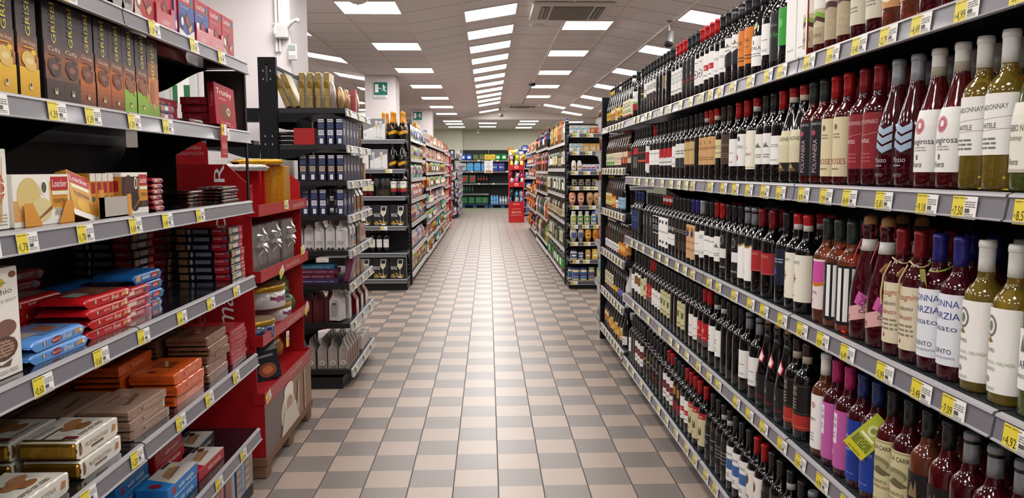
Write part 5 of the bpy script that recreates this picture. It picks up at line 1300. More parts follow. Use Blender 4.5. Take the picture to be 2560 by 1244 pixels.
# hanging offer card
b = MB(); b.box(-.036, -.001, 0, .036, .001, .135, G('#b32028'))
paint(b, [('r', .12, .62, .5, .92, '#e0cf3a'), ('r', .5, .62, .88, .92, '#dcd9d4'), ('t', '1,80', .3, .78, .12, '#4a4020', .3), ('t', 'offerta', .5, .34, .17, '#e0b0a8', .8), ('l', .2, .08, .8, .14, 1, '#d08a84')], .072, .135, front(-.001, eps=.0005))
put(b, 'offer_card', (XS + .028, 2.985, 1.45), L90, label='red card reading offerta clipped to the second shelf rail', cat='card')

# ---- third shelf
pr = box_proto('breadstick_box', .19, .07, .172, '#dad7cf', fr=[('e', .52, .52, .42, .34, '#c01c20'), ('t', 'ARIADO', .56, .52, .17, '#efe9df', .8), ('l', .8, .04, .96, .2, 4, '#a89a7a')] + [('p', [(.72 + i * .025, .08 + (i % 3) * .02), (.76 + i * .03, .9), (.77 + i * .03, .9), (.735 + i * .025, .08)], '#d2b27e') for i in range(6)])
left(pr, 'breadstick_box', 1.635, 1.277, '', '', label='white breadstick box with a lettered red disc')
def tortina(dark, w_=.232, h_=.117):
    bg = '#3a241e' if dark else '#dcd8cf'
    o = '#cf8a2a'
    fr = [('r', 0, 0, 1, 1, '#dcd8cf'), ('r', 0, .14, 1, .9, bg) if dark else ('r', 0, .1, .2, .5, '#d9a060'), ('r', .62, .3, .98, .86, o if dark else '#dcae5c'), ('r', .66, .34, .94, .8, o),
          ('e', .26, .56, .2, .38, '#4a2a1e' if dark else '#d8c07c'), ('e', .47, .3, .18, .24, '#2e1c18' if dark else '#dccb95'), ('p', [(.35, .06), (.38, .12), (.65, .38), (.66, .3)], '#8a5a34'), ('e', .52, .74, .065, .15, '#e4e0d6'), ('e', .52, .74, .045, .11, '#5a5442'),
          ('r', .65, .68, .97, .95, '#b51c26'), ('t', 'Loacker', .81, .82, .15, '#eee8e0', .27), ('r', .66, .58, .96, .66, '#d9d4bc'), ('t', 'TORTINA', .82, .46, .09, '#5a4424', .27), ('t', 'Dark' if dark else 'White', .8, .24, .16, '#8a6a3a' if dark else '#6a6a66', .2, 0, .4)]
    return box_proto('biscuit_box', w_, .045, h_, '#d9d5cc', fr=fr, left=[('r', 0, 0, 1, .9, '#c98a34'), ('r', .2, .55, .8, .8, '#a51c26')] if dark else None)
left(tortina(False), 'biscuit_box', 1.862, 1.277, '', '', label='white biscuit box picturing a pale round cake')
left(tortina(True, .17, .12), 'biscuit_box', 2.343, 1.277, '', '', label='dark biscuit box picturing a chocolate cake')
pr = box_proto('biscuit_box', .11, .03, .118, '#d9a03a', fr=[('r', 0, 0, 1, 1, '#d29a34'), ('r', .04, .74, .96, .98, '#b51c26'), ('t', 'Loacker', .5, .86, .12, '#eee8e0', .8), ('r', .1, .64, .9, .72, '#d9d4bc'), ('t', 'TORTINA', .52, .52, .1, '#5a4424', .7), ('e', .5, .28, .3, .14, '#dfae44'), ('r', 0, 0, 1, .13, '#dcd8cf')])
left(pr, 'biscuit_box', 2.035, 1.282, '', '', label='orange biscuit box slumped sideways in its tray', rot=(-.25, .24, L90), x=XP + .008)
spine = box_proto('biscuit_box', .03, .1, .118, '#c98a34', fr=[('r', 0, .82, 1, 1, '#cfcac0'), ('r', .15, .55, .85, .8, '#a51c26'), ('e', .5, .42, .3, .06, '#4a5a34')])
for i in range(4): left(spine, 'biscuit_box', 2.128 + i * .033, 1.277, 'narrow orange biscuit box seen spine out', 'in the open tray', x=XP - .015)
b = MB()
b.box(-.09, -.01, 0, .09, -.008, .055, P('#b5aca2')); b.box(-.09, -.01, 0, -.065, -.0075, .075, P('#d9943c')); b.box(.068, -.011, 0, .09, -.0075, .06, P('#d9943c')); b.box(-.09, -.01, 0, .09, .03, .003, P('#b5aca2'))
left(b, 'display_tray', 2.175, 1.277, '', '', label='half-empty cardboard tray with orange corners on the third shelf', cat='tray', x=XP + .012)
for y_, c_ in ((1.79, -1), (1.95, 1)):
    b = MB(); paint(b, [('p', [(0, 0), (0, 1), (.5, 1), (1, 0)] if c_ < 0 else [(0, 0), (.5, 1), (1, 1), (1, 0)], '#d9943c')], .07, .052, front(0, eps=.0004))
    left(b, 'tray_corner', y_ - .02 * c_ if c_ < 0 else y_, 1.277, '', '', label='orange cardboard tray flap at the %s of the white biscuit box' % ('near corner' if c_ < 0 else 'far corner'), cat='tray', x=XP + .006)
stack(red_pack(.085, .05, .0165, 'Loacker', '#8f1c28'), 'wafer_pack', 6, 2.50, 1.277, .0168, 'small red wafer pack in the low stack', 'on third shelf', cat='pack')
dkw = Proto(pack_mb(.2, .1, .0115, G('#15100f'), [('r', .0, .2, .25, .8, '#8a6a4a'), ('r', .55, .2, .75, .8, '#a3242c'), ('r', .3, .3, .5, .7, '#77706a')], None).mesh('chocolate_bar'))
stack(dkw, 'chocolate_bar', 5, 3.2, 1.277, .0125, 'flat black chocolate bar in the end stack', 'on third shelf', cat='chocolate bar', jit=.004)
stack(dkw, 'chocolate_bar', 4, 3.0, 1.277, .0125, 'black chocolate bar', 'in the inner stack on third shelf', x=XP - .06, cat='chocolate bar')

# ---- fourth shelf
pr = box_proto('rice_cake_box', .19, .07, .236, '#d7d3cb', fr=[('t', 'Sarchio', .62, .78, .055, '#5a4a42', .52, 4), ('e', .62, .87, .13, .045, '#dcb02c'), ('p', [(.46, .86), (.62, .88), (.8, .865), (.64, .845)], '#8aa83a'), ('t', 'GALLETTE DI RISO', .55, .69, .03, '#a89a8c', .8, 3), ('e', .9, .93, .07, .03, '#7a4a3c'), ('e', .3, .52, .16, .07, '#7fb03a'), ('e', .2, .42, .15, .055, '#dcae28'),
    ('e', .72, .45, .2, .08, '#7d5a50'), ('e', .66, .27, .26, .11, '#5f4138'), ('e', .66, .27, .2, .08, '#a88a78'), ('l', .45, .18, .87, .36, 6, '#5f4138'), ('p', [(.3, .36), (.42, .4), (.4, .33)], '#5a3a30'), ('p', [(.3, .14), (.5, .18), (.6, .12), (.4, .1)], '#5a3c34'), ('p', [(.55, .12), (.8, .16), (.75, .1)], '#6a4a40'), ('l', .3, .04, .9, .08, 2, '#b0a698')])
left(pr, 'rice_cake_box', 1.648, .96, '', '', label='tall white rice cake box with chocolate discs')
def brk(c, c2):
    return Proto(pack_mb(.25, .13, .027, G(c), [('r', .16, .3, .18, .7, '#2f7a3c'), ('r', .18, .3, .2, .7, '#e8e6e0'), ('r', .2, .3, .22, .7, '#b8242c'), ('e', .42, .5, .10, .36, '#8f1c28') if c2 else ('r', .34, .4, .35, .6, c), ('t', 'BALOCCO', .42, .5, .3, '#e8dcd4', .16), ('t', 'Break', .64, .5, .62, '#e6dfc8', .18, 0, .3), ('p', [(.76, .25), (.8, .75), (.93, .8), (.95, .35)], '#c49464'), ('e', .93, .5, .03, .25, '#e8d8b0')],
        [('r', .3, .1, .95, .9, '#6a4034' if not c2 else '#5a7aa8'), ('p', [(.5, .2), (.55, .6), (.85, .7), (.8, .3)], '#8a5a44'), ('p', [(.1, .3), (.15, .7), (.45, .7), (.4, .3)], '#a3a09a')]).mesh('wafer_pack'))
BB, BRd = brk('#5b8fd0', True), brk('#b3141c', False)
stack(BB, 'wafer_pack', 2, 1.90, .96, .0285, 'pale blue wafer pack', 'in the front stack', jit=.004)
stack(BB, 'wafer_pack', 3, 1.86, .96, .0285, 'pale blue wafer pack', 'in the rear stack', x=XP - .15)
stack(BRd, 'wafer_pack', 4, 2.155, .96, .0275, 'bright red wafer pack', 'in the front stack', jit=.008)
stack(BRd, 'wafer_pack', 4, 2.10, .96, .0275, 'bright red wafer pack', 'in the rear stack', x=XP - .16, jit=.01)
lck = red_pack(.22, .12, .03, 'Loacker', '#a8202c')
stack(lck, 'wafer_pack', 3, 2.38, .96, .031, 'red wafer pack with blue badge', 'beside the blue stack', x=XP - .03, jit=.005)
stack(lck, 'wafer_pack', 5, 2.28, .96, .031, 'red wafer pack with blue badge', 'in the inner stack', x=XP - .31, jit=.008)
stack(lck, 'wafer_pack', 6, 2.02, .96, .031, 'red wafer pack with blue badge', 'deep on the shelf', x=XP - .33, jit=.008)
blk_ = red_pack(.22, .13, .03, 'x', '#1c62a8', [('r', .04, .2, .2, .9, '#d0a878'), ('r', .25, .3, .55, .7, '#9fc0dc'), ('r', .62, .15, .85, .85, '#b51c28'), ('t', 'Loacker', .73, .5, .4, '#eee', .2), ('r', .86, .2, .92, .8, '#3a8a5a')])
stack(blk_, 'wafer_pack', 4, 2.50, .96, .0315, 'deep blue wafer pack', 'in the middle stack', x=XP - .045, jit=.01)
stack(blk_, 'wafer_pack', 3, 2.46, .96, .0315, 'deep blue wafer pack', 'in the rear stack', x=XP - .2, jit=.01)
def longbox():
    b = MB()
    b.box(-.09, 0, 0, .09, .22, .0298, G('#14141f'), .002)
    sd = [('r', .06, .15, .22, .85, '#8a684a'), ('e', .29, .5, .028, .34, '#b9b4b0'), ('r', .36, .25, .64, .75, '#77788c'), ('r', .70, .04, .97, .96, '#a31c28'), ('t', 'Loacker', .8, .62, .32, '#d8c4bc', .16), ('r', .9, .5, .95, .85, '#3a6a8a')]
    paint(b, sd, .22, .0298, lside(-.09, 0, .11), mk=G)
    paint(b, [('p', [(.06, .1), (.06, .9), (.3, .8), (.26, .15)], '#b08c68'), ('e', .36, .5, .05, .3, '#d8d4d0'), ('r', .42, .2, .68, .8, '#c3c6cc'), ('r', .72, .05, .98, .95, '#b8242c'), ('t', 'Loacker', .85, .5, .36, '#e8dcd4', .22)], .18, .0298, front(0), mk=G)
    return Proto(b.mesh('wafer_box'))
LG = longbox()
stack(LG, 'wafer_box', 7, 3.255, .96, .0302, 'long navy wafer box', 'in the outermost tower', jit=.008, cat='box')
stack(LG, 'wafer_box', 8, 3.25, .96, .0302, 'long navy wafer box', 'in the tower behind', x=XP - .245, jit=.008, cat='box')
stack(LG, 'wafer_box', 7, 2.95, .96, .0302, 'long navy wafer box', 'in the innermost tower', x=XP - .25, jit=.008, cat='box')

# ---- fifth shelf
def mille():
    b = pack_mb(.215, .15, .05, G('#d9d4c8'), brick=.8, crimp=.003, fr= [('t', 'MILLEFOGLIE D\'ITALIA', .45, .6, .3, '#8a7a5a', .6), ('r', .3, .2, .62, .36, '#5a4434'), ('p', [(.84, .3), (.88, .8), (.97, .7), (.95, .3)], '#b07a4c'), ('e', .04, .5, .03, .3, '#8a6a5a')],
        top=[('r', .02, .62, .5, .66, '#3a322c'), ('t', 'MILLEFOGLIE', .3, .82, .1, '#6a5c4c', .5), ('e', .55, .5, .2, .14, '#a8754c'), ('e', .74, .6, .16, .12, '#b5835a'), ('e', .62, .32, .16, .1, '#9a663e'), ('l', .2, .06, .8, .16, 2, '#6a5c4c'), ('r', .02, .05, .14, .3, '#6a2a34')], foil=F('#b98a2c'))
    for sx in (-1,):
        b.box(-.113, .004, .006, -.098, .146, .044, F('#b98f35'), .006)
        b.box(-.104, .0, .002, -.08, .15, .05, F('#a88030'), .008)
    return Proto(b.mesh('biscuit_pack'))
ML = mille()
stack(ML, 'biscuit_pack', 2, 2.06, .62, .052, 'cream and gold millefoglie pack', 'in the stack by the 1,29 tag', jit=.006, cat='pack')
stack(ML, 'biscuit_pack', 2, 2.045, .62, .052, 'cream and gold millefoglie pack', 'in the inner stack', x=XP - .165, jit=.006, cat='pack')
stack(ML, 'biscuit_pack', 2, 2.05, .62, .052, 'cream and gold millefoglie pack', 'at the shelf back', x=XP - .325, jit=.006, cat='pack')
stack(ML, 'biscuit_pack', 1, 1.79, .62, .052, 'cream and gold millefoglie pack', 'alone at the camera end', jit=.001, cat='pack')
stack(ML, 'biscuit_pack', 1, 1.78, .62, .052, 'cream and gold millefoglie pack', 'lying behind the lone one', x=XP - .16, jit=.001, cat='pack')
def wafp(c, w_, h_, t, tc, top):
    return Proto(pack_mb(w_, .15, h_, mat(c, .35, coat=.25, bump=.35), crimp=.003, brick=.8, fr=[('t', t, .55, .5, .5, tc, .4), ('r', .3, .3, .33, .7, '#5a2a20')], top=top).mesh('wafer_pack'))
bei = wafp('#8f7463', .26, .029, 'Vanille', '#c9b09c', [('t', 'Ravanelle Uno', .5, .35, .16, '#4a342a', .5, 10, .3), ('r', .2, .6, .8, .64, '#a88c78'), ('r', .3, .7, .7, .73, '#6a5040')])
orn = wafp('#c8541a', .265, .036, 'WAFER', '#e0a070', [('p', [(.35, .3), (.4, .8), (.75, .8), (.7, .3)], '#8a3a20'), ('p', [(.4, .4), (.45, .5), (.75, .7), (.72, .6)], '#c9a070'), ('r', .1, .3, .3, .34, '#dc8a50'), ('e', .12, .6, .05, .1, '#6a2a3a')])
brn = wafp('#7a5440', .235, .033, 'Cacao', '#b08a70', [('r', .15, .3, .85, .7, '#6a4434'), ('p', [(.3, .3), (.35, .5), (.8, .7), (.75, .5)], '#9a7458')])
rdp = wafp('#9c1c26', .21, .0165, 'x', '#d08a84', [('p', [(.2, .4), (.3, .7), (.8, .6), (.7, .4)], '#7a3a2a')])
for p_, n1, n2, y_, h_, lk in ((bei, 3, 3, 2.365, .0297, 'dusty beige wafer pack'), (orn, 3, 4, 2.70, .037, 'orange wafer pack'), (brn, 5, 5, 2.985, .034, 'brown cocoa wafer pack'), (rdp, 8, 8, 3.23, .0173, 'thin red wafer pack')):
    stack(p_, 'wafer_pack', n1, y_, .62, h_, lk, 'in the front stack', jit=.006)
    stack(p_, 'wafer_pack', n2, y_ - .03, .62, h_, lk, 'in the second stack', x=XP - .165, jit=.008)
    stack(p_, 'wafer_pack', n2, y_ - .03, .62, h_, lk, 'in the rearmost stack', x=XP - .33, jit=.006)

# ---- sixth shelf: long flat wafer boxes
def longw(c, t, c2):
    return box_proto('wafer_box', .25, .105, .042, c, fr=[('t', t, .6, .5, .42, '#d8d4d0', .5), ('e', .2, .5, .05, .3, '#a8242c')], top=[('p', [(.22, 0), (.36, 1), (1, 1), (1, 0)], '#c3bdb4'), ('p', [(.35, .3), (.45, .65), (.85, .75), (.8, .4)], '#a88460'), ('p', [(.4, .3), (.45, .4), (.85, .5), (.82, .4)], '#8a6444'), ('r', .72, .86, .98, .98, '#23283a'), ('e', .85, .72, .07, .12, c2), ('e', .12, .5, .07, .2, '#8a1c28')])
lb_, lr_, lk_ = longw('#1f74bd', 'wafer vaniglia', '#dcc890'), longw('#a5141e', 'wafer nocciola', '#6a2a20'), longw('#1b1818', 'wafer cacao magro', '#3a1c14')
for p_, y_, x_, n, lk, pl in ((lb_, 2.60, 0, 2, 'blue vanilla wafer box', 'in the front stack'), (lb_, 2.50, -.125, 3, 'blue vanilla wafer box', 'in the middle stack'), (lb_, 2.42, -.25, 3, 'blue vanilla wafer box', 'in the rear stack'),
                         (lr_, 2.88, 0, 1, 'red hazelnut wafer box', 'at the shelf front'), (lr_, 2.80, -.125, 3, 'red hazelnut wafer box', 'in the middle stack'), (lr_, 2.72, -.25, 4, 'red hazelnut wafer box', 'in the rear stack'),
                         (lk_, 3.07, -.10, 1, 'black cocoa wafer box', 'beside the red stack'), (lk_, 3.03, -.24, 3, 'black cocoa wafer box', 'at the shelf back')):
    stack(p_, 'wafer_box', n, y_, .289, .0425, lk, pl, x=XP + x_, jit=.006, rz=L90, cat='box')
sg = Proto(pack_mb(.2, .1, .04, G('#cfcfd0'), [('t', 'Sugar', .5, .5, .5, '#222', .4)], [('t', 'Sugar', .4, .4, .26, '#223', .4), ('r', .5, .6, .9, .9, '#5a9a3c')]).mesh('wafer_pack'))
stack(sg, 'wafer_pack', 2, 2.32, .289, .041, 'white sugar-free wafer pack', 'beside the blue boxes', jit=.004)
# boxes standing in the floor tray
for i, (y_, c_, c2, t) in enumerate(((3.30, '#8a7464', '#b59a80', ''), (3.19, '#2a74b8', '#b08a64', 'vaniglia'), (3.06, '#8a8078', '#a52a2c', 'nocciole'), (2.93, '#a52a2c', '#b08a64', 'nocciole'), (2.80, '#77706a', '#8a6a50', ''))):
    pr = box_proto('multipack_box', .105, .2, .2, c_, fr=[('r', .02, .02, .55, .98, c2), ('l', .05, .1, .5, .9, 5, '#6a4a34'), ('r', .55, 0, 1, 1, c_)] + ([('t', t, .75, .5, .22, '#dcd8d4', .7, 90)] if t else []), gloss=True)
    left(pr, 'multipack_box', y_, .045, '', '', label=['clear-fronted brown wafer multipack at the tray end', 'blue vanilla wafer multipack in the floor tray', 'grey hazelnut wafer multipack in the floor tray', 'red hazelnut wafer multipack in the floor tray', 'grey-brown wafer multipack deepest in the floor tray'][i], x=XP + .0)

# ================================================================ RED CHOCOLATE STAND
RED = mat('#a0121a', .4, coat=.15); REDD = mat('#8c1018', .5)
pr = Proto()
X0, X1, Ya, Yb = -1.40, -1.048, 3.5, 4.42
def prism(b, pts, y0, y1, m):        # polygon in x,z
    f0 = [(x, y0, z) for x, z in pts]; f1 = [(x, y1, z) for x, z in pts]
    b.face(f0, m); b.face(f1[::-1], m)
    for i in range(len(pts)):
        j = (i + 1) % len(pts)
        b.face([f0[j], f0[i], f1[i], f1[j]], m)
sp_ = [(X0, .10), (X1, .10), (X1, 1.335), (X1 - .10, 1.43), (X0, 1.43)]
b = MB(); prism(b, sp_, Ya, Ya + .006, RED)
paint(b, [('t', 'LINDOR', .62, .80, .14, '#e6dcd8', .40, 90), ('t', 'anima', .62, .46, .24, '#d8d4d0', .22, 90, .3), ('t', 'fondente', .3, .46, .16, '#c9605c', .3, 90, .3)], .35, 1.33, front(Ya, .1, (X0 + X1) / 2, .0006))
pr.add('side_panel', b, label='red panel with white vertical lettering')
b = MB(); prism(b, sp_, Yb - .006, Yb, RED); pr.add('side_panel', b)
b = MB(); b.box(X0, Ya, .1, X0 + .006, Yb, 1.43, REDD); pr.add('back_panel', b)
b = MB()
hp = [(X0 + .0, 1.43), (X0 + .17, 1.43), (X0 + .17, 1.52), (X0 + .08, 1.56), (X0, 1.54)]
prism(b, hp, Ya + .01, Ya + .014, G('#b5242c'))
paint(b, [('t', 'IRRESISTIBILE', .5, .6, .12, '#d8a09c', .7), ('t', 'SCIOGLIEVOLEZZA', .5, .4, .12, '#d8a09c', .85)], .15, .12, front(Ya + .01, 1.43, X0 + .09, .0006))
pr.add('header_card', b)
for i, z in enumerate((1.25, .955, .665, .40)):
    t = MB(); t.box(X0 + .006, Ya + .006, z - .045, X1 + .03, Yb - .006, z - .04, RED)
    if i == 3: t.box(X0 + .006, Ya + .006, z - .02, X1 + .03, Yb - .006, z - .015, RED)
    si = pr.add('shelf', t)
    l = MB(); l.box(X1 + .028, Ya - .004, z - .052, X1 + .034, Yb + .004, z, RED); l.box(X1 - .02, Ya - .005, z - .052, X1 + .034, Ya, z, RED); l.box(X1 - .02, Yb, z - .052, X1 + .034, Yb + .005, z, RED)
    paint(l, [('t', 'Lindt LINDOR', .62 if i else .8, .5, .42, '#d8b0ac', .3 if i else .26, 0, .2)], Yb - Ya, .05, rside(X1 + .034, z - .052, (Ya + Yb) / 2, .0008))
    pr.add('lip', l, si)
b = MB(); b.box(X0, Ya - .002, .10, X1 + .03, Yb + .002, .345, RED)
paint(b, [('r', 0, 0, 1, .94, '#6b5c55'), ('r', .5, 0, 1, .94, '#8a6a50'), ('e', .44, .40, .15, .38, '#cbbcae'), ('e', .46, .7, .10, .26, '#d5c9bd'), ('e', .46, .82, .1, .14, '#d8cec4'), ('e', .47, .55, .06, .13, '#b08a72'), ('p', [(.28, 0), (.36, .45), (.6, .45), (.68, 0)], '#cfc4b8'), ('p', [(.62, .2), (.66, .8), (.69, .8), (.68, .2)], '#b5a090'), ('r', .8, 0, .83, .9, '#b5937a')], Yb - Ya, .245, rside(X1 + .03, .10, (Ya + Yb) / 2, .0006))
pr.add('base_box', b, label='printed base box showing a chef in white')
put(pr, 'display_stand', (0, 0, 0), label='red cardboard chocolate display stand at the biscuit shelving end', cat='display stand')
b = MB(); WD = mat('#7a5a44', .8, noise=.15)
b.box(X0, Ya - .01, .062, X1 + .035, Yb + .01, .098, WD)
for y_ in (Ya + .04, (Ya + Yb) / 2, Yb - .05):
    for x_ in (X0 + .06, X1 - .02):
        b.box(x_ - .05, y_ - .045, 0, x_ + .05, y_ + .045, .062, WD, .006)
put(b, 'pallet', (0, 0, 0), label='brown pressed pallet under the red chocolate stand', cat='pallet')
XC = X1 + .0
# goods on the stand
gold = mat('#c08a1c', .38, metal=.55, bump=.7)
b = MB(); b.box(-.075, 0, 0, .075, .05, .2, gold, .01); b.box(-.075, -.0015, 0, -.03, .052, .2, G('#a3141c'), .002)
paint(b, [('p', [(.3, 0), (.75, 1), (.9, 1), (.45, 0)], '#b5862a')], .15, .2, front(-.001, eps=.0008))
b2 = MB(); b2.box(-.05, 0, 0, .05, .05, .19, G('#a3141c'), .006); paint(b2, [('t', 'LINDOR', .6, .4, .2, '#d8a09c', .5, 90), ('t', 'Lindt', .35, .5, .2, '#d8a09c', .3, 90)], .1, .19, front(0))
rg = box_proto('chocolate_box', .1, .055, .19, '#a3141c', fr=[('t', 'LINDOR', .65, .4, .14, '#d8a09c', .5, 90), ('t', 'Lindt', .35, .4, .14, '#d8a09c', .3, 90, .3)], left=[('t', 'Lindt LINDOR', .5, .4, .2, '#d8a09c', .6, 90)], gloss=True)
gb_ = Proto(); 
b = MB(); b.box(-.055, 0, 0, .055, .16, .215, gold, .004); gb_ = Proto(b.mesh('chocolate_box')); q = MB(); q.box(-.058, -.003, .0, -.04, .163, .218, G('#b01820'), .004); gb_.add('red_sleeve', q); q = MB(); paint(q, [('p', [(.3, 0), (.5, 1), (.75, 1), (.5, 0)], '#a87c22')], .11, .215, front(-.001, eps=.001)); gb_.add('ribbon', q)
put(gb_, 'chocolate_box', (XC - .055, 4.08, 1.211), .06, label='gold wrapped chocolate box with red sleeve at the stand corner', cat='box')
for i, (x_, y_) in enumerate(((-.185, 4.02), (-.26, 3.93), (-.235, 4.15), (-.285, 4.05), (-.30, 3.8))):
    put(rg, 'chocolate_box', (XC + x_ + .02, y_, 1.211), .1, 'upright red chocolate box', 'on the red stand top shelf', 'box', 'red chocolate boxes on the stand')
fb = Proto(pack_mb(.24, .1, .028, F('#c08c2c'), None, None).mesh('chocolate_box'))
put(fb, 'chocolate_box', (XC - .09, 4.0, 1.432), L90 - .9, label='gold foil bar lying on top of the red chocolate boxes', cat='box')
put(Proto(pack_mb(.3, .12, .03, F('#b9b4b0'), None, None).mesh('chocolate_box')), 'chocolate_box', (XC - .13, 3.86, 1.402), L90 - .6, label='silver foil slab lying under the gold foil bar', cat='box')
sv = F('#9c9494')
def bow_box(nm):
    b = MB(); b.box(-.11, 0, 0, .11, .06, .235, mat('#8f8886', .3, metal=.6, bump=.3), .008)
    p_ = Proto(b.mesh('gift_box'))
    q = MB(); q.box(-.014, -.002, 0, .014, .062, .237, F('#b5b0ae'))
    for a in (-1.1, -.5, .3, .9, 2.2, 2.9, 3.6):
        q.grid([[(0, -.006, .15), (.004, -.012, .155)], [(.05 * math.cos(a), -.03, .15 + .05 * math.sin(a)), (.05 * math.cos(a + .5), -.02, .15 + .05 * math.sin(a + .5))], [(.075 * math.cos(a + .2), -.01, .15 + .075 * math.sin(a + .2)), (.08 * math.cos(a + .4), -.008, .15 + .08 * math.sin(a + .4))]], F('#cfcbc9'), False)
    p_.add('ribbon_bow', q)
    return p_
sb = bow_box(0)
for i, (y_, x_, l_) in enumerate(((3.63, 0, 'nearest the red side panel'), (3.87, -.0, 'in the middle of the stand shelf'), (4.12, .01, 'at the far side of the stand shelf'))):
    put(sb, 'gift_box', (XC + x_ - .01, y_ + .02, .916), L90, label='silver wrapped gift box with bow ' + l_, cat='gift box', group='silver gift boxes on the red stand')
def tin(r, h, c, lid, art):
    b = MB(); b.lathe([(0, 0), (r * .98, 0), (r, .004), (r, h * .78)], mat(c, .3, coat=.4), 32)
    p_ = Proto(b.mesh('biscuit_tin'))
    q = MB(); q.lathe([(r * 1.015, h * .74), (r * 1.02, h * .76), (r * 1.02, h * .97), (r * .99, h), (r * .9, h), (0, h * .985)], [mat('#b08a2c', .3, metal=.7)] * 3 + [mat('#8a7458', .4, metal=.3)] * 2, 32); p_.add('lid', q, -1)
    q = MB(); paint(q, art, r * 2.6, h * .7, cyl(r + .0006, .004), .01); p_.add('print', q)
    return p_
cand = [('p', [(.15, .5), (.15, .75), (.27, .6), (.27, .45)], '#7a3a5a'), ('e', .3, .52, .06, .2, '#8a4a6a'), ('p', [(.33, .45), (.33, .6), (.45, .75), (.45, .3)], '#7a3a5a'), ('e', .62, .52, .08, .3, '#3a3020'), ('p', [(.75, .4), (.75, .7), (.83, .55), (.83, .5)], '#c06a2c'), ('e', .86, .52, .05, .2, '#cf7a34'), ('p', [(.89, .5), (.89, .6), (.98, .7), (.98, .35)], '#c06a2c')]
put(tin(.125, .09, '#b5b0ae', 0, cand), 'biscuit_tin', (XC - .12, 4.12, .626), L90 + .3, label='lower white sweet tin printed with wrapped candies', cat='tin')
put(tin(.14, .115, '#bdb8b6', 0, cand), 'biscuit_tin', (XC - .13, 3.98, .7175), L90 + .1, label='upper white sweet tin with gold rim', cat='tin')
put(tin(.09, .085, '#1c2450', 0, [('e', .35, .5, .12, .4, '#8a94b8'), ('e', .35, .5, .1, .34, '#1c2450'), ('t', 'Baci', .35, .5, .3, '#b8c0d8', .16, 0, .3)]), 'biscuit_tin', (XC - .05, 3.665, .626), L90 - .1, label='dark blue sweet tin with script medallion', cat='tin')
gbag = bag_proto(.13, .07, .26, G('#2c5a30'), fr=[('e', .5, .8, .3, .1, '#6a8a5a'), ('p', [(.3, .2), (.5, .5), (.9, .8), (.8, .5)], '#7a9a6a')], name='sweets_bag')
for y_, dx_, l_ in ((4.31, .10, 'behind the white tins'), (4.33, .24, 'deepest behind the white tins')):
    put(gbag, 'sweets_bag', (XC - dx_, y_, .626), L90, label='green sweets bag ' + l_, cat='bag')
b = MB()
rows = [[((.055 + .01 * math.sin(3 * a)) * math.cos(a) * s_, .05 + .045 * math.sin(a) * s_, z_) for a in [j * PI / 8 for j in range(16)]] for s_, z_ in ((.5, 0), (1, .02), (1.05, .06), (.7, .09), (.25, .105), (.5, .125))]
b.grid(rows, mat('#4a6a44', .15, trans=.3, bump=.5), True, True)
put(b, 'sweets_bag', (XC - .02, 4.33, .626), L90, label='clear bag of green sweets at the stand corner', cat='bag')
pr = bag_proto(.13, .06, .23, G('#22262e'), fr=[('e', .5, .35, .35, .25, '#8a4a34'), ('e', .5, .35, .2, .14, '#c07048'), ('r', .2, .8, .8, .88, '#8a8a90')], name='chocolate_bag')
put(pr, 'chocolate_bag', (XC - .04, 3.80, .386), rot=(-.1, -.12, L90 - .9), label='black chocolate bag leaning in the bottom bin', cat='bag')
for y_, c_, l_ in ((3.75, '#8a3c1c', 'orange'), (4.0, '#7a2018', 'dark red'), (4.18, '#94601c', 'amber')):
    b = MB(); rows = [[((.1 + .012 * math.sin(3 * a + y_)) * math.cos(a) * s_, .07 + .07 * math.sin(a) * s_, z_) for a in [j * PI / 8 for j in range(16)]] for s_, z_ in ((.4, 0), (1, .025), (1.05, .07), (.8, .11), (.3, .13), (.05, .132))]
    b.grid(rows, mat(c_, .25, coat=.4, bump=.6), True, True)
    put(b, 'sweets_bag', (XC - .075, y_ + .05, .386), L90, label=l_ + ' plastic sweets bag in the bottom bin of the red stand', cat='bag')
for z_, y_, l_, r_ in ((.965 - .075, 3.86, 'crooked on the second lip of the red stand', .5), (.95, 4.30, 'on the second lip far corner', .1), (.66 - .04, 4.36, 'on the third lip far corner', .7), (.40 - .05, 3.56, 'on the bottom bin lip', .3), (1.21, 3.98, 'on the top lip of the red stand', 0)):
    put(tag_mesh('4,98', True), 'price_tag', (X1 + .036, y_, z_), rot=(-.05, -r_ * .8, L90), label='yellow and white price tag ' + l_, cat='price tag')
put(tag_mesh('8,90', True), 'price_tag', (X1 + .04, 3.93, .56), rot=(-.05, -1.45, L90), label='price tag reading 8,90 hanging vertically on the red stand', cat='price tag')
ORD = ['first', 'second', 'third', 'fourth', 'fifth', 'sixth', 'seventh', 'eighth', 'ninth', 'tenth']

# ================================================================ BLACK GONDOLA WITH GIFT SWEETS AND COFFEE
XK = -.893
KT = [1.789, 1.563, 1.337, 1.12, .895, .68, .426, .125]
gondola((XK, 5.48, 0), L90, 1.0, .46, KT, 1.98, 'black gondola of gift sweets and coffee bags with clear rails', 'l', .05, mat('#17181b', .4), .03, posts='', brk='lr', skip_back=True, dr=.085)
for y_, l_ in ((5.0, 'near'), (5.96, 'far')):
    b = post_mb(0, -.055, .055, 2.10, .035, '')
    for i in range(40):
        if l_ == 'near': b.box(-.0182, -.001, .06 + i * .05, -.0172, .001, .088 + i * .05, '#050505')
        for dy in (-.022, .022):
            if l_ == 'near' and i % 8 > 5: b.box(-.0185, dy - .003, .06 + i * .05, -.0172, dy + .003, .072 + i * .05, HOLE)
    put(b, 'upright_post', (-1.365, y_, 0), L90, label='slotted black double post at the %s end of the sweets gondola' % l_, cat='post')
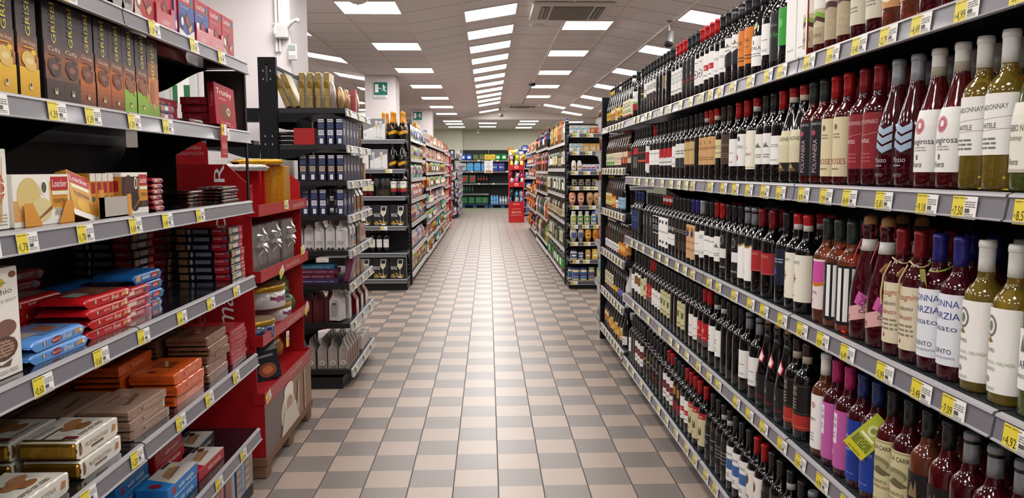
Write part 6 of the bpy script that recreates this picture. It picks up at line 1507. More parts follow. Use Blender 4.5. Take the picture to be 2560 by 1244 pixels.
b = MB(); b.box(-.5, -.006, 1.95, .5, .006, 2.06, mat('#33363a', .3)); b.box(-.5, -.012, 2.05, .5, .012, 2.07, POST)
put(b, 'cross_rail', (-1.365, 5.48, 0), L90, label='dark steel cross rail between the double posts', cat='rail')
# the other side of the same gondola
pr = Proto()
for i, z in enumerate(KT):
    b = MB(); b.box(-.48, 0, z - .03, .48, .42, z, mat('#1d1e22', .4)); sh = pr.add('shelf', b)
    pr.add('bracket', bracket_mb(-.49, .42, z, .085, .03, POST), sh); pr.add('bracket', bracket_mb(.49, .42, z, .085, .03, POST), sh)
put(pr, 'shelving_unit', (-1.845, 5.48, 0), R90, label='black shelves on the far side of the double post', cat='shelving unit')
random.seed(9)
for z in (1.563, 1.337, 1.12, .895, .68, .426, .125):
    for q in range(3):
        c_ = random.choice(['#3a3c42', '#2a2320', '#45403c', '#2d3a44', '#5a5a5c', '#1f2024'])
        put(box_proto('goods_box', .14, .15, random.choice([.05, .08, .1]), c_, gloss=True), 'goods_box', (-1.80 + .0, 5.1 + q * .3, z + .0006), R90, 'dark goods box', 'on the rear shelves past the double post', 'box', 'dark boxes on the rear shelves')

KN = ['top', 'second', 'third', 'fourth', 'fifth', 'sixth', 'seventh', 'bottom']
KF = XK - .014
def ks(pr, nm, k, y, dx, look, rz=L90, mode='y', label=None, rot=None, dz=0):
    return put(pr, nm, (KF - dx, y, KT[k] + .0006 + dz), rz, look, 'on the ' + KN[k] + ' gondola shelf', nm.split('_')[-1], (look + ' on the ' + KN[k] + ' gondola shelf')[:60], mode, rot=rot, label=label)
# top: gold slabs on edge, silver bag, gold pouches with red ribbon, gold bow bag
gs_ = Proto(); b = MB(); b.box(-.085, 0, 0, .085, .034, .222, mat('#8f7a4c', .34, metal=.7, bump=.3), .004); gs_ = Proto(b.mesh('chocolate_slab'))
q = MB(); paint(q, [('p', [(0, .35), (0, .62), (1, .85), (1, .55)], '#a08438')], .034, .222, lside(-.0855, 0, .017, .0006)); q.grid([[(-.088, .0, .12), (-.088, .034, .13)], [(-.092, .01, .16), (-.095, .03, .17)]], F('#b0903c')); gs_.add('ribbon', q)
for dx, tilt in ((.325, 0), (.275, 0)):
    put(gs_, 'chocolate_slab', (KF - dx, 5.1, KT[0] + .0135), rot=(-.37, 0, L90), look='gold wrapped chocolate slab leaning back', place='at the black post', cat='box', group='leaning gold slabs', mode='x')
for dx in (.236, .185, .136, .083):
    ks(gs_, 'chocolate_slab', 0, 5.1, dx, 'upright gold wrapped chocolate slab', mode='x')
def pouch(c, w_, h_, rib=None):
    b = MB(); rows = []
    for i in range(9):
        t = i / 8
        k_ = max(.08, math.sin(PI * min(t * .9 + .05, 1)) ** .7)
        rows.append([(w_ / 2 * math.cos(a) * (.82 + .18 * math.sin(PI * t)), .03 + .028 * k_ * math.sin(a), h_ * t) for a in [j * PI / 8 for j in range(16)]])
    b.grid(rows, c, True, True)
    p_ = Proto(b.mesh('sweets_pouch'))
    if rib:
        q = MB(); q.box(-w_ / 2 * .5, -.006, h_ * .1, w_ / 2 * .3, .066, h_ * .8, rib); p_.add('ribbon', q)
    return p_
gp = pouch(mat('#b08c62', .3, metal=.7), .14, .155)
rp = pouch(mat('#9a8a80', .3, metal=.5), .13, .17)
ks(rp, 'sweets_pouch', 0, 5.1, .055, '', label='silver sweets pouch beside the last gold slab')
ks(gp, 'sweets_pouch', 0, 5.25, .03, 'rounded gold paper pouch', label='rounded gold paper pouch nearest the silver one')
ks(gp, 'sweets_pouch', 0, 5.42, .02, '', label='rounded gold paper pouch with pink band')
b = MB(); b.box(-.03, -.004, 0, .03, .03, .165, P('#a8484e')); paint(b, [('t', 'BG', .5, .4, .3, '#3a2a2a', .7, 90)], .06, .165, front(-.004))
ks(b, 'paper_band', 0, 5.53, .005, '', label='pink printed band on a gold pouch')
ks(pouch(mat('#a01a24', .3, bump=.5), .15, .2), 'sweets_pouch', 0, 5.4, .12, '', label='crumpled red pouch behind the gold ones')
gw = pouch(F('#b98a3c'), .15, .17)
ks(gw, 'sweets_pouch', 0, 5.72, .01, '', label='gold foil bag tied with a bow at the shelf end')
# blue boxes facing sideways
def bluebox(c, pc):
    return box_proto('chocolate_box', .11, .045, .165, c, left=[('r', .1, .86, .9, .97, '#c9c9cc'), ('l', .15, .88, .85, .95, 1, '#333'), ('l', .15, .62, .85, .84, 5, '#5a6aa0'), ('r', .12, .36, .88, .56, pc), ('l', .2, .4, .8, .53, 3, '#444a60'), ('r', .3, .05, .75, .24, '#c9ccd2'), ('l', .1, .27, .9, .33, 1, '#6a7ab0')],
                     fr=[('e', .4, .5, .12, .15, '#c9c9cc'), ('r', .6, .2, .95, .8, '#5a4a5a')])
bA, bB_ = bluebox('#1b2140', '#c3c6cc'), bluebox('#171c38', '#b8a484')
for k, dxs, p_ in ((1, (.005, .062, .120), bA), (2, (.005, .062, .120, .18, .24), bB_), (3, (.01, .12, .175, .232), bA)):
    for dx in dxs:
        ks(p_, 'chocolate_box', k, 5.08, dx, 'navy chocolate box seen from its printed side', mode='x')
    for j in range(1, 5):
        if k == 3 and j > 2: break
        ks(p_, 'chocolate_box', k, 5.08 + j * .125, .005, 'navy chocolate box', mode='y')
        ks(p_, 'chocolate_box', k, 5.08 + j * .125, .055, 'navy chocolate box in the second rank', mode='y')
ks(box_proto('chocolate_box', .14, .13, .105, '#a8101a', left=[('r', 0, 0, .02, 1, '#8f2a2a')]), 'chocolate_box', 1, 5.1, .185, '', label='dark red box deep on the second gondola shelf')
for q_ in range(3): ks(Proto(pack_mb(.2, .12, .026, F('#55524f'), None, None).mesh('foil_pack')), 'foil_pack', 1, 5.13, .325, 'grey foil pack', mode='z', dz=q_ * .028)
ks(box_proto('chocolate_box', .09, .05, .145, '#cfc6cf', left=[('r', .1, .4, .9, .6, '#8a6aa0'), ('r', .1, .65, .6, .9, '#c9a48a'), ('r', .1, .1, .9, .3, '#8a7a9a')]), 'chocolate_box', 3, 5.06, .29, '', label='white and purple box beside the navy boxes')
for j, (c_, l_) in enumerate((('#c9b8a8', 'patterned'), ('#a89078', 'brown patterned'))):
    ks(can_proto(.035, .16, c_, '#999', [('l', .0, .05, 1, .95, 9, '#4a3a34')]), 'sweets_tube', 1, 5.62 + j * .12, .04, '', label=l_ + ' sweets tube at the end of the second gondola shelf')
    ks(box_proto('chocolate_box', .09, .05, .155, '#1c1616', fr=[('e', .5, .5, .2, .15, '#8a8078')]), 'chocolate_box', 2, 5.66 + j * .1, .01, 'black chocolate box at the shelf end')
ks(box_proto('sweets_bag', .07, .05, .12, '#a8845a', gloss=True), 'sweets_bag', 2, 5.9, .01, '', label='small golden sweets bag ending the third gondola shelf')
for j in range(3):
    ks(bag_proto(.12, .06, .17, G('#7d5c42'), fr=[('e', .5, .35, .2, .16, '#a8401c'), ('l', .2, .6, .8, .9, 2, '#c9a888')], name='sweets_bag'), 'sweets_bag', 3, 5.42 + j * .17, .04, 'brown printed sweets bag')
wb_ = bag_proto(.085, .062, .205, mat('#c9c6c6', .4), fr=[('r', .1, 0, .9, .1, '#4a3a2c')], side=[('p', [(.1, .02), (.3, .14), (.5, .04), (.7, .14), (.95, .02)], '#3a2c20'), ('l', .2, .3, .8, .5, 2, '#aaa')], name='coffee_bag')
for i in range(6):
    ks(wb_, 'coffee_bag', 4, 5.08 + (i % 2) * .01, .0335 + i * .068 - .0 + .004, 'white folded-top coffee bag', mode='x')
cb_ = bag_proto(.09, .06, .2, mat('#cfcccb', .4), fr=[('e', .5, .2, .3, .15, '#c9702a'), ('e', .5, .55, .3, .15, '#7a2a6a'), ('e', .3, .4, .2, .1, '#2a8a6a')], name='coffee_bag')
ks(cb_, 'coffee_bag', 4, 5.24, .035, '', label='white bag with coloured dots behind the coffee bags')
ks(cb_, 'coffee_bag', 4, 5.36, .035, '', label='second white bag with coloured dots')
ks(bag_proto(.1, .06, .2, mat('#221d1b', .4), fr=[('l', .2, .2, .8, .5, 3, '#a89a8a')], name='coffee_bag'), 'coffee_bag', 4, 5.5, .035, '', label='black pointed bag on the fifth gondola shelf')
for j in range(2): ks(box_proto('biscuit_box', .1, .05, .12, '#b8a494', fr=[('r', .3, .3, .9, .8, '#8a4a4a')], left=[('t', 'Baci', .5, .5, .3, '#6a5a50', .6, 90)]), 'biscuit_box', 4, 5.68 + j * .12, .005, 'beige printed box')
cols = ['#3a2a5c', '#5c1a34', '#5c1a34', '#1f5a78']
for i, c_ in enumerate(cols):
    put(box_proto('flat_box', .12, .26, .03, c_, left=[('l', .1, .3, .9, .6, 1, '#a09aa8')]), 'flat_box', (KF - .06 - (i % 2) * .02, 5.08, KT[5] + .0006 + i * .0312), L90, label=['purple flat box at the bottom of the stack', 'maroon flat box above the purple one', 'maroon flat box under the teal one', 'teal flat box on top of the stack'][i], cat='box')
b = box_proto('flat_box', .15, .035, .17, '#5a2244', left=[('r', .2, .1, .8, .9, '#6a3254')], fr=[('e', .5, .5, .3, .3, '#8a6a7a')])
put(b, 'flat_box', (KF + .005, 5.12, KT[5] + .003), rot=(.22, 0, L90), label='plum coloured box leaning on the flat stack', cat='box')
for j, c_ in enumerate(('#b09a80', '#9a8068', '#8a6a50')):
    ks(box_proto('biscuit_box', .11, .05, .14 - j * .03, c_, fr=[('e', .5, .5, .3, .3, '#7a5a4a')], left=[('e', .5, .5, .3, .2, '#8a7060')]), 'biscuit_box', 5, 5.32 + j * .17, .005, '', label=['tall', 'medium', 'low'][j] + ' brown printed box on the sixth gondola shelf')
ks(box_proto('cocoa_box', .1, .06, .12, '#3a1c14'), 'cocoa_box', 5, 5.1, .11, '', label='dark brown box standing behind the flat stack')
drb = bag_proto(.1, .07, .23, mat('#4c1216', .4), name='coffee_bag')
for i in range(3): ks(drb, 'coffee_bag', 6, 5.1, .12 + i * .075, 'dark red foil coffee bag', mode='x')
lw = bag_proto(.09, .07, .21, mat('#c3c0bf', .4), side=[('l', .2, .2, .8, .8, 6, '#88827c'), ('r', .3, .8, .7, .9, '#4a4644')], name='coffee_bag')
put(lw, 'coffee_bag', (KF - .075, 5.07, KT[6] + .012), rot=(0, .0, L90 - .3), label='white printed bag leaning outwards on the seventh gondola shelf', cat='bag')
put(lw, 'coffee_bag', (KF - .05, 5.2, KT[6] + .001), L90, label='upright white printed bag on the seventh gondola shelf', cat='bag')
for j in range(3): ks(bag_proto(.1, .06, .15, mat(['#7c1a20', '#5a3a30', '#7a5a4a'][j], .2, coat=.5), name='sweets_bag'), 'sweets_bag', 6, 5.4 + j * .2, .03, '', label=['red', 'brown', 'clear-fronted tan'][j] + ' sweets bag on the seventh gondola shelf')
sbg = bag_proto(.07, .062, .2, mat('#a8a09b', .35, metal=.3), side=[('e', .5, .32, .3, .13, '#c9c4c0'), ('e', .5, .32, .2, .09, '#a09890'), ('l', .2, .05, .8, .15, 1, '#777')], fr=[('r', .1, .1, .9, .9, '#8a5a4a')], name='coffee_bag')
for i, dx in enumerate((.035, .103, .171, .245, .33, .40)):
    for j in range(5 if i < 3 else 2):
        if i == 3 and j > 1: continue
        ks(sbg, 'coffee_bag', 7, 5.05 + j * .09, dx, 'silver-grey coffee bag', mode='y' if i else 'y')
for j in range(3):
    ks(box_proto('biscuit_box', .1, .05, .1, '#c9beb4', fr=[('l', .1, .2, .9, .8, 4, '#7a2a2a')]), 'biscuit_box', 7, 5.6 + j * .12, .0, 'white printed box at the bottom shelf end')
for k in range(8):
    for q in range(3):
        tag('L', 5.12 + q * .33, KT[k] - .05, None, 'on the %s gondola rail' % KN[k], False, XK)

# ================================================================ LEFT SIDE, SECOND GONDOLA: END CAP WITH GLASSES AND WINE
L3T = [1.757, 1.419, 1.106, .759, .446, .14]
E3 = 9.135
gondola((-1.45, E3, 0), 0, 1.0, .44, L3T, 1.93, 'black end-cap shelving of glasses and sparkling wine', '#55585d', .048, mat('#24272a', .35), .03, brk='r', posts='r', holes='f', dr=.12)
b = post_mb(0, -.03, .03, 1.97, .05, 'f'); put(b, 'upright_post', (-.965, 9.62, 0), 0, label='slotted black post behind the glasses end cap', cat='post')
def e3(pr, nm, k, x, dy, look, rz=0, mode='x', label=None, cat=None):
    return put(pr, nm, (x, E3 + .012 + dy, L3T[k] + .0006), rz, look, 'on the ' + ORD3[k] + ' end-cap shelf', cat or nm.split('_')[-1], (look + ' on the end cap')[:60], mode, label=label)
ORD3 = ['top', 'second', 'third', 'fourth', 'fifth', 'bottom']
def flute(u, col='#cdb98c', v0=.08, s=1.):
    return [('e', u, v0 + .02, .09 * s, .025, '#aab0b4'), ('r', u - .006, v0, u + .006, v0 + .4, '#a3a8ad'), ('p', [(u - .01, v0 + .36), (u - .07 * s, v0 + .55), (u - .065 * s, v0 + .82), (u + .065 * s, v0 + .82), (u + .07 * s, v0 + .55), (u + .01, v0 + .36)], '#c9ccce'),
            ('p', [(u - .008, v0 + .38), (u - .06 * s, v0 + .55), (u - .055 * s, v0 + .72), (u + .055 * s, v0 + .72), (u + .06 * s, v0 + .55), (u + .008, v0 + .38)], col)]
gbx = box_proto('glasses_box', .25, .12, .235, '#cfcfcf', fr=[('p', [(0, .42), (0, 1), (1, 1), (1, .78)], '#86868a'), ('e', .36, .5, .07, .06, '#d9d9d9')] + flute(.62) + flute(.8, '#b9bcbf', .06) + [('l', .06, .15, .14, .3, 3, '#666')])
e3(gbx, 'glasses_box', 0, -1.305, 0, '', label='white and grey champagne glasses box on the top end-cap shelf')
gbx2 = box_proto('glasses_box', .2, .12, .225, '#cfcfcf', fr=[('p', [(0, .42), (0, 1), (1, 1), (1, .78)], '#86868a')] + flute(.2, '#b9bcbf', .02, .9) + flute(.66, '#d0bb90', .04, 1.1))
e3(gbx2, 'glasses_box', 1, -1.26, 0, '', label='white and grey champagne glasses box on the second end-cap shelf')
e3(gbx2, 'glasses_box', 1, -1.475, 0, '', label='champagne glasses box half hidden beside the other one')
LB['mi'] = ('yellow slanted label', .11, .03, .06, None, [('p', [(0, 0), (0, .6), (1, 1.1), (1, .5)], '#e0a21c'), ('t', 'MIONETTO', .45, .52, .2, '#5a3a10', .7, 15)])
LB['mo'] = ('white, green and red label', .085, .05, .12, '#dcdad4', [('r', 0, 0, 1, .3, '#a8283a'), ('p', [(0, .3), (0, .4), (.5, .36), (1, .44), (1, .3)], '#7fae32'), ('l', .2, .7, .8, .85, 1, '#555')])
def goldneck():
    R_, prof_, a, c = SHP['C']
    b = MB(); b.lathe(prof_, GLS['k'], 18)
    p_ = Proto(b.mesh('champagne_bottle'))
    q = MB(); q.lathe([(.036, .158), (.030, .19), (.0235, .22), (.019, .25), (.0175, .28), (.020, .30), (.018, .315), (.008, .322), (0, .322)], mat('#d08a1c', .3, metal=.4), 16); p_.add('foil', q)
    q = MB(); paint(q, LB['mi'][5], .11, .06, cyl(R_ + .0006, .045), .006); paint(q, [('e', .5, .5, .2, .5, '#c07a1c')], .05, .03, cyl(R_ + .0006, .12), .006); p_.add('label', q)
    return p_
GN = goldneck()
for x, dy in ((-1.10, .045), (-1.085, .16), (-.985, .045), (-.985, .15), (-.985, .25), (-1.02, .35), (-1.22, .19), (-1.19, .3)):
    e3(GN, 'champagne_bottle', 0, x, dy, 'black sparkling wine bottle with orange foil', mode='y', cat='bottle')
for x, dy in ((-1.105, .05), (-1.105, .15), (-1.00, .05), (-1.0, .15), (-1.0, .25), (-1.1, .25)):
    pr = bottle_proto('mi', 'K', 'C', 'k')
    e3(pr, 'sparkling_wine_bottle', 1, x, dy, 'black sparkling wine bottle with slanted yellow label', mode='y', cat='bottle')
pr = bottle_proto('mo', 'K', 'B', 'k')
for x, dy in ((-1.095, .04), (-1.055, .13), (-.985, .04), (-.985, .14)):
    e3(pr, 'wine_bottle', 2, x, dy, 'dark wine bottle with white, green and red label', mode='y', cat='bottle')
LB['yw'] = ('cream label with green stripe', .085, .06, .11, '#ddd7b4', [('r', 0, .55, 1, .75, '#8fbe32'), ('r', 0, .75, 1, 1, '#dcdad4')])
for x in (-1.36, -1.425): e3(bottle_proto('yw', 'K', 'B', 'r'), 'wine_bottle', 2, x, .04, 'rosé bottle with cream label and green stripe', cat='bottle')
gl_ = mat('#dfe6ea', .02, trans=.95, ior=1.2, coat=.3)
b = MB(); b.lathe([(.034, 0), (.033, .003), (.006, .008), (.0045, .02), (.0045, .09), (.012, .105), (.032, .13), (.038, .16), (.034, .205), (.032, .205), (.036, .16), (.030, .132), (0, .108)], gl_, 20)
WG = Proto(b.mesh('wine_glass'))
for x, l_ in ((-1.215, 'beside the rosé bottles'), (-1.29, 'nearest the rosé label'), (-1.165, 'beside the dark wine bottles')):
    e3(WG, 'wine_glass', 2, x, .035, '', label='clear stemmed wine glass ' + l_)
e3(box_proto('grape_picture_box', .16, .05, .12, '#1a1a1a', fr=[('e', .5, .35, .4, .3, '#5a4a20')]), 'grape_picture_box', 2, -1.22, .12, '', label='dark box with grapes behind the wine glasses', cat='box')
gr = [('r', 0, 0, 1, 1, '#17181a')] + [('e', .10 + .055 * i, .12 + .055 * ((i * 7) % 4) * (1 - abs(i - 6.5) / 11), .045, .034, ['#b5903c', '#8a6a24', '#d0b060', '#a07a2c'][i % 4]) for i in range(14)] + [('e', .13 + .06 * i, .11, .045, .034, ['#c9a852', '#a07a2c', '#b5903c'][i % 3]) for i in range(12)] + [('p', [(.5, .93), (.47, .6), (.6, .45), (.64, .45), (.78, .6), (.84, .93)], '#d8dadb'), ('p', [(.535, .9), (.52, .62), (.62, .5), (.7, .56), (.76, .72), (.79, .9)], '#17181a'), ('p', [(.52, .72), (.53, .62), (.62, .5), (.7, .56), (.75, .72)], '#d9cfa4'),
      ('r', .625, .1, .64, .48, '#cfd2d4'), ('e', .63, .07, .15, .03, '#d8dadb'), ('t', 'VINTAGE', .25, .52, .17, '#d8d8d6', .38), ('t', '2 x 580 ML', .22, .05, .035, '#c9c9c7', .3)]
VB = box_proto('glasses_box', .19, .13, .245, '#17181a', fr=gr)
for k in (3, 5):
    for x, l_ in ((-1.045, 'outer'), (-1.243, 'inner'), (-1.44, 'hidden third')):
        e3(VB, 'glasses_box', k, x - (.015 if k == 5 else 0), .01, '', label=l_ + ' black wine glass box with grapes on the %s end-cap shelf' % ORD3[k])
for x in (-1.2, -1.28, -1.36): e3(bottle_proto('w', 'O', 'B', 'k'), 'wine_bottle', 4, x, .09, 'dark wine bottle with white label', cat='bottle')
for x in (-1.45, -1.55): e3(bottle_proto('w', 'O', 'B', 'k'), 'wine_bottle', 3, x, .04, 'white-labelled wine bottle beside the grape boxes', cat='bottle')
for k, x, p_ in ((1, -1.14, '7,90'), (3, -1.21, '6,99')):
    tag('F', x, L3T[k] - .046, p_, 'on the grey end-cap rail', False, E3)
for x in (-1.6, -1.72, -1.84):
    for k in (0, 1, 2): e3(bottle_proto('k', 'K', 'B', 'k'), 'wine_bottle', k, x, .05, 'plain black wine bottle', cat='bottle')

# ---------------------------------------------------------------- generic goods for the two long aisles
random.seed(21)
def gpack(w_, h_, d_, c, c2, c3):       # soft pack
    b = MB(); rows = []
    for i in range(7):
        t = i / 6; k_ = [.75, 1, 1.03, 1, .9, .55, .12][i]
        rows.append([(w_ / 2 * math.cos(a) * (1 if i else .95), d_ / 2 + d_ / 2 * k_ * math.sin(a) * 1.0, h_ * t) for a in [j * PI / 6 for j in range(12)]])
    b.grid(rows, mat(c, .3, coat=.3), True, True)
    paint(b, [('r', .15, .25, .85, .5, c2), ('e', .5, .66, .22, .1, c3)], w_, h_, front(-.004, eps=.003))
    return Proto(b.mesh('soft_pack'))
def gbox(w_, h_, d_, c, c2, c3):
    return box_proto('carton', w_, d_, h_, c, fr=[('r', .08, .1, .92, .42, c2), ('e', .5, .68, .3, .16, c3)], left=[('r', .2, .2, .8, .7, c2)], right=[('r', .2, .2, .8, .7, c2)])
AISLE = {'n': 0}
def fill(face, X, ya, yb_, z, specs, place, hmax):
    """specs: list of (builder, args, name, look, width, weight)"""
    y = ya
    while y < yb_ - .05:
        sp = random.choice(specs)
        n = random.choice([1, 1, 2, 2, 3])
        for _ in range(n):
            wd = sp[4]
            if y + wd > yb_: return
            dx = .01 + random.uniform(0, .012)
            xx = X + dx if face == 'R' else X - dx
            put(sp[0], sp[2], (xx, y + wd / 2, z + .0006), R90 if face == 'R' else L90, sp[3], place, sp[2].split('_')[-1], (sp[3] + 's ' + place)[:60], scale=(1, 1, min(1, hmax / sp[1])))
            y += wd + .004
W_ = '#d8d4ce'
def L_(*a): return list(a)
dark = [(bottle_proto('w', 'K', 'B', 'k'), .3, 'wine_bottle', 'dark bottle with white label', .08), (bottle_proto('cf', 'K', 'B', 'k'), .3, 'wine_bottle', 'dark bottle with cream label', .08), (bottle_proto('k', 'K', 'B', 'n'), .3, 'oil_bottle', 'green glass bottle', .08),
        (lathe_proto('oil_bottle', SHP['B'][1], mat('#1c2a12', .08, coat=.4), None, (.0376, .05, .09, .15, '#c9c8b4', [('l', .2, .2, .8, .8, 5, '#5a5a40')])), .3, 'oil_bottle', 'dark green oil bottle with pale label', .08),
        (lathe_proto('vinegar_bottle', SHP['F'][1], mat('#26140c', .08, coat=.4), None, (.0365, .03, .09, .1, '#b0a078', [('l', .2, .2, .8, .8, 4, '#4a3a20')])), .26, 'vinegar_bottle', 'brown vinegar bottle with tan label', .076)]
pets = [(pet_proto(.045, .32, '#b85a1c', '#b8441c', '#c9742a'), .32, 'drink_bottle', 'orange drink bottle', .093), (pet_proto(.045, .32, '#1c0f0c', '#b01c1c', '#a81a1e', [('t', 'Cola', .5, .5, .5, '#e0d8d4', .6)]), .32, 'drink_bottle', 'dark cola bottle with red label', .093),
        (pet_proto(.045, .3, '#1c0f0c', '#b01c1c', '#22408c'), .3, 'drink_bottle', 'dark cola bottle with blue label', .093), (pet_proto(.045, .31, '#b3a03a', '#3a7a2c', '#c9b63a'), .31, 'drink_bottle', 'yellow drink bottle', .093),
        (pet_proto(.042, .3, '#24602e', '#2a6a34', '#3a7a3c'), .3, 'drink_bottle', 'green drink bottle', .088), (pet_proto(.045, .3, '#a81c1c', '#d8d4ce', '#b8302c'), .3, 'drink_bottle', 'red drink bottle', .093),
        (pet_proto(.042, .3, '#c9ccc9', '#2a5aa8', '#d8d9d8'), .3, 'drink_bottle', 'clear drink bottle with white label', .088)]
foods = [(gbox(.09, .2, .05, '#c9a87c', '#a8542c', W_), .2, 'food_carton', 'tan and orange carton', .09), (gbox(.08, .16, .05, '#a8282c', W_, '#d9b43a'), .16, 'food_carton', 'red carton', .08), (gpack(.11, .2, .06, '#c98a4a', '#8a4a2c', '#e0d0a8'), .2, 'soft_pack', 'amber soft pack', .11),
         (gpack(.1, .18, .06, '#b8b0a4', '#a8342c', '#7a6a4c'), .18, 'soft_pack', 'beige soft pack', .1), (jar_proto(.035, .13, '#8a3a1c', '#a8342c', '#d0c8b8'), .13, 'jar', 'red sauce jar', .073), (gbox(.1, .22, .06, '#2a4a8c', W_, '#c9a43a'), .22, 'food_carton', 'blue carton', .1),
         (can_proto(.04, .11, '#b8923a', '#b0b0b0', [('r', .1, .3, .9, .7, '#7a2a20')]), .11, 'can', 'yellow food can', .083), (gpack(.1, .19, .05, '#6a3a24', '#c9a878', '#b8342c'), .19, 'soft_pack', 'brown soft pack', .1)]
RG = (1.75, 1.425, 1.10, .778, .441, .122)
def pick(*ix): return lambda L: [L[i] for i in ix]
gondola((.955, 11.0, 0), R90, 2.75, .5, list(RG), 1.95, 'black shelving bay of oil and wine in the right aisle', '#b3aca8', .045, mat('#202226', .4), .03, posts='', brk='')
gondola((.955, 13.9, 0), R90, 2.95, .5, [1.77, 1.386, 1.041, .626, .24, .1], 1.95, 'shelving bay of coloured soft drinks in the right aisle', '#b3aca8', .045, mat('#202226', .4), .03, posts='', brk='')
gondola((.955, 17.2, 0), R90, 3.55, .5, [1.803, 1.536, 1.267, .908, .592, .185], 1.95, 'farthest shelving bay of packets in the right aisle', '#b3aca8', .045, mat('#202226', .4), .03, posts='', brk='')
DW = [dark, dark, [dark[2], dark[0], dark[3]], [dark[3], dark[4]], [dark[3], dark[4], dark[2]], [dark[2], dark[0], (bottle_proto('gn', 'G', 'B', 'n'), .3, 'wine_bottle', 'green bottle with bright green label', .08)]]
for i, z in enumerate(RG):
    fill('R', .955, 9.66, 12.35, z, DW[i] if i else pets[:1] + pets[3:4] + pets[6:7] + dark + [(pouch(G('#b01c20'), .16, .27), .27, 'snack_bag', 'shiny red snack bag', .17)], 'in the right aisle, near bay, %s shelf' % ORD3[i], .28)
for i, z in enumerate([1.77, 1.386, 1.041, .626, .24]):
    fill('R', .955, 12.45, 15.35, z, [pets[:4] + dark[:1], pets[:4] + pets[1:3] + pets[5:6], pets[:3] + pets[1:2] + pets[4:5], pets + pets[1:3], pets + pets[1:3]][i], 'in the right aisle, drinks bay, %s shelf' % ORD3[i], .31)
for i, z in enumerate([1.803, 1.536, 1.267, .908, .592, .185]):
    fill('R', .955, 15.45, 18.95, z, foods[:5] if i < 3 else foods + pets[:2], 'in the right aisle, far bay, %s shelf' % ORD3[i], .24 if i < 2 else .3)

# left aisle
nap = [(gpack(.14, .21, .1, '#7a8ab8', '#d0ccd0', '#c03a4a'), .21, 'soft_pack', 'blue-grey soft pack', .14), (gpack(.16, .225, .1, '#c9a0a0', '#d9ccc8', '#b8242c'), .225, 'nappy_pack', 'pink nappy pack', .16), (gpack(.16, .225, .1, '#cfc9c4', '#c9a090', '#b8202c'), .225, 'nappy_pack', 'white nappy pack with red mark', .16), (gpack(.12, .22, .08, '#cf7a34', '#6a3a7a', '#d9d0c4'), .22, 'soft_pack', 'orange and purple soft pack', .12),
       (gpack(.12, .22, .08, '#c9c030', '#2a3a8a', '#d0d8c4'), .22, 'soft_pack', 'yellow soft pack with blue mark', .12), (gpack(.12, .22, .08, '#2fa08f', '#6a4a9a', '#d4e0dc'), .22, 'soft_pack', 'turquoise soft pack', .12), (gpack(.13, .22, .08, '#d0cbc5', '#9a8ab8', '#3a8a9a'), .22, 'soft_pack', 'white and lilac soft pack', .13)]
jars = [(can_proto(.045, .16, '#2a8a7a', '#2a6a5a', [('r', .1, .2, .9, .6, '#d0d8d0')]), .16, 'tub', 'teal tub', .094), (can_proto(.045, .15, '#a88a34', '#b09a50', [('r', .1, .2, .9, .6, '#7a3a2c')]), .15, 'tub', 'yellow tub', .094), (gbox(.1, .17, .06, '#c98a78', W_, '#7a4a3a'), .17, 'grocery_carton', 'salmon carton', .1),
        (gbox(.09, .19, .06, '#b8602c', W_, '#e0c080'), .19, 'grocery_carton', 'orange carton', .09), (gpack(.11, .18, .07, '#cf6a2c', '#d9d4cc', '#2a4a8c'), .18, 'soft_pack', 'orange soft pack', .11), (jar_proto(.04, .12, '#b8926a', '#d0ccc4', '#d8d0c8'), .12, 'jar', 'cream jar', .083),
        (gbox(.12, .2, .07, '#c3b8b0', '#7a2a3a', '#a88a6a'), .2, 'grocery_carton', 'beige and wine-red carton', .12), (gbox(.1, .2, .05, '#7a2434', '#d9ccc4', '#c9a43a'), .2, 'grocery_carton', 'wine-red carton', .1), (gbox(.1, .18, .05, '#3a6a9a', W_, '#c9c4bc'), .18, 'grocery_carton', 'pale blue carton', .1), (gpack(.1, .17, .06, '#3a342e', '#c9b08a', '#a8342c'), .17, 'soft_pack', 'dark coffee pack', .1)]
LA = [1.798, 1.552, 1.307, 1.043, .75, .41, .134]
LBz = [1.828, 1.59, 1.372, 1.135, .866, .617, .356, .12]
gondola((-.95, 10.8, 0), L90, 2.3, .5, LA, 1.93, 'black shelving bay of baby goods in the left aisle', '#b3aca8', .045, mat('#202226', .4), .03, posts='', brk='')
gondola((-.95, 14.6, 0), L90, 5.2, .5, LBz, 1.93, 'long shelving bay of jars and cartons in the left aisle', '#b3aca8', .045, mat('#202226', .4), .03, posts='', brk='')
gondola((-.95, 18.45, 0), L90, 2.4, .5, LA, 1.93, 'farthest shelving bay of cartons in the left aisle', '#b3aca8', .045, mat('#202226', .4), .03, posts='', brk='')
NA = [[nap[6], nap[4], nap[5], nap[0]], [nap[4], nap[2], nap[1], nap[6]], [nap[5], nap[1], nap[2], nap[0]], [nap[3], nap[1], nap[2], nap[3]], [nap[3], nap[1], nap[5], nap[3]], [nap[2], nap[2], nap[1], nap[0]], [nap[3], nap[4], nap[2], nap[2]]]
for i, z in enumerate(LA):
    fill('L', -.95, 9.68, 11.93, z, NA[i], 'on the %s baby goods shelf' % ORD[i], .195)
for i, z in enumerate(LBz):
    fill('L', -.95, 12.03, 17.15, z, jars[2:7] if i < 2 else jars[0:6] if i < 4 else jars, 'on the %s carton shelf of the left aisle' % ORD[i], .17)
for i, z in enumerate(LA):
    fill('L', -.95, 17.3, 19.6, z, [jars[3], jars[6], jars[4], jars[7]], 'on the %s farthest left aisle shelf' % ORD[i], .2)
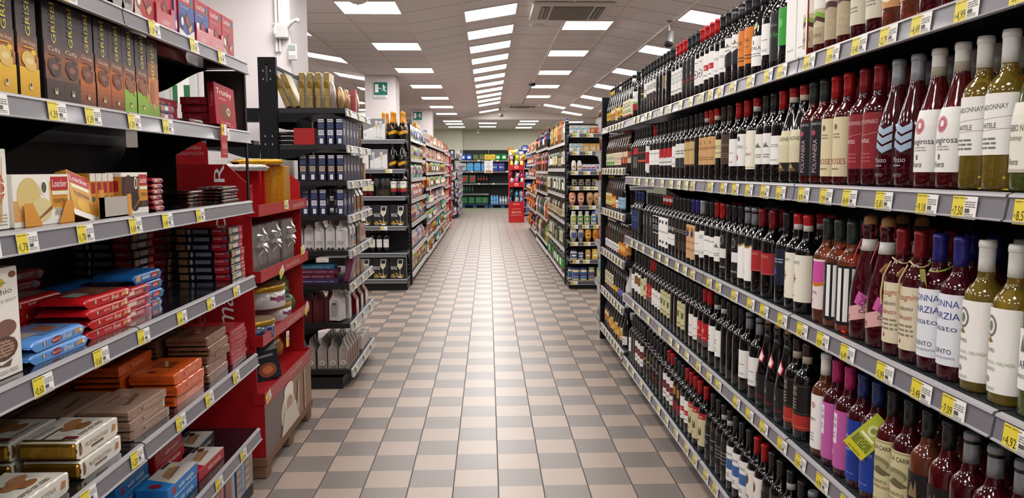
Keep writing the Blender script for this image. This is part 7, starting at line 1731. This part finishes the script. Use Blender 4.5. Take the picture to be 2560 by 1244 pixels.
# large bottles of oil and white flask on the left top shelf
for y_, l_ in ((12.25, 'nearer'), (12.5, 'farther')):
    pr = lathe_proto('oil_jug', [(0, 0), (.06, 0), (.065, .01), (.065, .2), (.05, .25), (.02, .28), (.02, .29), (0, .29)], mat('#c98a2c', .1, trans=.3, coat=.4), ([(.024, .285), (.024, .31), (0, .31)], P('#d9b01c')), (.0655, .06, .14, .1, '#d8cfc0', [('l', .2, .2, .8, .8, 3, '#5a4a3a')]))
    put(pr, 'oil_jug', (-1.12, y_, 1.829), L90, label=l_ + ' amber oil jug with yellow cap on the left aisle top shelf', cat='bottle')
pr = lathe_proto('detergent_flask', [(0, 0), (.05, 0), (.055, .01), (.055, .14), (.035, .2), (.026, .24), (.03, .25), (0, .25)], mat('#d4d6d8', .3), ([(.033, .245), (.033, .285), (0, .285)], P('#2a6ab8')))
put(pr, 'detergent_flask', (-1.12, 14.2, 1.829), L90, label='white flask with blue cap on the left aisle top shelf', cat='bottle')
# protruding strip hangers
for y_, z_, c_, l_ in ((12.0, 1.4, '#c9b8b0', 'pale'), (12.1, 1.18, '#cf7a3c', 'orange'), (12.0, .93, '#2f8f80', 'turquoise'), (12.0, .62, '#5f8aa8', 'blue')):
    pr = pouch(mat(c_, .3, coat=.3, bump=.5), .15, .12)
    put(pr, 'hanging_pack', (-.90, y_, z_), L90, label=l_ + ' soft pack jutting from the left aisle shelf edge', cat='pack')

# ================================================================ RIGHT END CAP: PANNA, SAUCES AND MAYONNAISE
E2 = 9.155
R2T = [1.825, 1.62, 1.392, 1.214, .99, .766, .564, .355, .105]
gondola((1.445, E2, 0), 0, .99, .43, R2T, 1.96, 'black end-cap shelving of sauces and mayonnaise', '#4a4850', .048, mat('#1c1d20', .35), .025, brk='l', posts='l', holes='fl', dr=.11)
b = post_mb(0, -.03, .03, 1.99, .04, 'f'); put(b, 'upright_post', (.962, 9.62, 0), 0, label='slotted black post behind the sauces end cap', cat='post')
def e2(pr, nm, k, x, look, dy=.0, mode='x', label=None, cat=None):
    return put(pr, nm, (x, E2 + .012 + dy, R2T[k] + .0006), 0, look, 'on the %s sauces shelf' % ORD[k], cat or nm.split('_')[-1], (look + ' on the sauces end cap')[:60], mode, label=label)
cw = box_proto('cream_carton', .074, .05, .088, '#d0d4d4', fr=[('r', 0, .5, 1, .62, '#3fa0b0'), ('l', .15, .7, .85, .95, 2, '#555'), ('e', .7, .25, .22, .14, '#c99a78'), ('r', .4, 0, .95, .07, '#3f9a4c')])
co = box_proto('cream_carton', .074, .05, .088, '#c0683c', fr=[('r', 0, .75, 1, 1, '#d8c8b0'), ('e', .4, .35, .3, .22, '#dca080'), ('e', .75, .3, .15, .12, '#8a3a20')])
cc = box_proto('cream_carton', .074, .05, .088, '#d9b47c', fr=[('r', 0, .82, 1, 1, '#d8a040'), ('e', .5, .35, .35, .25, '#e0cba0'), ('t', 'chef', .5, .68, .16, '#a8342c', .5)])
xs = [.99 + i * .078 for i in range(6)]
for i, x in enumerate(xs):
    e2(cw if i < 3 else co if i < 5 else cc, 'cream_carton', 0, x, ['white and teal cream carton', 'orange cream carton', 'yellow cream carton'][0 if i < 3 else 1 if i < 5 else 2])
    e2(cw if i < 2 else cc, 'cream_carton', 1, x, 'white and teal cream carton' if i < 2 else 'yellow cream carton')
for x in (1.15, 1.23, 1.31): e2(box_proto('milk_carton', .07, .06, .075, '#5a4438'), 'milk_carton', 1, x, 'brown carton standing behind', .25)
tw = lathe_proto('milk_bottle', [(0, 0), (.028, 0), (.028, .085), (.018, .115), (.016, .12), (0, .12)], P('#d4d0cc'), None, (.0285, .02, .05, .05, '#d9d4ce', [('e', .5, .5, .35, .35, '#b08a4a')]))
for x in (1.0, 1.065): e2(tw, 'milk_bottle', 2, x, 'white plant milk bottle', cat='bottle')
for i in range(3): e2(box_proto('cream_carton', .05, .045, .075, '#cfd4dc', fr=[('r', 0, 0, 1, .25, '#3a6ab0'), ('r', .1, .35, .9, .6, '#b8303c')]), 'cream_carton', 2, 1.125 + i * .053, 'small white carton with red band')
for i in range(2): e2(box_proto('cream_carton', .068, .045, .078, '#cfccd4', fr=[('e', .3, .5, .16, .25, '#5a4a9a'), ('e', .7, .4, .15, .15, '#c9a888'), ('r', .2, .94, .9, 1, '#3f9a4c')]), 'cream_carton', 2, 1.295 + i * .072, 'white carton with violet mark')
e2(box_proto('dark_carton', .13, .05, .075, '#33363a', fr=[('l', .1, .2, .9, .8, 4, '#666')]), 'dark_carton', 2, 1.27, '', .12, label='dark carton behind the violet-marked ones')
for i in range(5): e2(jar_proto(.033, .078, '#3a2c20', ['#a8905a', '#a8905a', '#b8b4ac', '#b8a45a', '#c9b85a'][i], '#8a8078', [('e', .5, .5, .25, .3, '#2a2420')], 'spread_jar'), 'spread_jar', 3, 1.01 + i * .078, 'small dark spread jar')
def squeeze(c, cap, lab, w_=.04, h_=.15, up=False):
    pf_ = [(0, 0), (.026, 0), (.026, .028), (.034, .032), (.042, .07), (.043, .11), (.036, .145), (.02, .155), (0, .155)]
    return lathe_proto('sauce_bottle', [(r * w_ / .043, z * h_ / .155) for r, z in pf_], mat(c, .3, coat=.3), None, (.0435 * w_ / .043, h_ * .3, .06, h_ * .42, lab, [('e', .5, .5, .3, .2, '#8a4a2c')]), 16, 1, .6)
sq1, sq2, sq3 = squeeze('#c98462', '', '#d9b09a'), squeeze('#cfa878', '', '#b5885c'), squeeze('#6a1f1c', '', '#a8655c')
for p_, x, l_ in ((sq1, .985, 'salmon'), (sq1, 1.085, 'salmon'), (sq2, 1.19, 'beige'), (sq2, 1.27, 'beige'), (sq3, 1.35, 'dark red'), (sq3, 1.43, 'dark red')):
    e2(p_, 'sauce_bottle', 4, x, l_ + ' upside-down sauce bottle', cat='bottle')
dr_ = lambda c, lab: lathe_proto('dressing_bottle', [(0, 0), (.032, 0), (.034, .006), (.034, .1), (.022, .125), (.019, .13), (0, .13)], mat('#c9c4b0', .25, coat=.4), ([(.022, .125), (.024, .155), (0, .156)], P(c)), (.0345, .03, .055, .07, lab, [('e', .5, .5, .3, .25, '#d0cc9a')]))
for i, (c, lab, l_) in enumerate((('#c9ccc4', '#8fa83a', 'lime labelled'), ('#c9ccc4', '#3f8a3c', 'green labelled'), ('#c9ccc4', '#4a9a3c', 'green labelled'), ('#3a78b8', '#3a78b8', 'blue labelled'), ('#3a78b8', '#3a80c0', 'blue labelled'), ('#c9602c', '#d07038', 'orange labelled'))):
    e2(dr_(c, lab), 'dressing_bottle', 5, 1.0 + i * .079, l_ + ' white dressing bottle', cat='bottle')
for i, (c, lab, l_, w_) in enumerate((('#c9bfa4', '#2a62a8', 'cream squeeze mayonnaise with blue label', .042), ('#c9bfa4', '#2a62a8', 'cream squeeze mayonnaise with blue label', .036), ('#d08a1c', '#dca84a', 'yellow mustard squeeze bottle', .04), ('#d08a1c', '#c9801c', 'yellow mustard squeeze bottle', .034), ('#8a7a70', '#d0ccc8', 'grey-brown sauce bottle', .04), ('#8a7a70', '#d0ccc8', 'grey-brown sauce bottle', .04))):
    e2(squeeze(c, '', lab, w_), 'sauce_bottle', 6, 1.0 + i * .086, l_, cat='bottle')
mj = lambda r, h, c, lid, lab, a: jar_proto(r, h, c, lid, lab, a, 'mayonnaise_jar')
for i, (c, lid, lab, r, h, l_) in enumerate((('#cfc2a0', '#22336a', '#2a4a8a', .041, .112, 'mayonnaise jar with blue label'), ('#cfc2a0', '#22336a', '#2a4a8a', .032, .095, 'mayonnaise jar with blue label'), ('#b8a06a', '#c9a83a', '#b58a3c', .033, .115, 'tan mustard jar'), ('#c9b48a', '#d9b92c', '#dcb83a', .04, .12, 'mayonnaise jar with yellow label'), ('#cfc6a8', '#cfc9b4', '#c9b890', .04, .108, 'pale mayonnaise jar'), ('#cfc6a8', '#cfc9b4', '#d0a85a', .036, .1, 'pale mayonnaise jar'))):
    e2(mj(r, h, c, lid, lab, [('e', .5, .5, .3, .2, '#d8d4cc')]), 'mayonnaise_jar', 7, 1.005 + i * .084, l_)
for i, (c, lid, lab, r, h, l_) in enumerate((('#cfc2a0', '#22336a', '#2a5a9a', .042, .15, 'large mayonnaise jar with blue lid'), ('#cfc2a0', '#22336a', '#2a5a9a', .042, .15, 'large mayonnaise jar with blue lid'), ('#bdb08a', '#8a8a80', '#4a5a7a', .04, .155, 'large pale mayonnaise jar'), ('#bda878', '#b5a880', '#c99a4a', .038, .15, 'large tan mayonnaise jar'), ('#bda878', '#b5a880', '#c99a4a', .038, .15, 'large tan mayonnaise jar'))):
    e2(mj(r, h, c, lid, lab, [('e', .5, .6, .28, .14, '#7a2a34'), ('l', .2, .2, .8, .35, 1, '#d0d4dc')]), 'mayonnaise_jar', 8, 1.03 + i * .093, l_)
    if i < 2: e2(mj(r * .9, h * .95, c, lid, lab, []), 'mayonnaise_jar', 8, .985 + i * .093, 'mayonnaise jar in the second rank', .12)
for k, L in enumerate(((1.02, 1.18), (1.02, 1.17, 1.32), (1.01, 1.15, 1.31), (1.02, 1.15, 1.24, 1.33, 1.4), (1.02, 1.22, 1.36), (1.01, 1.14, 1.27, 1.38), (1.01, 1.16), (1.03, 1.15, 1.35), (1.01, 1.3))):
    for x in L:
        tag('F', x, R2T[k] - .047, '', 'on the %s sauces rail' % ORD[k], False, E2)
for i in range(3):
    e2(jar_proto(.04, .085, '#c9c0a8', '#b08c3a', '#d0ccc0', None, 'preserve_jar'), 'preserve_jar', 0, 1.22 + i * .085, 'gold-lidded jar at the back', .3)

# ================================================================ FAR END: RED DISPLAYS, END CAPS, DRINKS AGAINST THE BACK WALL
def balocco(loc, w_, d_, rz, label, full=True):
    pr = Proto(); R_ = G('#b5141c')
    b = MB(); b.box(-w_ / 2, 0, 0, w_ / 2, d_, .46, R_, .004)
    paint(b, [('t', 'BALOCCO', .5, .60, .12, '#e6cfb8', .6), ('r', .22, .78, .78, .8, '#d9a060'), ('l', .15, .4, .85, .46, 1, '#e0b0a0'), ('r', .48, .12, .5, .3, '#8a0f14')], w_, .46, front(0, eps=.002)); pr.add('base_box', b)
    for sx in (-1, 1):
        b = MB(); b.box(sx * w_ / 2 - (.03 if sx > 0 else 0), 0, .46, sx * w_ / 2 + (.03 if sx < 0 else 0), d_, 1.72, R_); b.face([(sx * w_ / 2 - sx * .0, 0, 1.72), (sx * (w_ / 2 - .06), 0, 1.72), (sx * w_ / 2, 0, 1.8)], R_); pr.add('side_panel', b)
    b = MB(); b.box(-w_ / 2, d_ - .01, .46, w_ / 2, d_, 1.72, mat('#20181a', .5)); pr.add('back_panel', b)
    for z, t in ((.46, 'BALOCCO'), (.98, ''), (1.44, '')):
        b = MB(); b.box(-w_ / 2, 0, z - (.0 if z < .5 else .0), w_ / 2, d_, z + .01, R_); b.box(-w_ / 2, -.003, z - .03, w_ / 2, .006, z + .1, R_)
        paint(b, [('t', t, .5, .5, .3, '#e6cfb8', .4)] if t else [('e', .5, .55, .12, .28, '#dcc8c0'), ('e', .5, .55, .08, .16, '#c03038')], w_, .13, front(-.003, z - .03, 0, .003)); pr.add('shelf', b)
    put(pr, 'display_stand', loc, rz, label=label, cat='display stand')
balocco((.762, 21.1, 0), .415, .4, 0, 'red display stand of snack bags before the back wall')
random.seed(4)
for z, cs, nm in ((1.452, ('#c9c62c', '#c3c3c6', '#d0d04a', '#2a2c2c'), 'lime and silver'), (.992, ('#c9b0b8', '#b83a6a', '#b8b4b8', '#a82c44'), 'pink and silver'), (.472, ('#3a7a9a', '#b8bcc4', '#5aa0b8', '#22384a'), 'blue and silver')):
    for i in range(9):
        c_ = cs[i % 4]
        p_ = pouch(mat(c_, .2, metal=.4, coat=.4, bump=.3), .12, .18)
        put(p_, 'snack_bag', (.62 + (i % 3) * .14 + random.uniform(-.01, .01), 21.13 + (i // 3) * .09, z + .10 * (i // 3) + .02 + (.0 if i < 3 else .05)), rot=(random.uniform(-.15, .15), random.uniform(-.25, .25), random.uniform(-.3, .3)), look=nm + ' snack bag', place='in the red display stand', cat='bag', group=nm + ' snack bags')
for i, (x, z) in enumerate(((.6, 1.72), (.7, 1.78), (.8, 1.8), (.9, 1.74), (.97, 1.66), (.56, 1.62))):
    put(pouch(mat(['#c3c3c6', '#c9c62c', '#b8b8bc'][i % 3], .2, metal=.5, coat=.4, bump=.3), .14, .16), 'snack_bag', (x, 21.22, z), rot=(.1, random.uniform(-.5, .5), 0), look='silver and lime snack bag', place='heaped on top of the red stand', cat='bag', group='snack bags on top of the stand', mode='x')
balocco((-1.2, 20.1, 0), .5, .35, 0, 'red display stand at the far end of the left aisle')
for i in range(3):
    put(pouch(mat('#c9a07a', .3, coat=.3, bump=.3), .14, .2), 'snack_bag', (-1.33 + i * .13, 20.13, .475), 0, look='tan snack bag', place='in the left red stand', cat='bag', group='tan snack bags', mode='x')

hh = [(gbox(.1, .2, .07, '#cfcad0', '#6a5a8a', '#b8648a'), .2, 'household_carton', 'white and violet carton', .1), (gbox(.09, .18, .07, '#5a4a7a', '#cfcad0', '#c9a0b8'), .18, 'household_carton', 'violet carton', .09), (gpack(.12, .2, .07, '#cfcccc', '#a84a6a', '#4a7a5a'), .2, 'soft_pack', 'white soft pack', .12), (can_proto(.035, .2, '#b8b4bc', '#c9c9cc', [('r', .1, .3, .9, .6, '#4a4a7a')]), .2, 'spray_can', 'pale spray can', .074)]
gondola((-1.25, 22.85, 0), 0, .55, .4, [1.75, 1.42, 1.15, .88, .6, .36, .12], 2.0, 'black end cap of household goods beyond the left aisle', '#3f4046', .045, mat('#1c1d20', .35), .03, brk='', posts='')
gondola((-.87, 25.0, 0), L90, 3.5, .4, [1.75, 1.42, 1.15, .88, .6, .36, .12], 2.0, 'household goods shelving beyond the left aisle', '#8f8c90', .04, mat('#1c1d20', .35), .03, brk='', posts='')
for k, z in enumerate([1.75, 1.42, 1.15, .88, .6, .36, .12]):
    x = -1.48; n = 0
    while x < -1.03:
        sp = random.choice(hh)
        put(sp[0], sp[2], (x + sp[4] / 2, 22.87, z + .0006), 0, sp[3], 'on the %s household end-cap shelf' % ORD[k], sp[2].split('_')[-1], (sp[3] + 's on the household end cap')[:60], 'x', scale=(1, 1, .85 if z in (.36, .88) else 1))
        x += sp[4] + .006
    tag('F', -1.1, z - .045, '', 'on the %s household end-cap rail' % ORD[k], False, 22.85)
    fill('L', -.87, 23.3, 26.6, z, hh, 'on the %s household aisle shelf' % ORD[k], .2)
bl_ = [(gpack(.2, .2, .12, '#2a4a9a', '#d0d4dc', '#d0d4dc'), .2, 'paper_pack', 'blue paper pack', .2), (gpack(.2, .2, .12, '#c9ccd4', '#2a4a9a', '#6a8ac0'), .2, 'paper_pack', 'white and blue paper pack', .2)]
gondola((1.3, 24.0, 0), 0, .8, .4, [1.78, 1.47, 1.17, .86, .58, .3, .1], 2.0, 'black end cap of blue paper packs beyond the right aisle', '#6a6a70', .045, mat('#1c1d20', .35), .03, brk='', posts='')
for k, z in enumerate([1.78, 1.47, 1.17, .86, .58, .3, .1]):
    for i in range(3):
        sp = bl_[(i + k) % 2]
        put(sp[0], sp[2], (1.03 + i * .21, 24.03, z + .0006), 0, sp[3], 'on the %s paper shelf' % ORD[k], 'pack', sp[3] + 's beyond the right aisle', 'x', scale=(.97, 1, .85))
        if k == 0 and i < 2: put(bl_[0][0], 'paper_pack', (1.12 + i * .21, 24.03, z + .175), 0, 'blue paper pack', 'stacked highest on the end cap', 'pack', 'blue paper packs on top', 'x')

# drinks against the back wall
YK = 29.35
BZ = [1.77, 1.36, .913]
gondola((-.50, YK, 0), 0, 1.05, .55, BZ + [.53], 2.16, 'black drinks shelving on the left half of the back wall', '#3a3f44', .05, mat('#1d2326', .4), .03, brk='', posts='lr', base=False, holes='')
gondola((.80, YK, 0), 0, 1.52, .55, BZ, 2.16, 'black drinks shelving on the right half of the back wall', '#3a3f44', .05, mat('#1d2326', .4), .03, brk='', posts='lr', base=False, holes='')
def bw(pr, x, z, look, dy=0, nm='bottle_pack', place='against the back wall', label=None):
    put(pr, nm, (x, YK + .02 + dy, z + .0006), 0, look, place, nm.split('_')[-1], (look + 's ' + place)[:60], 'x', label=label)
sx_ = lambda c, cap, a, w_=.21, h_=.23, liq=None, nx=3: six_proto(w_, .15, h_, c, cap, a, liq, nx, 2)
for x, c, c2, l_ in ((-.93, '#2a52a8', '#d0d8e8', 'blue'), (-.70, '#2a52a8', '#c9d4e8', 'blue'), (-.45, '#4a6a3a', '#9a3a34', 'green and red'), (-.22, '#4a6a3a', '#a83a3c', 'green and red'), (-.03, '#d0c02c', '#d87a5a', 'yellow'), (.17, '#d0c02c', '#d87a3a', 'yellow'), (.37, '#1f8a3c', '#d0e0d0', 'bright green'), (.60, '#1f8a3c', '#d0e0d0', 'bright green')):
    art = [('p', [(.05, .7), (.5, .1), (.95, .7), (.5, .45)], c2)] if 'red' in l_ else [('e', .5, .5, .32, .25, c2), ('t', 'cola' if 'blue' in l_ else 'fresh', .5, .5, .2, c, .4)]
    bw(sx_(c, c, art, .2, .24), x, BZ[0], l_ + ' drinks multipack', place='on the top back shelf')
bw(sx_('#c9602c', '#c9602c', [('e', .5, .5, .3, .3, '#e0c0a0')], .2, .26), .84, BZ[0], '', place='', label='orange drinks multipack under another at the back')
bw(sx_('#cf6a30', '#cf6a30', [('r', .2, .2, .8, .6, '#d8d0c0')], .2, .22), .84, BZ[0] + .262, '', place='', label='orange drinks multipack stacked highest at the back')
for x, c, l_ in ((-.93, '#9fb0a8', 'clear and red'), (-.67, '#4a9ad0', 'sky blue'), (-.40, '#4a9ad0', 'sky blue'), (-.13, '#4a9ad0', 'sky blue'), (.25, '#2c3f8c', 'navy'), (.50, '#2c3f8c', 'navy')):
    bw(sx_(c, '#d8d8d8', [('t', 'San Fiore' if 'sky' in l_ else 'Blu', .5, .5, .2, '#24407a' if 'sky' in l_ else '#c9d0e8', .6), ('r', .1, .8, .3, .95, '#b8342c')] if 'clear' not in l_ else [('r', .2, .5, .8, .7, '#8a3a34')], .235, .36, '#a8c4d8' if 'sky' in l_ else '#2a3a6a'), x, BZ[1], l_ + ' water multipack', place='on the second back shelf')
for x, w_ in ((-.86, .24), (-.58, .24)):
    bw(sx_('#3a5a3c', '#7a1c1c', [('p', [(.1, .1), (.2, .7), (.9, .95), (.8, .4)], '#9a2430')], w_, .36, '#1c2418'), x, BZ[2], 'green and red drinks multipack', place='on the third back shelf')
dc = pet_proto(.042, .33, '#16201a', '#20302a', '#8c2428')
for x in (-.36, -.26, -.16, -.05): bw(dc, x, BZ[2], 'dark cola bottle', nm='cola_bottle', place='on the third back shelf')
gb6 = pet_proto(.045, .3, '#123a22', '#123a22', '#1c4a2c')
for x in (-.90, -.80, -.69, -.58): bw(gb6, x, .53, 'dark green water bottle', nm='water_bottle', place='on the low back shelf')
PALB = mat('#2a4470', .7)
for x0, x1, l_ in ((-1.0, .0, 'left'), (.05, 1.05, 'right')):
    b = MB(); b.box(x0, 0, .1, x1, .5, .13, PALB)
    for xx in (x0 + .07, (x0 + x1) / 2, x1 - .07):
        for dy in (.05, .4): b.box(xx - .07, dy - .04, 0, xx + .07, dy + .06, .1, PALB, .006)
    put(b, 'pallet', (0, YK, 0), label='blue pallet on the %s under the back wall drinks' % l_, cat='pallet')
for x in (-.88, -.62, -.36, -.12): bw(sx_('#1c5a30', '#20402a', [('t', 'SALUS', .5, .7, .14, '#7aa88a', .7), ('l', .1, .3, .9, .45, 1, '#6a9a7a')], .235, .34, '#143a20'), x, .131, 'dark green water multipack', place='on the blue pallet')
bw(sx_('#3a8ad0', '#d0d8e0', [('p', [(0, .3), (0, .6), (1, .75), (1, .5)], '#2a52a8')], .3, .34, '#a8c8e0'), .24, .131, '', place='', label='bright blue water multipack on the right pallet')
wt = pet_proto(.04, .33, '#b8c8d4', '#3a6ab0', '#c9d4dc')
for x in (.46, .56, .66, .76, .86): bw(wt, x, .131, 'clear water bottle', nm='water_bottle', place='on the right pallet')
for x, z in ((-.1, 1.33), (-.6, 1.33), (.35, 1.73), (.7, 1.33), (-.35, .88), (.2, .88), (-.35, 1.74), (.15, 1.74)):
    tag('F', x, z, '', 'on the back wall rails', False, YK)
b = MB(); b.box(-.155, 0, 0, .155, .006, .44, P('#cfd0cb'))
paint(b, [('t', 'VENDITORE', .5, .86, .06, '#444', .66), ('t', 'SOLO', .5, .74, .07, '#444', .3), ('t', 'ACQUA E', .5, .61, .07, '#444', .5), ('t', 'PARCHEGGI', .5, .49, .07, '#444', .66)] + [('p', [(.16 + .14 * i, .12), (.22 + .14 * i, .3), (.3 + .14 * i, .12)], ['#b8402c', '#c98a2c'][i % 2]) for i in range(5)] + [('r', .48, .3, .52, .4, '#444'), ('r', .12, .09, .88, .13, '#a8341c')], .31, .44, front(0, eps=.003))
put(b, 'paper_sign', (.024, YK - .06, 1.30), label='white paper notice hung before the back wall drinks', cat='sign')

# LABELS THAT SINGLE EACH THING OUT
def ordn(i):
    return ORD[i] if i < 10 else '%d%s' % (i + 1, 'th' if 10 < i + 1 < 20 else {1: 'st', 2: 'nd', 3: 'rd'}.get((i + 1) % 10, 'th'))
_by = {}
for o, label, look, place, mode in REG:
    t = label or (look + ' ' + place).strip()
    _by.setdefault(t, []).append((o, mode))
for t, L in _by.items():
    if len(L) == 1:
        L[0][0]['label'] = t
        continue
    mode = L[0][1]
    if mode == 'z':
        L.sort(key=lambda p: p[0].location.z); sfx = ' up'
    elif mode == 'x':
        L.sort(key=lambda p: p[0].location.x); sfx = ' from left'
    else:
        L.sort(key=lambda p: p[0].location.y); sfx = ' along'
    for i, (o, m) in enumerate(L):
        wds = t.split()
        e = sfx + (' aisle' if sfx == ' along' and len(wds) < 14 else '')
        o['label'] = ' '.join(wds[:14]) + ', ' + ordn(i) + e
for o in list(S.objects):
    if o.type == 'MESH' and o.parent is None and 'kind' not in o and 'label' not in o:
        o['label'] = o.name.split('.')[0].replace('_', ' ')
